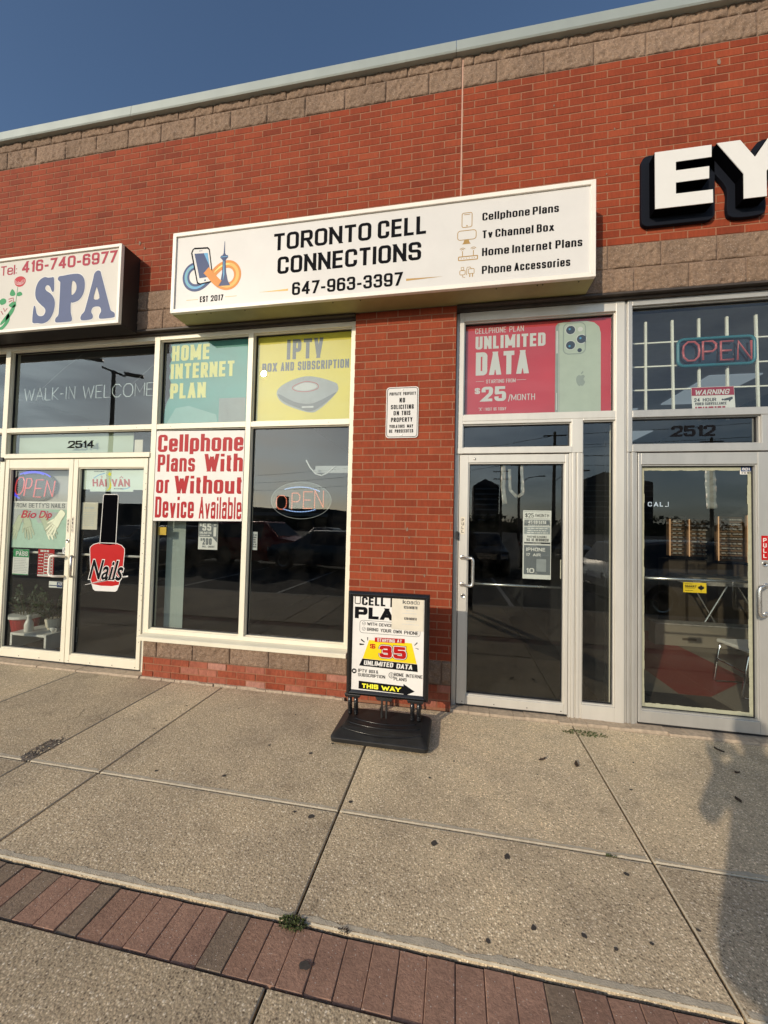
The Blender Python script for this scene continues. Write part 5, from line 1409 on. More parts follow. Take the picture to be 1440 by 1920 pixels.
# hanging bits of packing tape
def hanging_tape(name, label, path, w, y, seed):
    rg = random.Random(seed); mb = MB()
    pts = []
    for (xa, za), (xb, zb) in zip(path, path[1:]):
        for k in range(6):
            t_ = k / 6
            pts.append((xa + (xb - xa) * t_, za + (zb - za) * t_))
    pts.append(path[-1])
    n = len(pts); v = []
    for i, (x, z) in enumerate(pts):
        d = Vector(pts[min(i + 1, n - 1)]) - Vector(pts[max(i - 1, 0)]); d.normalize(); nn = Vector((-d.y, d.x))
        for k in range(4):
            o = (k / 3 - .5) * w * rg.uniform(.95, 1.03)
            v.append((x + nn.x * o, y + rg.uniform(-.006, .008) + (.004 if k in (1, 2) else 0), z + nn.y * o))
    fs = [(i * 4 + k, i * 4 + k + 1, (i + 1) * 4 + k + 1, (i + 1) * 4 + k) for i in range(n - 1) for k in range(3)]
    mb.add(v, fs)
    o = mb.build(name, 'plastic_tape', smooth=True)
    md = o.modifiers.new('thick', 'SOLIDIFY'); md.thickness = .0015
    return tag(o, label, 'tape', 'strips of crumpled tape hanging behind the door glass')
hanging_tape('tape_strip', 'straight crumpled clear tape strip, leftmost on the phone shop door glass', [(.41, 2.122), (.408, 1.93), (.425, 1.775)], .040, .115, 1)
hanging_tape('tape_strip', 'short thin tape strip folded up beside the straight one on the phone shop door', [(.462, 2.085), (.470, 1.90), (.528, 1.835)], .026, .117, 2)
hanging_tape('tape_strip', 'tape strip with hooked lower end hanging under the top rail of the phone shop door', [(.562, 2.122), (.577, 1.90), (.575, 1.868), (.532, 1.838)], .026, .115, 3)
hanging_tape('tape_strip', 'wide crumpled tape strip hanging inside the optical shop door', [(2.020, 2.08), (2.023, 1.90), (2.028, 1.758)], .078, .117, 4)
mb = MB(); mb.box(.888, .921, YD, YD + .012, 1.140, 1.304); tag(mb.build('door_sensor', 'paper_warm', bevel=.003), 'cream plastic strip at the right edge of the phone shop door glass', 'sensor')
# vertical pull labels on the door stiles
def pull_label(label, x0, x1, z0, z1, m, ink, y=YF + .0022):
    t, f, Y = sheet_thing('pull_sticker', label, 'sticker', x0, x1, z0, z1, m, y=y, group='pull stickers on the door stiles', th=.0008)
    mb = MB(); h = (z1 - z0) * .62; zz = z1 - (z1 - z0) * .10
    c = (x0 + x1) / 2
    for i, ch in enumerate('PULL'):
        s_ = min((x1 - x0) * .62, .030)
        zt = zz - i * ((z1 - z0) * .86) / 4
        write(mb, ch, c - s_ * .42, c + s_ * .42, zt - ((z1 - z0) * .86) / 4 * .78, zt, Y, .2)
    mb.build('lettering', ink, f)
pull_label('vertical white and red PULL sticker on the optical shop door stile', 2.336, 2.380, 1.362, 1.550, 'red_vivid', 'letter_white')
pull_label('worn pale PULL sticker on the phone shop door stile', .045, .083, 1.500, 1.654, 'paper_warm', 'ink_soft')
pull_label('faint PULL sticker on the right stile of the left salon door', -4.112, -4.088, 1.41, 1.56, 'paper_warm', 'ink_soft')
pull_label('faint PULL sticker on the left stile of the right salon door', -4.055, -4.030, 1.41, 1.58, 'paper_warm', 'ink_soft')
# house numbers
mb = MB(); write(mb, '2512', 1.737, 2.056, 2.346, 2.436, .1095, .26, gap=.08); tag(mb.build('house_number', 'ink'), 'bold black house number 2512 on the transom glass', 'house number')
mb = MB(); write(mb, '2514', -4.208, -3.870, 2.333, 2.414, .1095, .26, gap=.08); tag(mb.build('house_number', 'ink'), 'bold black house number 2514 above the salon doors', 'house number')
mb = MB(); mb.box(-4.93, -3.42, .155, .160, 2.272, 2.500); o = tag(mb.build('backing_board', mat('pale green board', (.44, .50, .38), .7, var=.05, scale=3)), 'pale green board standing behind the 2514 transom glass', 'board')
mb = MB(); mb.box(-5.06, -4.16, .215, .222, 1.735, 2.115); tag(mb.build('sign_board', mat('pale gray board', (.36, .35, .32), .8, var=.06, scale=4)), 'pale gray board behind the oval lit sign on the left salon door', 'board')
mb = MB(); mb.box(-3.40, -3.30, .150, .155, 2.275, 2.42); tag(mb.build('paper_scrap', 'paper_warm'), 'cream scrap of paper right of the 2514 transom board', 'paper')

# optical shop stickers
t, f, Y = sheet_thing('warning_sticker', 'red and white video surveillance warning sticker on the optical shop transom', 'sticker', 1.889, 2.204, 2.562, 2.754, 'paper', pts=[(1.899, 2.562), (2.208, 2.562), (2.198, 2.754), (1.889, 2.754)])
mb = MB(); mb.poly([(1.8935, 2.684), (2.199, 2.682), (2.195, 2.751), (1.8925, 2.751)], Y); mb.build('print_block', 'maroon', f)
mb = MB(); write(mb, 'WARNING', 1.914, 2.160, 2.690, 2.731, Y - .0006, .20, gap=.13, shear=.22); mb.build('white_print', 'letter_white', f)
mb = MB(); write(mb, '24', 1.911, 1.953, 2.634, 2.663, Y, .22, gap=.12); write(mb, 'HOUR', 1.974, 2.071, 2.634, 2.662, Y, .22, gap=.12); write(mb, 'VIDEO', 1.918, 1.980, 2.604, 2.627, Y, .22, gap=.1); write(mb, 'SURVEILLANCE', 1.990, 2.144, 2.604, 2.627, Y, .2, gap=.1)
mb.poly([(2.125, 2.652), (2.185, 2.668), (2.190, 2.652), (2.175, 2.640), (2.165, 2.625), (2.160, 2.640), (2.128, 2.636)], Y); mb.disc(2.117, 2.646, .008, Y); mb.build('lettering', 'ink_soft', f)
mb = MB(); greek(mb, 1.918, 2.18, 2.575, 2.597, Y, 1, 8); mb.build('fine_print', 'maroon', f)
t, f, Y = sheet_thing('api_sticker', 'small square navy and white api sticker in the top corner of the optical shop door', 'sticker', 2.227, 2.312, 2.034, 2.117, 'paper', y=YD - .004)
mb = MB(); mb.sheet(2.233, 2.306, 2.056, 2.098, Y); mb.build('print_block', 'navy_print', f)
mb = MB(); write(mb, 'api', 2.240, 2.292, 2.066, 2.092, Y - .0006, .2, gap=.2); mb.sheet(2.27, 2.302, 2.059, 2.061, Y - .0006); mb.build('white_print', 'letter_white', f)
mb = MB(); greek(mb, 2.235, 2.305, 2.104, 2.112, Y, 1, 2); greek(mb, 2.235, 2.305, 2.038, 2.052, Y, 1, 3); mb.build('fine_print', 'ink_soft', f)
t, f, Y = sheet_thing('smart_sticker', 'yellow SMART sticker with a maple leaf below the push bar', 'sticker', 1.823, 1.988, 1.078, 1.159, 'safety_yellow', y=YD)
mb = MB(); write(mb, 'SMART', 1.834, 1.918, 1.119, 1.137, Y, .24, gap=.14)
ml = [(0, 1), (.16, .62), (.36, .76), (.30, .36), (.62, .55), (.70, .30), (1, .26), (.82, .0), (.9, -.16), (.35, -.42), (.38, -.6), (.05, -.55), (.05, -1), (-.05, -1), (-.05, -.55), (-.38, -.6), (-.35, -.42), (-.9, -.16), (-.82, 0), (-1, .26), (-.70, .30), (-.62, .55), (-.30, .36), (-.36, .76), (-.16, .62)]
mb.poly([(1.950 + .025 * a, 1.118 + .028 * b) for a, b in ml], Y)
greek(mb, 1.834, 1.90, 1.144, 1.150, Y, 1, 1); greek(mb, 1.834, 1.922, 1.110, 1.115, Y, 1, 2); greek(mb, 1.834, 1.90, 1.090, 1.097, Y, 1, 3); mb.build('lettering', 'ink', f)

# salon door papers
t, f, Y = sheet_thing('door_poster', 'salon bio dip poster showing pale hands on the left salon door', 'poster', -4.925, -4.130, 1.220, 1.742, 'mint', y=YD, pts=[(-4.925, 1.222), (-4.130, 1.224), (-4.130, 1.742), (-4.915, 1.740)])
mb = MB(); mb.sheet(-4.915, -4.132, 1.655, 1.741, Y + .0003); mb.build('print_block', 'paper', f)
mb = MB(); mb.poly([(-4.918, 1.47), (-4.60, 1.555), (-4.56, 1.50), (-4.45, 1.52), (-4.30, 1.62), (-4.60, 1.652), (-4.915, 1.652)], Y + .0003); mb.build('print_block', 'gray_light', f)
mb = MB(); write(mb, 'FROM', -4.905, -4.735, 1.672, 1.722, Y, .16, gap=.15); write(mb, "BETTY'S", -4.700, -4.425, 1.672, 1.722, Y, .16, gap=.15); write(mb, 'NAILS', -4.395, -4.215, 1.672, 1.722, Y, .16, gap=.15); mb.build('lettering', 'gray_print', f)
def hand_print(cx, cz, s_, flip, ang):
    """a printed hand seen from the back: palm, four fingers of unequal length and a thumb"""
    ca, sa = math.cos(ang), math.sin(ang)
    def T(u, v):
        u *= flip
        return (cx + s_ * (u * ca - v * sa), cz + s_ * (u * sa + v * ca))
    parts = [smooth_poly([T(*p) for p in ((-.30, .55), (-.34, .0), (-.30, -.28), (.0, -.36), (.30, -.28), (.36, .0), (.28, .55), (.25, 1.1), (-.25, 1.1))], 3)]
    for u, L_, w, sp in ((-.25, .62, .075, -.10), (-.085, .80, .082, -.03), (.085, .76, .082, .03), (.25, .58, .072, .10)):
        parts.append(smooth_poly([T(u - w, -.2), T(u - w + sp, -.2 - L_ * .6), T(u - w * .7 + sp * 1.4, -.25 - L_ * .95), T(u + sp * 1.5, -.28 - L_), T(u + w * .7 + sp * 1.4, -.25 - L_ * .95), T(u + w + sp, -.2 - L_ * .6), T(u + w, -.2)], 3))
    parts.append(smooth_poly([T(-.28, .25), T(-.45, .0), T(-.58, -.28), T(-.60, -.42), T(-.50, -.38), T(-.40, -.15), T(-.26, -.05)], 3))
    return parts
m1, m2 = MB(), MB()
for i, (cx_, cz_, s_, fl, an) in enumerate(((-4.86, 1.44, .135, 1, -.45), (-4.70, 1.475, .15, 1, .28), (-4.42, 1.46, .15, -1, .62), (-4.33, 1.50, .15, 1, -.62))):
    for j, pl in enumerate(hand_print(cx_, cz_, s_, fl, an)):
        m1.poly(pl, Y - .0004 * i - .00004 * j - .0002); m2.ribbon(pl, .0035, Y - .0004 * i - .0003, True)
m1.build('hand_print', 'skin_print', f); m2.build('hand_outline_print', 'skin_dark', f)
m1 = MB(); script_text(m1, 'Bio', -4.800, -4.590, 1.555, 1.640, Y - .0022, .015); script_text(m1, 'Dip', -4.555, -4.380, 1.535, 1.640, Y - .0022, .015); m1.build('script_lettering', 'maroon', f)
t, f, Y = sheet_thing('pass_sign', 'green headed PASS inspection sheet on the left salon door', 'notice', -4.880, -4.662, .920, 1.206, 'paper', y=YD)
mb = MB(); mb.sheet(-4.879, -4.663, 1.116, 1.205, Y + .0003); mb.sheet(-4.879, -4.663, .921, .930, Y + .0003); mb.build('print_block', 'green_print', f)
mb = MB(); write(mb, 'PASS', -4.842, -4.678, 1.131, 1.182, Y, .24, gap=.1); greek(mb, -4.80, -4.74, 1.188, 1.198, Y, 1, 1); mb.build('white_print', 'letter_white', f)
mb = MB(); greek(mb, -4.865, -4.675, .94, 1.105, Y, 9, 2, .25); mb.build('fine_print', 'gray_mid', f)
t, f, Y = sheet_thing('price_list', 'red and white business hours sheet beside the left salon door handle', 'notice', -4.540, -4.325, .914, 1.216, 'red_vivid', y=YD)
mb = MB(); greek(mb, -4.51, -4.36, 1.18, 1.21, Y, 1, 1, .7)
for i in range(7):
    z = 1.165 - i * .033
    mb.ribbon(rrect(-4.455, -4.40, z - .026, z, .005), .007, Y, True); mb.ribbon(rrect(-4.39, -4.34, z - .026, z, .005), .007, Y, True); greek(mb, -4.53, -4.465, z - .020, z - .004, Y, 1, i)
mb.sheet(-4.537, -4.328, .917, .937, Y); mb.build('white_print', 'letter_white', f)
t, f, Y = sheet_thing('no_smoking_sticker', 'small round no smoking sticker above the salon door handle', 'sticker', -4.215, -4.128, 1.172, 1.242, 'gray_light', y=YD - .003)
mb = MB(); mb.ribbon([(-4.171 + .028 * math.cos(q * .2618), 1.208 + .028 * math.sin(q * .2618)) for q in range(24)], .006, Y, True); mb.ribbon([(-4.19, 1.228), (-4.152, 1.188)], .006, Y); mb.sheet(-4.19, -4.155, 1.204, 1.209, Y); mb.build('symbol', 'ink_soft', f)
t, f, Y = sheet_thing('payment_sticker', 'small white and blue sticker below the salon price sheet', 'sticker', -4.375, -4.198, .800, .868, 'paper', y=YD)
mb = MB(); mb.sheet(-4.27, -4.200, .806, .864, Y + .0002); mb.sheet(-4.37, -4.27, .818, .828, Y); mb.build('print_block', 'navy_print', f)
mb = MB(); write(mb, 'AD', -4.258, -4.208, .830, .858, Y - .0005, .18, gap=.15, shear=.2); mb.build('white_print', 'letter_white', f)
# right leaf
t, f, Y = sheet_thing('door_sign', 'pale green calendar style sign with red lettering at the top of the right salon door', 'sign', -4.0, -3.215, 1.870, 2.098, mat('pale mint paper', (.56, .64, .54), .5, var=.05), y=YD, pts=[(-3.998, 1.880), (-3.90, 1.880), (-3.90, 1.858), (-3.36, 1.858), (-3.36, 1.878), (-3.205, 1.878), (-3.205, 2.098), (-3.998, 2.098)])
mb = MB(); write(mb, 'HAI', -3.868, -3.690, 1.912, 1.992, Y, .26, gap=.1, shear=-.1); write(mb, 'VAN', -3.624, -3.400, 1.912, 1.992, Y, .26, gap=.1, shear=-.1)
mb.ribbon([(-3.765, 2.000), (-3.752, 2.012), (-3.758, 2.026), (-3.772, 2.024)], .007, Y); mb.ribbon([(-3.535, 2.002), (-3.512, 2.020), (-3.490, 2.002)], .008, Y); mb.build('lettering', 'red_vivid', f)
mb = MB(); mb.ribbon(smooth_poly([(-3.86, 2.0), (-3.80, 2.035), (-3.72, 2.055)], 5, False), .010, Y + .0002); mb.ribbon(smooth_poly([(-3.50, 1.885), (-3.44, 1.892), (-3.40, 1.91)], 5, False), .010, Y + .0002); mb.build('arc_print', 'sky_print', f)
mb = MB(); mb.poly([(-3.66 + (.032 if k % 2 else .015) * math.cos(k * .628), 2.045 + (.030 if k % 2 else .014) * math.sin(k * .628)) for k in range(10)], Y); mb.poly(smooth_poly([(-3.665, 2.02), (-3.645, 1.96), (-3.63, 1.92), (-3.645, 1.885), (-3.69, 1.866), (-3.66, 1.90), (-3.655, 1.95)], 4), Y - .0003); mb.build('flower_print', 'lemon', f)
mb = MB(); greek(mb, -3.86, -3.72, 2.068, 2.082, Y, 1, 3); greek(mb, -3.60, -3.48, 1.880, 1.898, Y, 1, 4); mb.build('fine_print', 'ink_soft', f)
t, f, Y = sheet_thing('paper_notice', 'cream paper notice with faint print left of the nail polish decal', 'notice', -3.995, -3.790, 1.446, 1.738, 'paper_warm', y=YD)
mb = MB(); greek(mb, -3.96, -3.83, 1.66, 1.70, Y, 1, 2, .5); greek(mb, -3.975, -3.81, 1.48, 1.64, Y, 7, 3, .3); mb.build('fine_print', 'gray_light', f)
# nail polish decal
YX = YF + .004 + .0475
t = thing('bottle_decal', 'red nail polish bottle decal lettered Nails on the right salon door', 'decal', (-3.64, YX, .80))
cap_ = [(-3.700, 1.295), (-3.672, 1.815), (-3.655, 1.826), (-3.52, 1.826), (-3.500, 1.815), (-3.515, 1.295)]
cap_ = [(-3.738, 1.295), (-3.722, 1.815), (-3.705, 1.828), (-3.555, 1.828), (-3.535, 1.815), (-3.540, 1.295)]
body_ = [(-3.862, 1.24), (-3.855, 1.262), (-3.815, 1.290), (-3.745, 1.308), (-3.535, 1.308), (-3.470, 1.290), (-3.430, 1.255), (-3.427, 1.22), (-3.438, 1.06), (-3.478, .87), (-3.500, .815), (-3.520, .802), (-3.770, .798), (-3.795, .812), (-3.830, .90), (-3.848, 1.07)]
mb = MB(); mb.poly(body_, YX + .0003); mb.build('body', 'red_vivid', t)
mb = MB(); mb.poly(cap_, YX); mb.poly([(-3.745, 1.308), (-3.70, 1.292), (-3.60, 1.288), (-3.535, 1.308)], YX); mb.build('cap', 'matte_black', t)
mb = MB(); mb.poly([(-3.815, .866), (-3.795, .812), (-3.770, .798), (-3.520, .802), (-3.500, .815), (-3.482, .872), (-3.56, .855), (-3.70, .852)], YX); mb.build('base', 'letter_white', t)
mb = MB(); mb.ribbon(cap_, .007, YX - .0004, False); mb.ribbon(body_ + body_[:1], .007, YX - .0004); mb.ribbon([(-3.90, .853), (-3.60, .925), (-3.372, .968)], [.004, .022, .012], YX - .0010); mb.build('outline', 'letter_white', t)
mb = MB(); script_text(mb, 'Nails', -3.870, -3.420, .905, 1.135, YX - .0012, .045, .35); mb.build('lettering_outline', 'letter_white', t)
mb = MB(); script_text(mb, 'Nails', -3.860, -3.430, .915, 1.126, YX - .0018, .018, .35); mb.ribbon([(-3.88, .858), (-3.60, .922), (-3.40, .961)], [.001, .010, .004], YX - .0018); mb.build('lettering', 'ink', t)

# ================================================================== LIT SIGNS IN THE WINDOWS
def along(pts, step):
    out = []; carry = 0
    for a, b in zip(pts, pts[1:]):
        a, b = Vector(a), Vector(b); L_ = (b - a).length; d = carry
        while d < L_:
            q = a + (b - a) * d / L_; out.append((q.x, q.y)); d += step
        carry = d - L_
    return out
STROKE = {'O': [[(0, .5), (.05, .8), (.3, 1), (.7, 1), (.95, .8), (1, .5), (.95, .2), (.7, 0), (.3, 0), (.05, .2), (0, .5)]],
          'P': [[(0, 0), (0, 1), (.7, 1), (.95, .85), (.95, .6), (.7, .45), (0, .45)]],
          'E': [[(1, 1), (0, 1), (0, 0), (1, 0)], [(0, .5), (.85, .5)]], 'N': [[(0, 0), (0, 1), (1, 0), (1, 1)]],
          'W': [[(0, 1), (.25, 0), (.5, .85), (.75, 0), (1, 1)]], 'A': [[(0, 0), (.5, 1), (1, 0)], [(.2, .35), (.8, .35)]], 'L': [[(0, 1), (0, 0), (1, 0)]],
          'K': [[(0, 0), (0, 1)], [(1, 1), (0, .45), (1, 0)]], '-': [[(0, .45), (1, .45)]], 'I': [[(.5, 0), (.5, 1)]], 'C': [[(1, .8), (.7, 1), (.3, 1), (0, .7), (0, .3), (.3, 0), (.7, 0), (1, .2)]],
          'M': [[(0, 0), (0, 1), (.5, .3), (1, 1), (1, 0)]]}
def letters(specs, shear=0, zref=0):
    """[(char, x0, x1, z0, z1)] -> stroke polylines"""
    out = []
    for ch, x0, x1, z0, z1 in specs:
        for st in STROKE[ch]:
            out.append([(x0 + (x1 - x0) * u + shear * (z1 - z0) * v, z0 + (z1 - z0) * v) for u, v in st])
    return out
# dotted oval sign in the phone shop window
yO = .150
t = thing('open_sign', 'oval LED open sign of red and blue dots in the phone shop window', 'open sign', (-1.495, yO, 1.61))
mb = MB(); mb.prism([(-1.495 + .312 * math.cos(q * math.pi / 24), 1.789 + .181 * math.sin(q * math.pi / 24)) for q in range(48)], yO + .006, yO + .010); mb.build('acrylic_panel', 'clear_plastic', t)
mb = MB(); mb.tube([(-1.495 + .312 * math.cos(q * math.pi / 24), yO + .006, 1.789 + .181 * math.sin(q * math.pi / 24)) for q in range(49)], .0022, 6, False); mb.build('panel_rim', 'gray_mid', t)
mb = MB()
for st in letters([('O', -1.750, -1.640, 1.700, 1.835), ('P', -1.585, -1.500, 1.705, 1.860), ('E', -1.465, -1.380, 1.712, 1.874), ('N', -1.350, -1.262, 1.722, 1.888)]):
    for x, z in along(st, .0165): mb.lathe((x, yO, z), [(.0056, .004), (.0056, 0), (.003, -.002)], 7, 'Y')
mb.build('red_dots', 'led_red', t)
mb = MB()
for a0, a1, rx, rz in ((42, 128, .27, .125), (232, 312, .27, .118)):
    pts = [(-1.505 + rx * math.cos(RAD(q)), 1.795 + rz * math.sin(RAD(q))) for q in range(a0, a1 + 1, 3)]
    for x, z in along(pts, .0165): mb.lathe((x, yO, z), [(.0056, .004), (.0056, 0), (.003, -.002)], 7, 'Y')
mb.build('blue_dots', 'led_blue', t)
mb = MB(); mb.tube([(-1.46, yO + .03, 2.19), (-1.42, yO + .03, 2.12), (-1.36, yO + .03, 2.055), (-1.30, yO + .03, 2.037), (-1.24, yO + .03, 2.06), (-1.19, yO + .03, 2.10), (-1.155, yO + .03, 2.13)], .007, 8); tag(mb.build('looped_cable', 'gray_light', smooth=True), 'pale cable drooping in a loop above the phone shop open sign', 'cable')
mb = MB(); mb.box(-1.43, -1.02, .32, .36, 2.082, 2.115); mb.box(-1.43, -1.02, .36, .40, 2.115, 2.16); tag(mb.build('inner_ledge', 'gray_mid'), 'gray ledge inside the phone shop behind the drooping cable', 'ledge')
# salon oval sign
yS = .18
t = thing('open_sign', 'oval salon open sign with lit red script letters and blue arcs on black', 'open sign', (-4.70, yS, 1.75))
mb = MB(); mb.prism([(-4.745 + .315 * math.cos(q * math.pi / 24), 1.918 + .172 * math.sin(q * math.pi / 24)) for q in range(48)], yS + .006, yS + .014); mb.build('backing', 'black', t)
mb = MB()
for st in letters([('O', -4.995, -4.880, 1.825, 2.020), ('P', -4.858, -4.775, 1.805, 2.005), ('E', -4.722, -4.625, 1.795, 1.990), ('N', -4.575, -4.465, 1.800, 1.980)], shear=.16):
    mb.tube([(x, yS - .004, z) for x, z in st], .0058, 7)
mb.build('red_tube', 'neon_red', t)
mb = MB()
for a0, a1, dx in ((40, 125, 0), (60, 118, .02), (150, 235, 0), (160, 225, -.02)):
    rx, rz = (.31 - abs(dx), .168 - abs(dx) * .6)
    mb.tube([(-4.745 + rx * math.cos(RAD(q)), yS - .003, 1.918 + rz * math.sin(RAD(q))) for q in range(a0, a1 + 1, 5)], .0075, 7)
mb.build('blue_tube', 'neon_blue', t)
# red open sign on teal frame
yN = .172
t = thing('open_sign', 'open sign with pinkish red tubes in a rounded teal frame, over the optical shop door', 'open sign', (2.095, yN, 2.95))
mb = MB(); mb.tube([(x, yN, z) for x, z in rrect(1.818, 2.375, 2.952, 3.178, .045)] + [(2.375, yN, 3.133)], .013, 8, False); mb.build('frame', 'teal_tube', t, smooth=True)
mb = MB(); mb.box(1.825, 2.368, yN + .012, yN + .016, 2.958, 3.172); mb.build('backing', 'dark_acrylic', t)
mb = MB()
for st in letters([('O', 1.850, 1.972, 2.992, 3.150), ('P', 1.998, 2.098, 2.992, 3.148), ('E', 2.128, 2.218, 2.986, 3.140), ('N', 2.250, 2.345, 2.980, 3.136)]):
    mb.tube([(x, yN - .010, z) for x, z in st], .0088, 8)
mb.build('red_tube', 'red_tube', t, smooth=True)
# unlit walk-in sign
yW = .178
t = thing('neon_sign', 'unlit pale tube sign reading walk-in welcome in the salon transom', 'neon sign', (-4.05, yW, 2.9))
mb = MB(); x = -4.925
sp = []
for ch, w in (('W', .150), ('A', .105), ('L', .075), ('K', .085), ('-', .045), ('I', .02), ('N', .085), (' ', .055), ('W', .155), ('E', .085), ('L', .085), ('C', .12), ('O', .13), ('M', .125), ('E', .085)):
    if ch != ' ': sp.append((ch, x, x + w, 2.905, 3.045))
    x += w + .032
k = (1.70) / (x - .032 + 4.925)
for st in letters([(c, -4.925 + (a + 4.925) * k, -4.925 + (b + 4.925) * k, z0, z1) for c, a, b, z0, z1 in sp]):
    mb.tube([(x, yW, z) for x, z in st], .0055, 7)
mb.build('tube_lettering', 'tube_off', t, smooth=True)
mb = MB()
for x in (-4.70, -3.50): mb.tube([(x, yW + .008, 3.04), (x + .25, yW + .02, 3.25), (x + .5, yW + .03, 3.42)], .0018, 5)
mb.build('hanging_wire', 'gray_mid', t)

# ================================================================== THINGS INSIDE THE SHOPS
t = thing('vertical_blind', 'pale vertical blind slats drawn aside at the left edge of the phone shop window', 'blind', (-3.0, .26, .44))
mb = MB()
for i in range(9):
    x = -3.16 + .0245 * i + .012; a = RAD(24)
    mb.obox((x, .27, 1.28), (.0165 * math.cos(a), .0165 * math.sin(a), 0), (-.0006, .0008, 0), (0, 0, .86))
for i in range(9):
    v0 = i * 8
    for q in range(v0, v0 + 8): mb.v[q] = (max(mb.v[q][0], -3.035 + .022 * i - .010) if mb.v[q][0] < -3.03 else mb.v[q][0], mb.v[q][1], mb.v[q][2])
mb.v = []; mb.f = []; mb.m = []; mb.t = []
for i in range(9):
    x = -3.020 + .0235 * i; a = RAD(28)
    mb.obox((x, .245, 1.29), (.014 * math.cos(a), .014 * math.sin(a), 0), (-.0004, .0008, 0), (0, 0, .86))
mb.build('slat', 'blind', t)
mb = MB(); mb.box(-3.035, -2.80, .225, .265, 2.155, 2.20); mb.build('head_rail', 'white_plastic', t)
mb = MB(); mb.tube([(-3.03, .245, .435), (-2.82, .245, .432)], .003, 6); mb.build('bead_chain', 'white_plastic', t)
# white security grille behind the optical transom
t = thing('window_grille', 'white welded bar grille inside the optical shop transom window', 'grille', (1.95, .2, 2.58))
mb = MB()
for x0, x1 in ((1.585, 1.586), (1.789, 1.799), (1.990, 1.992), (2.197, 2.200), (2.406, 2.420), (2.61, 2.62)): mb.tube([(x0, .205, 3.365), (x1, .205, 2.50)], .012, 4)
for z in (3.183, 2.977, 2.774): mb.tube([(1.40, .214, z), (3.5, .216, z)], .008, 4)
mb.build('bars', 'bar_white', t)
# eyewear display walls
yD = 3.4
for i, (x0, x1, zt, zb) in enumerate(((3.30, 3.53, 1.765, 1.19), (3.57, 3.82, 1.765, 1.185), (3.97, 4.32, 1.815, 1.135), (4.36, 4.44, 1.84, 1.12))):
    t = thing('display_case', ('eyewear display panel behind the door glass, leftmost of the row', 'eyewear display panel beside the leftmost one in the optical shop', 'wide eyewear display panel with a bright strip in the optical shop', 'eyewear display panel cut by the right stile of the optical shop door')[i], 'display case', ((x0 + x1) / 2, yD, zb), 'lit eyewear panels in the optical shop')
    mb = MB(); mb.box(x0, x1, yD, yD + .05, zb, zt); mb.build('panel', 'shelf_back', t)
    mb = MB(); mb.box(x0, x1, yD - .05, yD - .001, zb - .03, zb - .005); mb.box(x0, x1, yD - .05, yD - .001, zt + .005, zt + .04); mb.build('surround', 'black', t)
    mb = MB(); mb.box(x0 + .012, x0 + .020, yD - .03, yD - .015, zb, zt); mb.build('light_strip', 'warm_led', t)
    mb = MB(); rg = random.Random(i)
    for k in range(9):
        z = zb + (zt - zb) * (k + .5) / 9.3
        x = x0 + .05
        while x < x1 - .04:
            mb.box(x, x + rg.uniform(.035, .06), yD - .04, yD - .008, z, z + .022); x += rg.uniform(.065, .08)
    mb.build('eyewear', 'shelf_item', t)
    mb = MB()
    for k in range(10): z = zb + (zt - zb) * k / 9.3; mb.box(x0 + .03, x1, yD - .045, yD - .002, z - .006, z)
    mb.build('ledge', 'wood_dark', t)
    mb = MB(); mb.box(x0, x1, yD - .02, yD + .3, .015, zb - .05); mb.build('base', 'wood_dark', t)
mb = MB()
for ch, a, b in (('C', 2.985, 3.045), ('A', 3.07, 3.135), ('L', 3.155, 3.20)): write(mb, ch, a, b, 1.955, 2.025, yD - .06, .22)
mb.ribbon([(3.23, 1.958), (3.275, 1.958), (3.275, 2.03)], .010, yD - .06); o = mb.build('wall_lettering', 'glow_letter'); tag(o, 'lit white lettering on the back wall of the optical shop', 'lettering')
t = thing('display_table', 'long display table with a speckled pale top and crossed legs in the optical shop', 'table', (3.7, 2.9, .02))
mb = MB(); mb.box(3.30, 4.40, 2.75, 3.15, .89, .93); mb.build('top', 'floor_tan', t, bevel=.004)
mb = MB(); mb.box(3.30, 4.40, 2.752, 3.148, .82, .889); mb.build('apron', 'shelf_item', t)
mb = MB()
for x0, x1 in ((3.35, 3.78), (3.92, 4.35)):
    mb.tube([(x0, 2.85, .02), (x1, 2.85, .82)], .011, 6); mb.tube([(x1, 2.87, .02), (x0, 2.87, .82)], .011, 6)
mb.build('crossed_legs', 'steel', t)
t = thing('cabinet_base', 'low tan cabinet standing across the optical shop floor', 'cabinet', (3.6, 2.5, .02))
mb = MB(); mb.box(2.72, 4.4, 2.53, 2.72, .017, .30); mb.build('body', 'floor_tan', t, bevel=.004)
mb = MB(); mb.box(2.72, 4.4, 2.51, 2.729, .302, .318); mb.build('top', 'shelf_item', t)
mb = MB(); mb.box(3.05, 3.22, 2.523, 2.529, .10, .13); mb.build('grip', 'wood_dark', t)
# tubular chair
t = thing('side_chair', 'white seated chair with chromed sled legs just inside the optical shop door', 'chair', (2.95, .9, .017))
mb = MB(); mb.obox((2.93, 1.0, .455), (.225, .03, 0), (-.03, .22, 0), (0, 0, .018)); mb.build('seat', 'white_plastic', t, bevel=.012)
mb = MB(); mb.obox((3.17, 1.02, .72), (.012, .002, .03), (-.03, .21, 0), (-.03, 0, .20)); mb.build('backrest', 'white_plastic', t, bevel=.012)
for s_ in (-1, 1):
    mb = MB(); y = 1.0 + s_ * .20
    mb.tube([(3.18, y + .03, .60), (3.14, y + .03, .43), (2.74, y, .43), (2.715, y, .41), (2.66, y, .045), (2.68, y, .028), (3.12, y + .05, .028)], .0105, 10)
    mb.build('leg', 'chrome', t, smooth=True)
mb = MB(); mb.tube([(2.69, .80, .26), (2.69, 1.20, .26)], .008, 8); mb.build('stretcher', 'chrome', t)
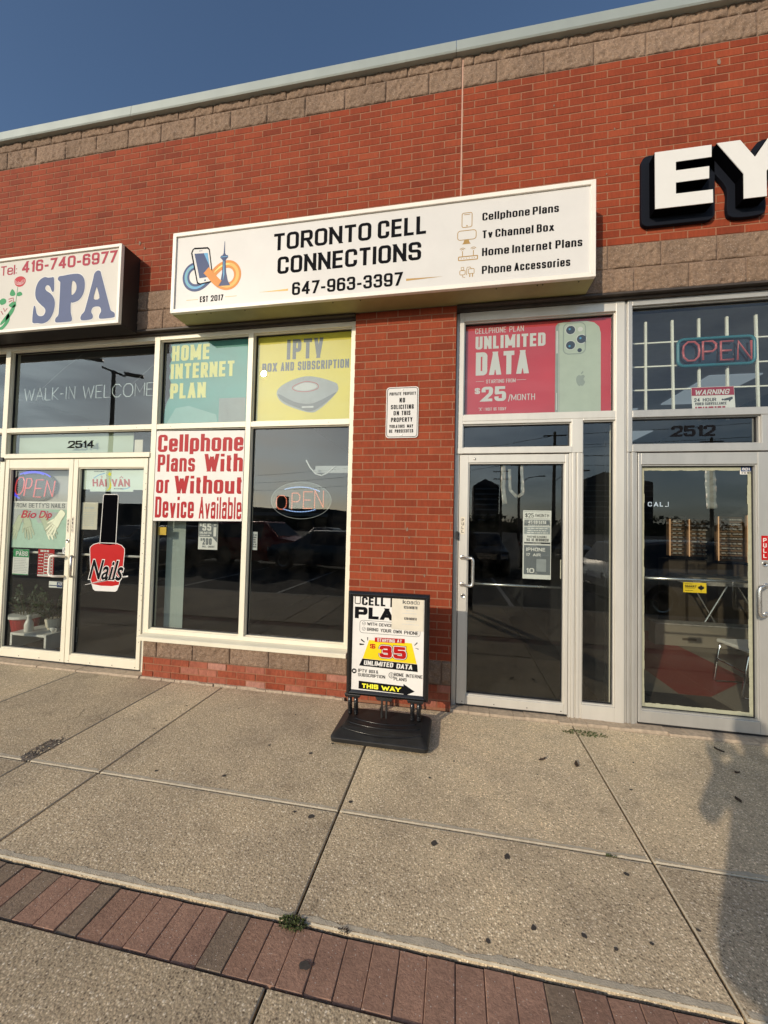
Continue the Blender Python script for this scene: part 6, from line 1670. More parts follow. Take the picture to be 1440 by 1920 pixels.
# salon plants and table
def potted(name, label, c, prof, m, leaf_h, n, seed, rim=None, spread=.22, arch=True):
    t = thing(name, label, 'potted plant', c)
    mb = MB(); mb.lathe(c, prof, 20); mb.build('pot', m, t, smooth=False)
    if rim:
        mb = MB(); mb.lathe((c[0], c[1], c[2]), rim, 20); mb.build('rim', 'white_plastic', t)
    rg = random.Random(seed); lv, st = MB(), MB(); z0 = c[2] + prof[-1][1] - .02
    for i in range(n):
        a = rg.random() * 6.28; L_ = leaf_h * rg.uniform(.55, 1.05); lean = spread * rg.uniform(.15, 1)
        base = Vector((c[0] + .05 * math.cos(a), c[1] + .05 * math.sin(a), z0)); pts = []
        for k in range(7):
            u = k / 6
            pts.append(base + Vector((math.cos(a) * lean * u ** 1.6, math.sin(a) * lean * u ** 1.6, L_ * (u - .18 * u ** 3))))
        st.tube(pts, [.006 * (1 - .7 * k / 6) for k in range(7)], 5)
        for k in range(8, 34):
            u = k / 34 * 6; i0 = min(int(u), 5); p = pts[i0].lerp(pts[i0 + 1], u - i0); d = (pts[i0 + 1] - pts[i0]).normalized()
            s_ = d.cross(Vector((math.cos(a + 1.2), math.sin(a + 1.2), .2))).normalized() * (1 if k % 2 else -1)
            ld = (d * .55 + s_).normalized(); w = ld.cross(Vector((rg.uniform(-1, 1), rg.uniform(-1, 1), 1))).normalized() * .014
            ll = rg.uniform(.045, .075) * (1.05 - .4 * k / 34)
            lv.add([p, p + ld * ll * .45 + w, p + ld * ll, p + ld * ll * .45 - w], [(0, 1, 2, 3)])
    st.build('stem', 'stem', t); lv.build('foliage', 'leaf', t)
    return t
potted('potted_plant', 'leafy plant in a red pot with white rim behind the left salon door', (-5.33, .62, .012), [(.105, 0), (.15, .285)], 'pot_red', .52, 16, 3, rim=[(.158, .286), (.182, .296), (.182, .325), (.168, .330)], spread=.30)
t = thing('side_table', 'small white cube side table inside the left salon door', 'side table', (-4.95, .55, .012))
mb = MB(); mb.box(-5.165, -4.65, .335, .72, .168, .196); mb.build('top', 'white_plastic', t, bevel=.003)
for x0 in (-5.165, -4.678):
    mb = MB(); mb.box(x0, x0 + .028, .337, .718, .012, .167); mb.build('leg', 'white_plastic', t)
mb = MB(); mb.box(-5.136, -4.679, .70, .716, .012, .167); mb.build('back_panel', 'gray_mid', t)
potted('potted_plant', 'dark bushy plant in a cream pot on the white side table', (-4.87, .60, .197), [(.062, 0), (.080, .035), (.090, .125)], 'paper_warm', .36, 14, 8, spread=.24)
t = thing('milk_vase', 'small white bottle shaped vase on the side table edge', 'vase', (-5.01, .42, .197))
mb = MB(); mb.lathe((-5.01, .42, .197), [(.040, 0), (.045, .01), (.045, .085), (.036, .115), (.022, .145), (.022, .18), (.027, .19)], 18); mb.build('body', 'white_plastic', t, smooth=True)
t = thing('tea_cup', 'tiny white cup beside the cream pot on the side table', 'cup', (-4.72, .47, .197))
mb = MB(); mb.lathe((-4.72, .47, .197), [(.018, 0), (.030, .03), (.034, .055)], 16); mb.build('body', 'white_plastic', t, smooth=True)
mb = MB(); mb.tube([(-4.69, .47, .24), (-4.668, .47, .235), (-4.668, .47, .215), (-4.695, .47, .21)], .005, 6); mb.build('handle', 'white_plastic', t)

# ================================================================== PAVEMENT SIGN
YS = -.50
t = thing('pavement_sign', 'black framed sidewalk sign with plan offers on a heavy black base', 'sign', (-.49, -.48, 0))
mb = MB()
def rr3(x0, x1, y0, y1, r, n=4): return rrect(x0, x1, y0, y1, r, n)
rings = []
# base: rounded slab, arched front skirt, sloping shoulders
for z, x0, x1, y0, y1, r in ((.016, -.852, -.160, -.735, -.285, .035), (.046, -.858, -.156, -.740, -.280, .04), (.060, -.848, -.166, -.728, -.290, .04), (.086, -.800, -.205, -.655, -.335, .03), (.092, -.785, -.220, -.630, -.350, .03)):
    rings.append([(x, y, z) for x, y in rr3(x0, x1, y0, y1, r)])
n = len(rings[0])
def arch(p):
    x, y, z = p
    if z < .05 and y < -.6:
        u = (x + .51) / .36
        return (x, y, z + .026 * max(0, 1 - u * u))
    return p
base = len(mb.v)
pts = [arch(p) for r in rings for p in r]
fs = [(i + k * n, (i + 1) % n + k * n, (i + 1) % n + (k + 1) * n, i + (k + 1) * n) for k in range(len(rings) - 1) for i in range(n)]
fs += [tuple((len(rings) - 1) * n + i for i in range(n)), tuple(range(n))[::-1]]
mb.add(pts, fs)
bs = mb.build('base', 'black', t, smooth=False); md = bs.modifiers.new('bevel', 'BEVEL'); md.width = .006; md.segments = 3; md.limit_method = 'ANGLE'; md.angle_limit = RAD(20)
mb = MB()
for k, y in enumerate((-.672, -.600, -.535)):
    w = .30 - .03 * k
    zz = (.0800, .0935, .0935)[k]
    mb.tube([(-.50 + w * u, y - .05 * (1 - u * u) + .03, zz + (.006 * u * u if k == 0 else 0)) for u in [q / 8 - 1 for q in range(17)]], .0035, 6)
mb.build('base_rib', 'black_gloss', bs, smooth=True)
for x in (-.745, -.265):
    mb = MB(); mb.lathe((x - .018, -.66, .022), [(.020, 0), (.024, .004), (.024, .032), (.020, .036)], 16, 'X'); mb.build('wheel', 'black', bs)
for x in (-.757, -.272):
    for dx in (-.024, .024):
        mb = MB(); mb.tube([(x + dx, -.455, .098), (x + dx, -.47, .17), (x + dx, -.475, .245)], .0155, 12)
        for q in range(9): mb.lathe((x + dx, -.458 - .0018 * q, .108 + q * .013), [(.0165, -.003), (.0185, 0), (.0165, .003)], 12)
        mb.build('spring_post', 'black_gloss', t, smooth=True)
    mb = MB(); mb.prism([(x - .055, .238), (x + .055, .238), (x + .065, .262), (x - .065, .262)], -.497, -.462); mb.build('clamp', 'black_gloss', t, bevel=.004)
mb = MB(); mb.prism([(-.565, .232), (-.455, .232), (-.44, .262), (-.58, .262)], -.492, -.466); mb.box(-.535, -.52, -.485, -.472, .10, .232); mb.box(-.50, -.485, -.485, -.472, .10, .232); mb.build('centre_bracket', 'black', t, bevel=.003)
mb = MB()
x0, x1, z0, z1, fw = -.806, -.178, .262, 1.050, .040
def prof_member(a, b, horizontal):
    pass
y0, y1 = -.515, -.465
def mit2(p):
    (ax, az), (bx, bz), (cx_, cz_), (dx, dz) = p
    mx = ((ax + dx) / 2, (az + dz) / 2); my = ((bx + cx_) / 2, (bz + cz_) / 2)
    q = [(ax, y0 + .014, az), (bx, y0 + .014, bz), (my[0], y0, my[1]), (mx[0], y0, mx[1]), (cx_, y0 + .013, cz_), (dx, y0 + .013, dz), (ax, y1, az), (bx, y1, bz), (cx_, y1, cz_), (dx, y1, dz)]
    mb.add(q, [(0, 1, 2, 3), (3, 2, 4, 5), (6, 7, 1, 0), (5, 4, 8, 9), (9, 8, 7, 6), (0, 3, 5, 9, 6), (1, 7, 8, 4, 2)])
a, b, c, d = x0 + fw, x1 - fw, z0 + fw, z1 - fw
mit2([(x0, z0), (x1, z0), (b, c), (a, c)]); mit2([(x1, z1), (x0, z1), (a, d), (b, d)]); mit2([(x0, z1), (x0, z0), (a, c), (a, d)]); mit2([(x1, z0), (x1, z1), (b, d), (b, c)])
mb.build('frame', 'black_gloss', t, bevel=.004, seg=3)
mb = MB(); mb.box(a - .006, b + .006, -.499, -.475, c - .006, d + .006); f = mb.build('poster_panel', 'paper', t)
Y = -.4998
mb = MB(); mb.ribbon(rrect(-.752, -.711, .956, 1.03, .008), .006, Y, True)
write(mb, 'CELL', -.698, -.512, .947, 1.011, Y, .26, gap=.13); mb.sheet(-.476, -.462, .944, 1.010, Y)
write(mb, 'PLA', -.752, -.452, .844, .932, Y, .36, ty=.26, gap=.10)
write(mb, 'WITH', -.653, -.575, .795, .819, Y, .19, gap=.12); write(mb, 'DEVICE', -.560, -.456, .794, .817, Y, .19, gap=.12)
write(mb, 'BRING', -.653, -.565, .754, .778, Y, .19, gap=.12); write(mb, 'YOUR', -.547, -.465, .752, .777, Y, .19, gap=.12); write(mb, 'OWN', -.448, -.385, .750, .775, Y, .19, gap=.12); write(mb, 'PHONE', -.366, -.259, .748, .774, Y, .19, gap=.12)
mb.ribbon(rrect(-.710, -.246, .736, .831, .022), .0025, Y, True)
for z in (.808, .767):
    mb.ribbon([(-.678 + .013 * math.cos(q * .314), z + .013 * math.sin(q * .314)) for q in range(20)], .002, Y, True); mb.ribbon([(-.685, z), (-.680, z - .006), (-.671, z + .006)], .0028, Y)
for p in ([(-.710, .655), (-.672, .652), (-.672, .646), (-.708, .640)], [(-.695, .690), (-.668, .668), (-.672, .662), (-.700, .680)], [(-.650, .705), (-.642, .705), (-.644, .680), (-.648, .680)], [(-.285, .668), (-.262, .690), (-.268, .695), (-.288, .672)], [(-.280, .652), (-.255, .648), (-.255, .641), (-.279, .650)]): mb.poly(p, Y)
mb.poly([(-.684, .541), (-.263, .532), (-.258, .476), (-.708, .486)], Y)
write(mb, 'IPTV', -.715, -.645, .437, .462, Y, .185, gap=.13); write(mb, 'BOX', -.630, -.582, .437, .461, Y, .185, gap=.13); write(mb, '&', -.575, -.558, .437, .461, Y, .17)
write(mb, 'SUBSCRIPTION', -.715, -.504, .405, .429, Y, .185, gap=.12)
write(mb, 'HOME', -.436, -.363, .431, .456, Y, .185, gap=.13); write(mb, 'INTERNE', -.346, -.222, .430, .455, Y, .185, gap=.12); write(mb, 'PLANS', -.438, -.340, .399, .423, Y, .185, gap=.12)
mb.disc(-.746, .442, .019, Y); mb.ribbon([(-.456 + .020 * math.cos(q * .314), .434 + .020 * math.sin(q * .314)) for q in range(20)], .0035, Y, True)
for dz in (-.008, 0, .008): mb.sheet(-.470, -.442, .434 + dz - .0008, .434 + dz + .0008, Y)
mb.ribbon([(-.456, .416), (-.456, .452)], .0016, Y)
mb.poly([(-.708, .371), (-.363, .363), (-.363, .379), (-.278, .330), (-.360, .289), (-.362, .305), (-.709, .312)], Y)
mb.build('lettering', 'ink', f)
mb = MB(); mb.poly([(-.635, .685), (-.307, .685), (-.267, .534), (-.682, .542)], Y + .0002); mb.build('yellow_panel', 'yellow_print', f)
mb = MB(); mb.poly([(-.590, .708), (-.360, .713), (-.360, .679), (-.591, .674)], Y - .0004); write(mb, '$', -.627, -.584, .621, .659, Y - .0004, .24); mb.build('red_print', 'red_vivid', f)
for nm, gr, m, yy in (('price_shadow', .018, 'ink', .0006), ('price_outline', .011, 'letter_white', .0012), ('price', 0, 'red_vivid', .0018)):
    mb = MB(); write(mb, '35', -.552, -.348, .563, .652, Y - yy, .36, ty=.25, gap=.12, grow=gr); mb.build(nm, m, f)
mb = MB(); write(mb, 'STARTING', -.571, -.435, .679, .704, Y - .0009, .2, gap=.12); write(mb, 'AT', -.418, -.381, .682, .706, Y - .0009, .2, gap=.12)
write(mb, 'UNLIMITED', -.672, -.446, .494, .529, Y - .0006, .27, gap=.10, shear=.12); write(mb, 'DATA', -.420, -.300, .490, .525, Y - .0006, .27, gap=.09, shear=.12)
mb.sheet(-.755, -.737, .435, .449, Y - .0005); mb.build('white_print', 'letter_white', f)
mb = MB(); write(mb, 'THIS', -.683, -.555, .320, .354, Y - .0006, .32, ty=.26, gap=.10); write(mb, 'WAY', -.530, -.383, .318, .351, Y - .0006, .32, ty=.26, gap=.07); mb.build('yellow_print', 'lemon', f)
mb = MB(); mb.prism([(-.463, .782), (-.222, .778), (-.222, 1.011), (-.463, 1.011)], Y - .0032, Y - .0022); pp = mb.build('pasted_sheet', 'paper_warm', t)
mb = MB(); yk = Y - .004
for ch, u0, u1, tt in (('k', -.381, -.356, .20), ('o', -.351, -.327, .20), ('a', -.322, -.302, .16), ('d', -.297, -.277, .13), ('o', -.272, -.254, .10)): write(mb, ch, u0, u1, .975, 1.006, yk, tt)
write(mb, '$25/MONTH', -.372, -.270, .940, .961, yk, .2, gap=.12); write(mb, '$29/MONTH', -.367, -.274, .857, .876, yk, .2, gap=.12)
mb.build('lettering', 'ink_soft', pp)
mb = MB(); greek(mb, -.353, -.285, .920, .932, yk, 1, 1, .4); greek(mb, -.384, -.25, .899, .911, yk, 1, 2, .4); greek(mb, -.351, -.28, .841, .850, yk, 1, 3, .4); greek(mb, -.383, -.25, .819, .829, yk, 1, 4, .4); mb.build('fine_print', 'gray_light', pp)

# ================================================================== THE CAR PARK BEHIND THE VIEWER (seen in the glass)
def make_car(name, label, x, y, heading, paint, kind='sedan', group='cars standing in the car park'):
    """body lofted along its length; local +X is the nose"""
    L_, W_, H_ = {'sedan': (4.7, 1.82, 1.45), 'hatch': (4.2, 1.78, 1.50), 'suv': (4.6, 1.86, 1.72), 'pickup': (5.5, 1.98, 1.85)}[kind]
    t = thing(name, label, 'car', (x, y, -.146), group); t.rotation_euler = (0, 0, heading)
    R_ = Matrix.Rotation(heading, 4, 'Z'); org = Vector((x, y, -.146))
    def P(q): return tuple(org + (R_ @ Vector(q)))
    hb = .92 if kind in ('suv', 'pickup') else .82
    top = {'sedan': [(-.5, .72, 0), (-.47, .95, 0), (-.36, 1.0, 0), (-.22, H_, 1), (.08, H_, 1), (.24, 1.0, 0), (.44, .88, 0), (.5, .62, 0)],
           'hatch': [(-.5, .75, 0), (-.48, 1.0, 0), (-.40, H_ - .06, 1), (-.25, H_, 1), (.06, H_, 1), (.25, 1.0, 0), (.44, .88, 0), (.5, .62, 0)],
           'suv': [(-.5, .80, 0), (-.485, 1.08, 0), (-.43, H_ - .05, 1), (-.25, H_, 1), (.08, H_, 1), (.24, 1.12, 0), (.45, 1.0, 0), (.5, .72, 0)],
           'pickup': [(-.5, .75, 0), (-.498, 1.08, 0), (-.14, 1.08, 0), (-.10, H_ - .03, 1), (.10, H_, 1), (.22, 1.18, 0), (.46, 1.06, 0), (.5, .80, 0)]}[kind]
    st = []
    for u, zt, cab in top:
        w = W_ / 2 * (.86 if abs(u) > .47 else (.97 if abs(u) > .4 else 1)); zb = .30 if abs(u) > .47 else .22
        zs = min(zt, hb + .1) if cab else zt
        wt = w * (.74 if cab else .90)
        st.append([(u * L_, -w * .93, zb), (u * L_, -w, (zb + hb) / 2), (u * L_, -w * .97, min(zs, hb + .08)), (u * L_, -wt, zt), (u * L_, 0, zt + .02), (u * L_, wt, zt), (u * L_, w * .97, min(zs, hb + .08)), (u * L_, w, (zb + hb) / 2), (u * L_, w * .93, zb)])
    mb = MB(); k = 9
    mb.add([P(q) for s_ in st for q in s_], [(i * k + j, i * k + j + 1, (i + 1) * k + j + 1, (i + 1) * k + j) for i in range(len(st) - 1) for j in range(k - 1)] + [tuple(range(k))[::-1], tuple((len(st) - 1) * k + j for j in range(k))] + [(i * k, (i + 1) * k, (i + 1) * k + 8, i * k + 8) for i in range(len(st) - 1)])
    b = mb.build('body', paint, t, bevel=.03, seg=3, smooth=True)
    mb = MB()
    for i in range(len(st) - 1):
        (a, b_), (u0, u1) = (st[i], st[i + 1]), (top[i], top[i + 1])
        if u0[2] or u1[2]:
            lo, hi = (.14, .90) if (u0[2] and u1[2]) else (.10, .93)
            for j0, j1, o in ((2, 3, -.012), (5, 6, .012)):
                if u0[2] != u1[2]:
                    continue
                A, B_, C_, D_ = (Vector(a[j0]), Vector(b_[j0]), Vector(b_[j1]), Vector(a[j1]))
                q = [A.lerp(D_, .12 if j0 == 2 else .10), B_.lerp(C_, .12 if j0 == 2 else .10), B_.lerp(C_, .88), A.lerp(D_, .88)]
                mb.add([P(v + Vector((0, o, .004))) for v in q], [(0, 1, 2, 3)])
            if u0[2] != u1[2]:      # windscreen and rear window
                A, B_, C_, D_ = Vector(a[3]), Vector(a[5]), Vector(b_[5]), Vector(b_[3])
                nrm = (B_ - A).cross(D_ - A).normalized(); nrm = nrm if nrm.z > 0 else -nrm
                q = [A.lerp(B_, .06).lerp(D_.lerp(C_, .06), .08), A.lerp(B_, .94).lerp(D_.lerp(C_, .94), .08), A.lerp(B_, .94).lerp(D_.lerp(C_, .94), .92), A.lerp(B_, .06).lerp(D_.lerp(C_, .06), .92)]
                mb.add([P(v + nrm * .026) for v in q], [(0, 1, 2, 3)])
    mb.build('window', 'car_glass', t)
    for u in (-.30, .315):
        for s_ in (-1, 1):
            mb = MB(); r = .37 if kind in ('suv', 'pickup') else .33
            c = Vector((u * L_, s_ * (W_ / 2 - .09), r)); ang = [2 * math.pi * q / 20 for q in range(20)]
            def ring(rr, yy): return [P((c.x + rr * math.cos(q), c.y + yy, c.z + rr * math.sin(q))) for q in ang]
            pts = ring(r, -.11) + ring(r, .11) + ring(r * .66, s_ * .112) + ring(r * .6, s_ * .09)
            mb.add(pts, [(i, (i + 1) % 20, 20 + (i + 1) % 20, 20 + i) for i in range(20)] + [tuple(range(20)), tuple(range(20, 40))])
            wh = mb.build('wheel', 'tyre', t)
            mb = MB(); mb.add(ring(r * .66, s_ * .114) + ring(r * .2, s_ * .085), [(i, (i + 1) % 20, 20 + (i + 1) % 20, 20 + i) for i in range(20)] + [tuple(range(20, 40))]); mb.build('rim', 'steel', wh)
    for s_ in (-1, 1):
        def lamp(u0, u1, z0, z1, ya, yb, m, nm):
            mb = MB(); xs = sorted((u0 * L_, u1 * L_)); ys = sorted((s_ * ya, s_ * yb))
            p = [(x_, y_, z_) for z_ in (z0, z1) for x_, y_ in ((xs[0], ys[0]), (xs[1], ys[0]), (xs[1], ys[1]), (xs[0], ys[1]))]
            mb.add([P(q) for q in p], [(3, 2, 1, 0), (4, 5, 6, 7), (0, 1, 5, 4), (1, 2, 6, 5), (2, 3, 7, 6), (3, 0, 4, 7)]); mb.build(nm, m, t, bevel=.02)
        lamp(.478, .497, hb - .20, hb - .04, W_ * .30, W_ * .44, 'lamp_clear', 'headlight')
        lamp(-.503, -.478, hb - .06, hb + .13, W_ * .33, W_ * .46, 'lamp_red', 'taillight')
    mb = MB(); p = [(-.504 * L_, -.26, hb - .14), (-.504 * L_, .26, hb - .14), (-.504 * L_, .26, hb - .01), (-.504 * L_, -.26, hb - .01)]
    mb.add([P(q) for q in p], [(0, 3, 2, 1)]); mb.build('plate', 'plate', t)
    mb = MB()
    for q in range(5):
        z = hb - .26 + q * .055; pp_ = [(.499 * L_, -.42, z), (.499 * L_, .42, z), (.499 * L_, .42, z + .03), (.499 * L_, -.42, z + .03)]
        mb.add([P(v) for v in pp_], [(0, 1, 2, 3)])
    mb.build('grille', 'chrome', t)
    mb = MB(); mb.add([P(v) for v in ((-.508 * L_, -W_ * .42, .34), (-.508 * L_, W_ * .42, .34), (-.508 * L_, W_ * .42, .52), (-.508 * L_, -W_ * .42, .52), (-.47 * L_, -W_ * .47, .34), (-.47 * L_, W_ * .47, .34), (-.47 * L_, W_ * .47, .52), (-.47 * L_, -W_ * .47, .52))], [(0, 3, 2, 1), (0, 1, 5, 4), (3, 7, 6, 2), (0, 4, 7, 3), (1, 2, 6, 5)]); mb.build('bumper', 'black', t)
    # children were laid out in world space: hand them the thing's frame
    inv = (Matrix.Translation(org) @ R_).inverted()
    for ch in t.children: ch.matrix_parent_inverse = inv
    return t
make_car('parked_car', 'dark gray sedan mirrored in the right pane of the phone shop window', -4.6, -10.4, RAD(192), 'car_graphite')
make_car('parked_car', 'red sport utility mirrored at the left of the same window pane', -7.6, -11.2, RAD(10), 'car_crimson', 'suv')
make_car('parked_car', 'dark blue hatchback mirrored under the red lettered banner', -10.4, -10.6, RAD(90), 'car_ink blue', 'hatch')
make_car('parked_car', 'pale sedan far back in the mirrored car park', -8.0, -19.6, RAD(88), 'car_pearl')
make_car('parked_car', 'silver hatchback mirrored in the narrow sidelight beside the phone shop door', 5.1, -6.1, RAD(-12), 'car_silver', 'hatch')
make_car('parked_car', 'black pickup with chrome grille mirrored at the right of the phone shop door', 3.7, -12.4, RAD(92), 'car_jet', 'pickup')
make_car('parked_car', 'black sedan mirrored at the middle of the phone shop door', 1.0, -12.6, RAD(90), 'car_jet', 'sedan')
make_car('parked_car', 'graphite sedan in the mirrored row left of the red sport utility', -13.6, -11.0, RAD(92), 'car_graphite', 'sedan')

def building(name, label, boxes, m, roof=None):
    t = thing(name, label, 'building', (boxes[0][0], boxes[0][2], 0))
    mb = MB()
    for b in boxes: mb.box(*b)
    mb.build('wall', m, t)
    if roof:
        mb = MB()
        for (x0, x1, y0, y1, z0, h) in roof:
            cx_, cy_ = (x0 + x1) / 2, (y0 + y1) / 2
            mb.add([(x0, y0, z0), (x1, y0, z0), (x1, y1, z0), (x0, y1, z0), (cx_, cy_, z0 + h)], [(0, 1, 4), (1, 2, 4), (2, 3, 4), (3, 0, 4)])
        mb.build('roof', m, t)
    return t
tw = building('apartment_tower', 'dark apartment tower with a peaked roof mirrored in the phone shop door', [(10.5, 25.5, -262, -240, -.2, 27)], 'tower', [(10.5, 25.5, -262, -240, 27, 5.5)])
mb = MB()
for r in range(8): mb.box(11.5, 24.5, -239.9, -239.2, 3.2 * r + 2, 3.2 * r + 2.9)
mb.build('balcony_rail', 'gray_mid', tw)
tw = building('apartment_tower', 'dark slab tower with a peaked roof mirrored in the narrow sidelight', [(70, 110, -270, -240, -.2, 29)], 'tower', [(70, 110, -270, -240, 29, 8)])
mb = MB()
for r in range(9): mb.box(71, 109, -239.9, -239.2, 3.1 * r + 2, 3.1 * r + 2.6)
mb.build('balcony_rail', 'gray_mid', tw)
building('apartment_tower', 'slim stepped tower mirrored in the phone shop window', [(-146, -141.5, -310, -296, -.2, 24), (-152, -146.01, -310, -296, -.2, 13)], 'tower')
pz = building('shopping_plaza', 'long low plaza mirrored across the phone shop window', [(-50, -28.5, -104, -84, -.2, 5.0), (-120, -50.01, -104, -80, -.2, 5.4)], 'plaza')
mb = MB(); mb.box(-49, -29.5, -83.9, -83, 3.2, 4.0); mb.build('fascia', 'gray_mid', pz)
mb = MB()
for k in range(5): mb.box(-48 + k * 3.8, -45 + k * 3.8, -83.95, -83.8, .2, 2.9)
mb.build('window', 'car_glass', pz)
mb = MB(); rg = random.Random(12)
for i in range(5200):
    x = rg.uniform(-260, 260); h = 5.2 + 2.6 * noise.noise(Vector((x * .05, 0, 0))) + 1.8 * noise.noise(Vector((x * .21, 3, 0)))
    p = Vector((x, -145 + rg.uniform(-5, 5), rg.uniform(0, 1) ** .7 * h)); s_ = rg.uniform(.5, 1.1)
    a, b = Vector((rg.uniform(-1, 1), rg.uniform(-1, 1), rg.uniform(-1, 1))) * s_, Vector((rg.uniform(-1, 1), rg.uniform(-1, 1), rg.uniform(-1, 1))) * s_
    mb.add([p - a, p + b, p + a, p - b], [(0, 1, 2, 3)])
xs = [-260 + 4 * q for q in range(131)]
tp = [3.2 + 1.6 * noise.noise(Vector((x * .05, 0, 0))) + 1.2 * noise.noise(Vector((x * .21, 3, 0))) for x in xs]
for q in range(130): mb.add([(xs[q], -145, -.2), (xs[q + 1], -145, -.2), (xs[q + 1], -145, tp[q + 1]), (xs[q], -145, tp[q]), (xs[q], -149, -.2), (xs[q + 1], -149, -.2), (xs[q + 1], -149, tp[q + 1]), (xs[q], -149, tp[q])], [(0, 1, 2, 3), (3, 2, 6, 7), (5, 4, 7, 6)])
o = mb.build('treeline', 'tree_far'); o['kind'] = 'stuff'; o['label'] = 'far dark line of trees mirrored along the horizon'
# lamp standard with two heads
t = thing('lamp_post', 'twin headed car park lamp mirrored in the salon transom', 'lamp post', (-17.55, -13.3, -.15))
mb = MB(); mb.tube([(-17.55, -13.3, -.15), (-17.55, -13.3, 9.25)], [.13, .09], 12); mb.build('pole', 'pole_dark', t)
mb = MB(); mb.tube([(-18.05, -13.1, 9.38), (-17.55, -13.3, 9.2), (-17.05, -13.5, 9.02)], .05, 8); mb.build('arm', 'pole_dark', t)
for s_, z in ((-1, 9.75), (1, 9.12)):
    mb = MB(); c = Vector((-17.55 + s_ * .88, -13.3 - s_ * .35, z)); d = Vector((s_ * .8, -s_ * .57, 0)).normalized()
    mb.obox(c, d * .42, Vector((-d.y, d.x, 0)) * .17, (0, 0, .06)); mb.build('lamp_head', 'pole_dark', t, bevel=.03)
for i, (x, y, h, lab) in enumerate(((9.8, -38, 11.5, 'timber utility pole mirrored at the right of the phone shop door'), (8.2, -50, 12.5, 'timber utility pole with street lamp arm mirrored in the phone shop door'), (6.2, -53, 11, 'timber utility pole mirrored beside the dark tower'), (25, -40, 11, 'timber utility pole mirrored in the optical shop door'))):
    t = thing('utility_pole', lab, 'utility pole', (x, y, -.15), 'utility poles along the far road')
    mb = MB(); mb.tube([(x, y, -.15), (x, y, h)], [.19, .13], 10); mb.build('pole', 'pole_wood', t)
    mb = MB()
    for z in (h - .4, h - 1.5, h - 2.6): mb.obox((x, y, z), (1.1, 0, 0), (0, .05, 0), (0, 0, .06))
    mb.build('crossarm', 'pole_wood', t)
    if i in (0, 1):
        mb = MB(); mb.tube([(x, y, h - 5.2), (x + 1.2, y, h - 4.3), (x + 2.6, y, h - 4.1)], .045, 8); mb.obox((x + 2.9, y, h - 4.1), (.4, 0, 0), (0, .14, 0), (0, 0, .06)); mb.build('lamp_arm', 'pole_dark', t)
def wire(label, a, b, sag):
    mb = MB(); A, B_ = Vector(a), Vector(b)
    mb.tube([A.lerp(B_, k / 16) - Vector((0, 0, sag * 4 * (k / 16) * (1 - k / 16))) for k in range(17)], .022, 5)
    return tag(mb.build('overhead_wire', 'black'), label, 'wire', 'overhead wires along the far road')
for k, (z, s_) in enumerate(((11.1, .8), (10.0, .9), (8.9, 1.0))):
    wire('overhead wire strung between the mirrored utility poles', (-60, -70, z), (9.8, -38, z), s_ * 2)
    wire('overhead wire strung between the mirrored utility poles', (9.8, -38, z), (70, -14, z), s_)
    wire('overhead wire strung between the mirrored utility poles', (8.2, -50, z + 1), (90, -24, z + 1), s_ * 1.5)

# ---- the photographer, whose shadow reaches the doors
t = thing('person', 'person standing at the kerb with both arms raised to a phone', 'person', (.14, -3.86, 0))
me = bpy.data.meshes.new('body')
J = {'pelvis': (.14, -3.90, .95, .15, .115), 'waist': (.14, -3.91, 1.12, .145, .11), 'chest': (.14, -3.90, 1.32, .165, .12), 'collar': (.14, -3.89, 1.46, .12, .09), 'neck': (.14, -3.87, 1.53, .055, .055), 'jaw': (.14, -3.84, 1.60, .075, .085), 'skull': (.14, -3.84, 1.70, .085, .10), 'crown': (.14, -3.85, 1.76, .06, .07),
     'lsh': (-.05, -3.88, 1.41, .065, .065), 'lel': (-.12, -3.74, 1.17, .048, .048), 'lwr': (.06, -3.57, 1.30, .033, .033), 'lha': (.085, -3.50, 1.335, .028, .035),
     'rsh': (.33, -3.88, 1.41, .065, .065), 'rel': (.36, -3.70, 1.20, .048, .048), 'rwr': (.27, -3.57, 1.30, .033, .033), 'rha': (.225, -3.51, 1.335, .028, .035),
     'lhip': (.04, -3.90, .90, .105, .105), 'lkn': (.03, -3.86, .50, .072, .075), 'lan': (.02, -3.91, .09, .045, .05), 'lto': (.0, -3.74, .035, .04, .03),
     'rhip': (.25, -3.90, .90, .105, .105), 'rkn': (.28, -3.86, .50, .072, .075), 'ran': (.29, -3.93, .09, .045, .05), 'rto': (.32, -3.77, .035, .04, .03)}
names = list(J)
ed = [('pelvis', 'waist'), ('waist', 'chest'), ('chest', 'collar'), ('collar', 'neck'), ('neck', 'jaw'), ('jaw', 'skull'), ('skull', 'crown'), ('collar', 'lsh'), ('lsh', 'lel'), ('lel', 'lwr'), ('lwr', 'lha'), ('collar', 'rsh'), ('rsh', 'rel'), ('rel', 'rwr'), ('rwr', 'rha'),
      ('pelvis', 'lhip'), ('lhip', 'lkn'), ('lkn', 'lan'), ('lan', 'lto'), ('pelvis', 'rhip'), ('rhip', 'rkn'), ('rkn', 'ran'), ('ran', 'rto')]
vs = [Vector(J[n_][:3]) for n_ in names]; es = [(names.index(a), names.index(b)) for a, b in ed]; rad = [J[n_][3:] for n_ in names]
def finger(root, pts, r):
    i0 = names.index(root); prev = i0
    for q in pts:
        vs.append(Vector(q)); rad.append((r, r)); es.append((prev, len(vs) - 1)); prev = len(vs) - 1
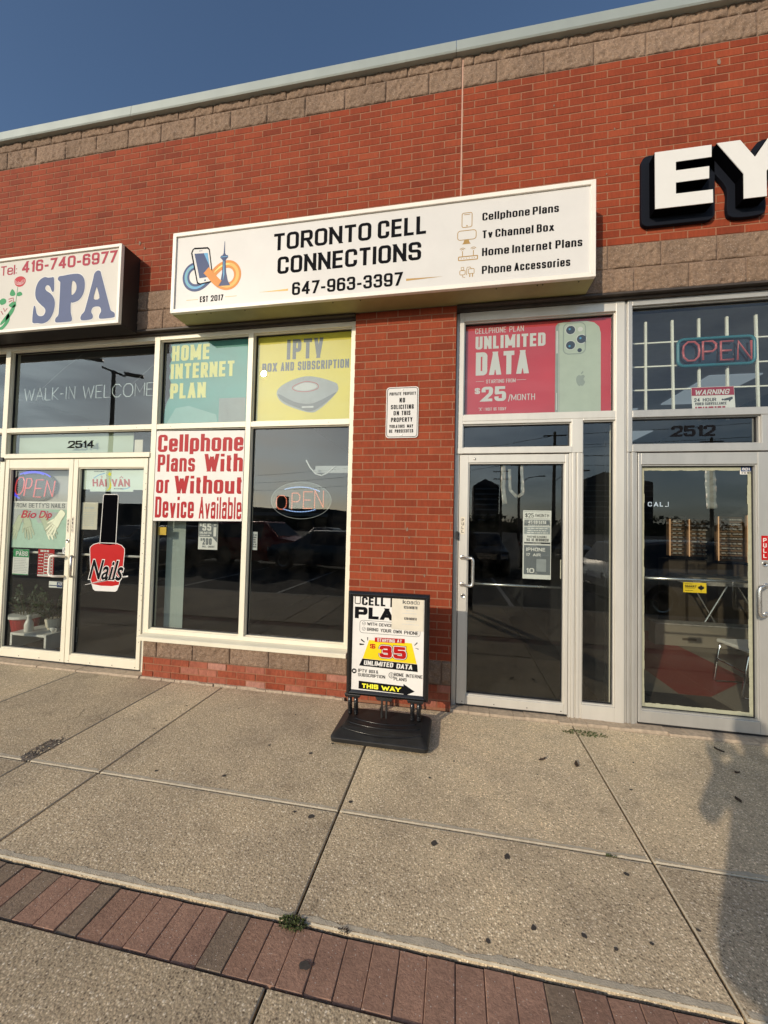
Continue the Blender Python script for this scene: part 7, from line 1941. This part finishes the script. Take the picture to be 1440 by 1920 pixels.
for k in range(4):
    finger('lha', [(.070, -3.470 - .004 * k, 1.335 + .020 * k), (.062, -3.438, 1.338 + .022 * k), (.088, -3.424, 1.340 + .022 * k)], .0085)
finger('lha', [(.120, -3.475, 1.365), (.115, -3.472, 1.392)], .0095)
for k in range(4):
    finger('rha', [(.212, -3.475 - .004 * k, 1.335 + .020 * k), (.214, -3.445, 1.338 + .022 * k), (.186, -3.430, 1.340 + .022 * k)], .0085)
finger('rha', [(.195, -3.485, 1.365), (.175, -3.480, 1.38)], .0095)
me.from_pydata([tuple(v) for v in vs], es, [])
ob = bpy.data.objects.new('body', me); C.objects.link(ob); adopt(ob, t)
sk = ob.modifiers.new('skin', 'SKIN'); sd = ob.modifiers.new('smooth', 'SUBSURF'); sd.levels = 2; sd.render_levels = 2
if not me.skin_vertices:
    bpy.context.view_layer.update()
for v, r in zip(me.skin_vertices[0].data, rad): v.radius = r
me.skin_vertices[0].data[0].use_root = True
me.materials.append(K['cloth'])
mb = MB()
mb.lathe((.14, -3.86, 1.66), [(.04, -.06), (.096, -.03), (.108, .03), (.098, .09), (.06, .125), (.01, .135)], 18); mb.build('hair', 'black', t, smooth=True)
mb = MB(); nj = 28; rj = random.Random(2); pts = []
for z, rx, ry in ((.855, .31, .20), (.93, .315, .19), (1.04, .27, .175), (1.16, .225, .165), (1.28, .20, .155), (1.40, .20, .125), (1.475, .11, .09)):
    for q in range(nj):
        a_ = 2 * math.pi * q / nj; k_ = 1 + (.05 * math.sin(5 * a_ + z * 4) if z < 1.2 else 0)
        pts.append((.14 + rx * k_ * math.cos(a_), -3.895 + ry * k_ * math.sin(a_), z - (.03 * math.cos(a_) if z < .9 else 0)))
mb.add(pts, [(i + k * nj, (i + 1) % nj + k * nj, (i + 1) % nj + (k + 1) * nj, i + (k + 1) * nj) for k in range(6) for i in range(nj)])
o = mb.build('jacket', 'cloth', t, smooth=True); md = o.modifiers.new('thick', 'SOLIDIFY'); md.thickness = .008
mb = MB(); mb.prism(rrect(.098, .176, 1.335, 1.495, .010), -3.460, -3.452); tag(mb.build('mobile_phone', 'black_gloss'), 'slim black phone held upright in both hands of the person at the kerb', 'phone')
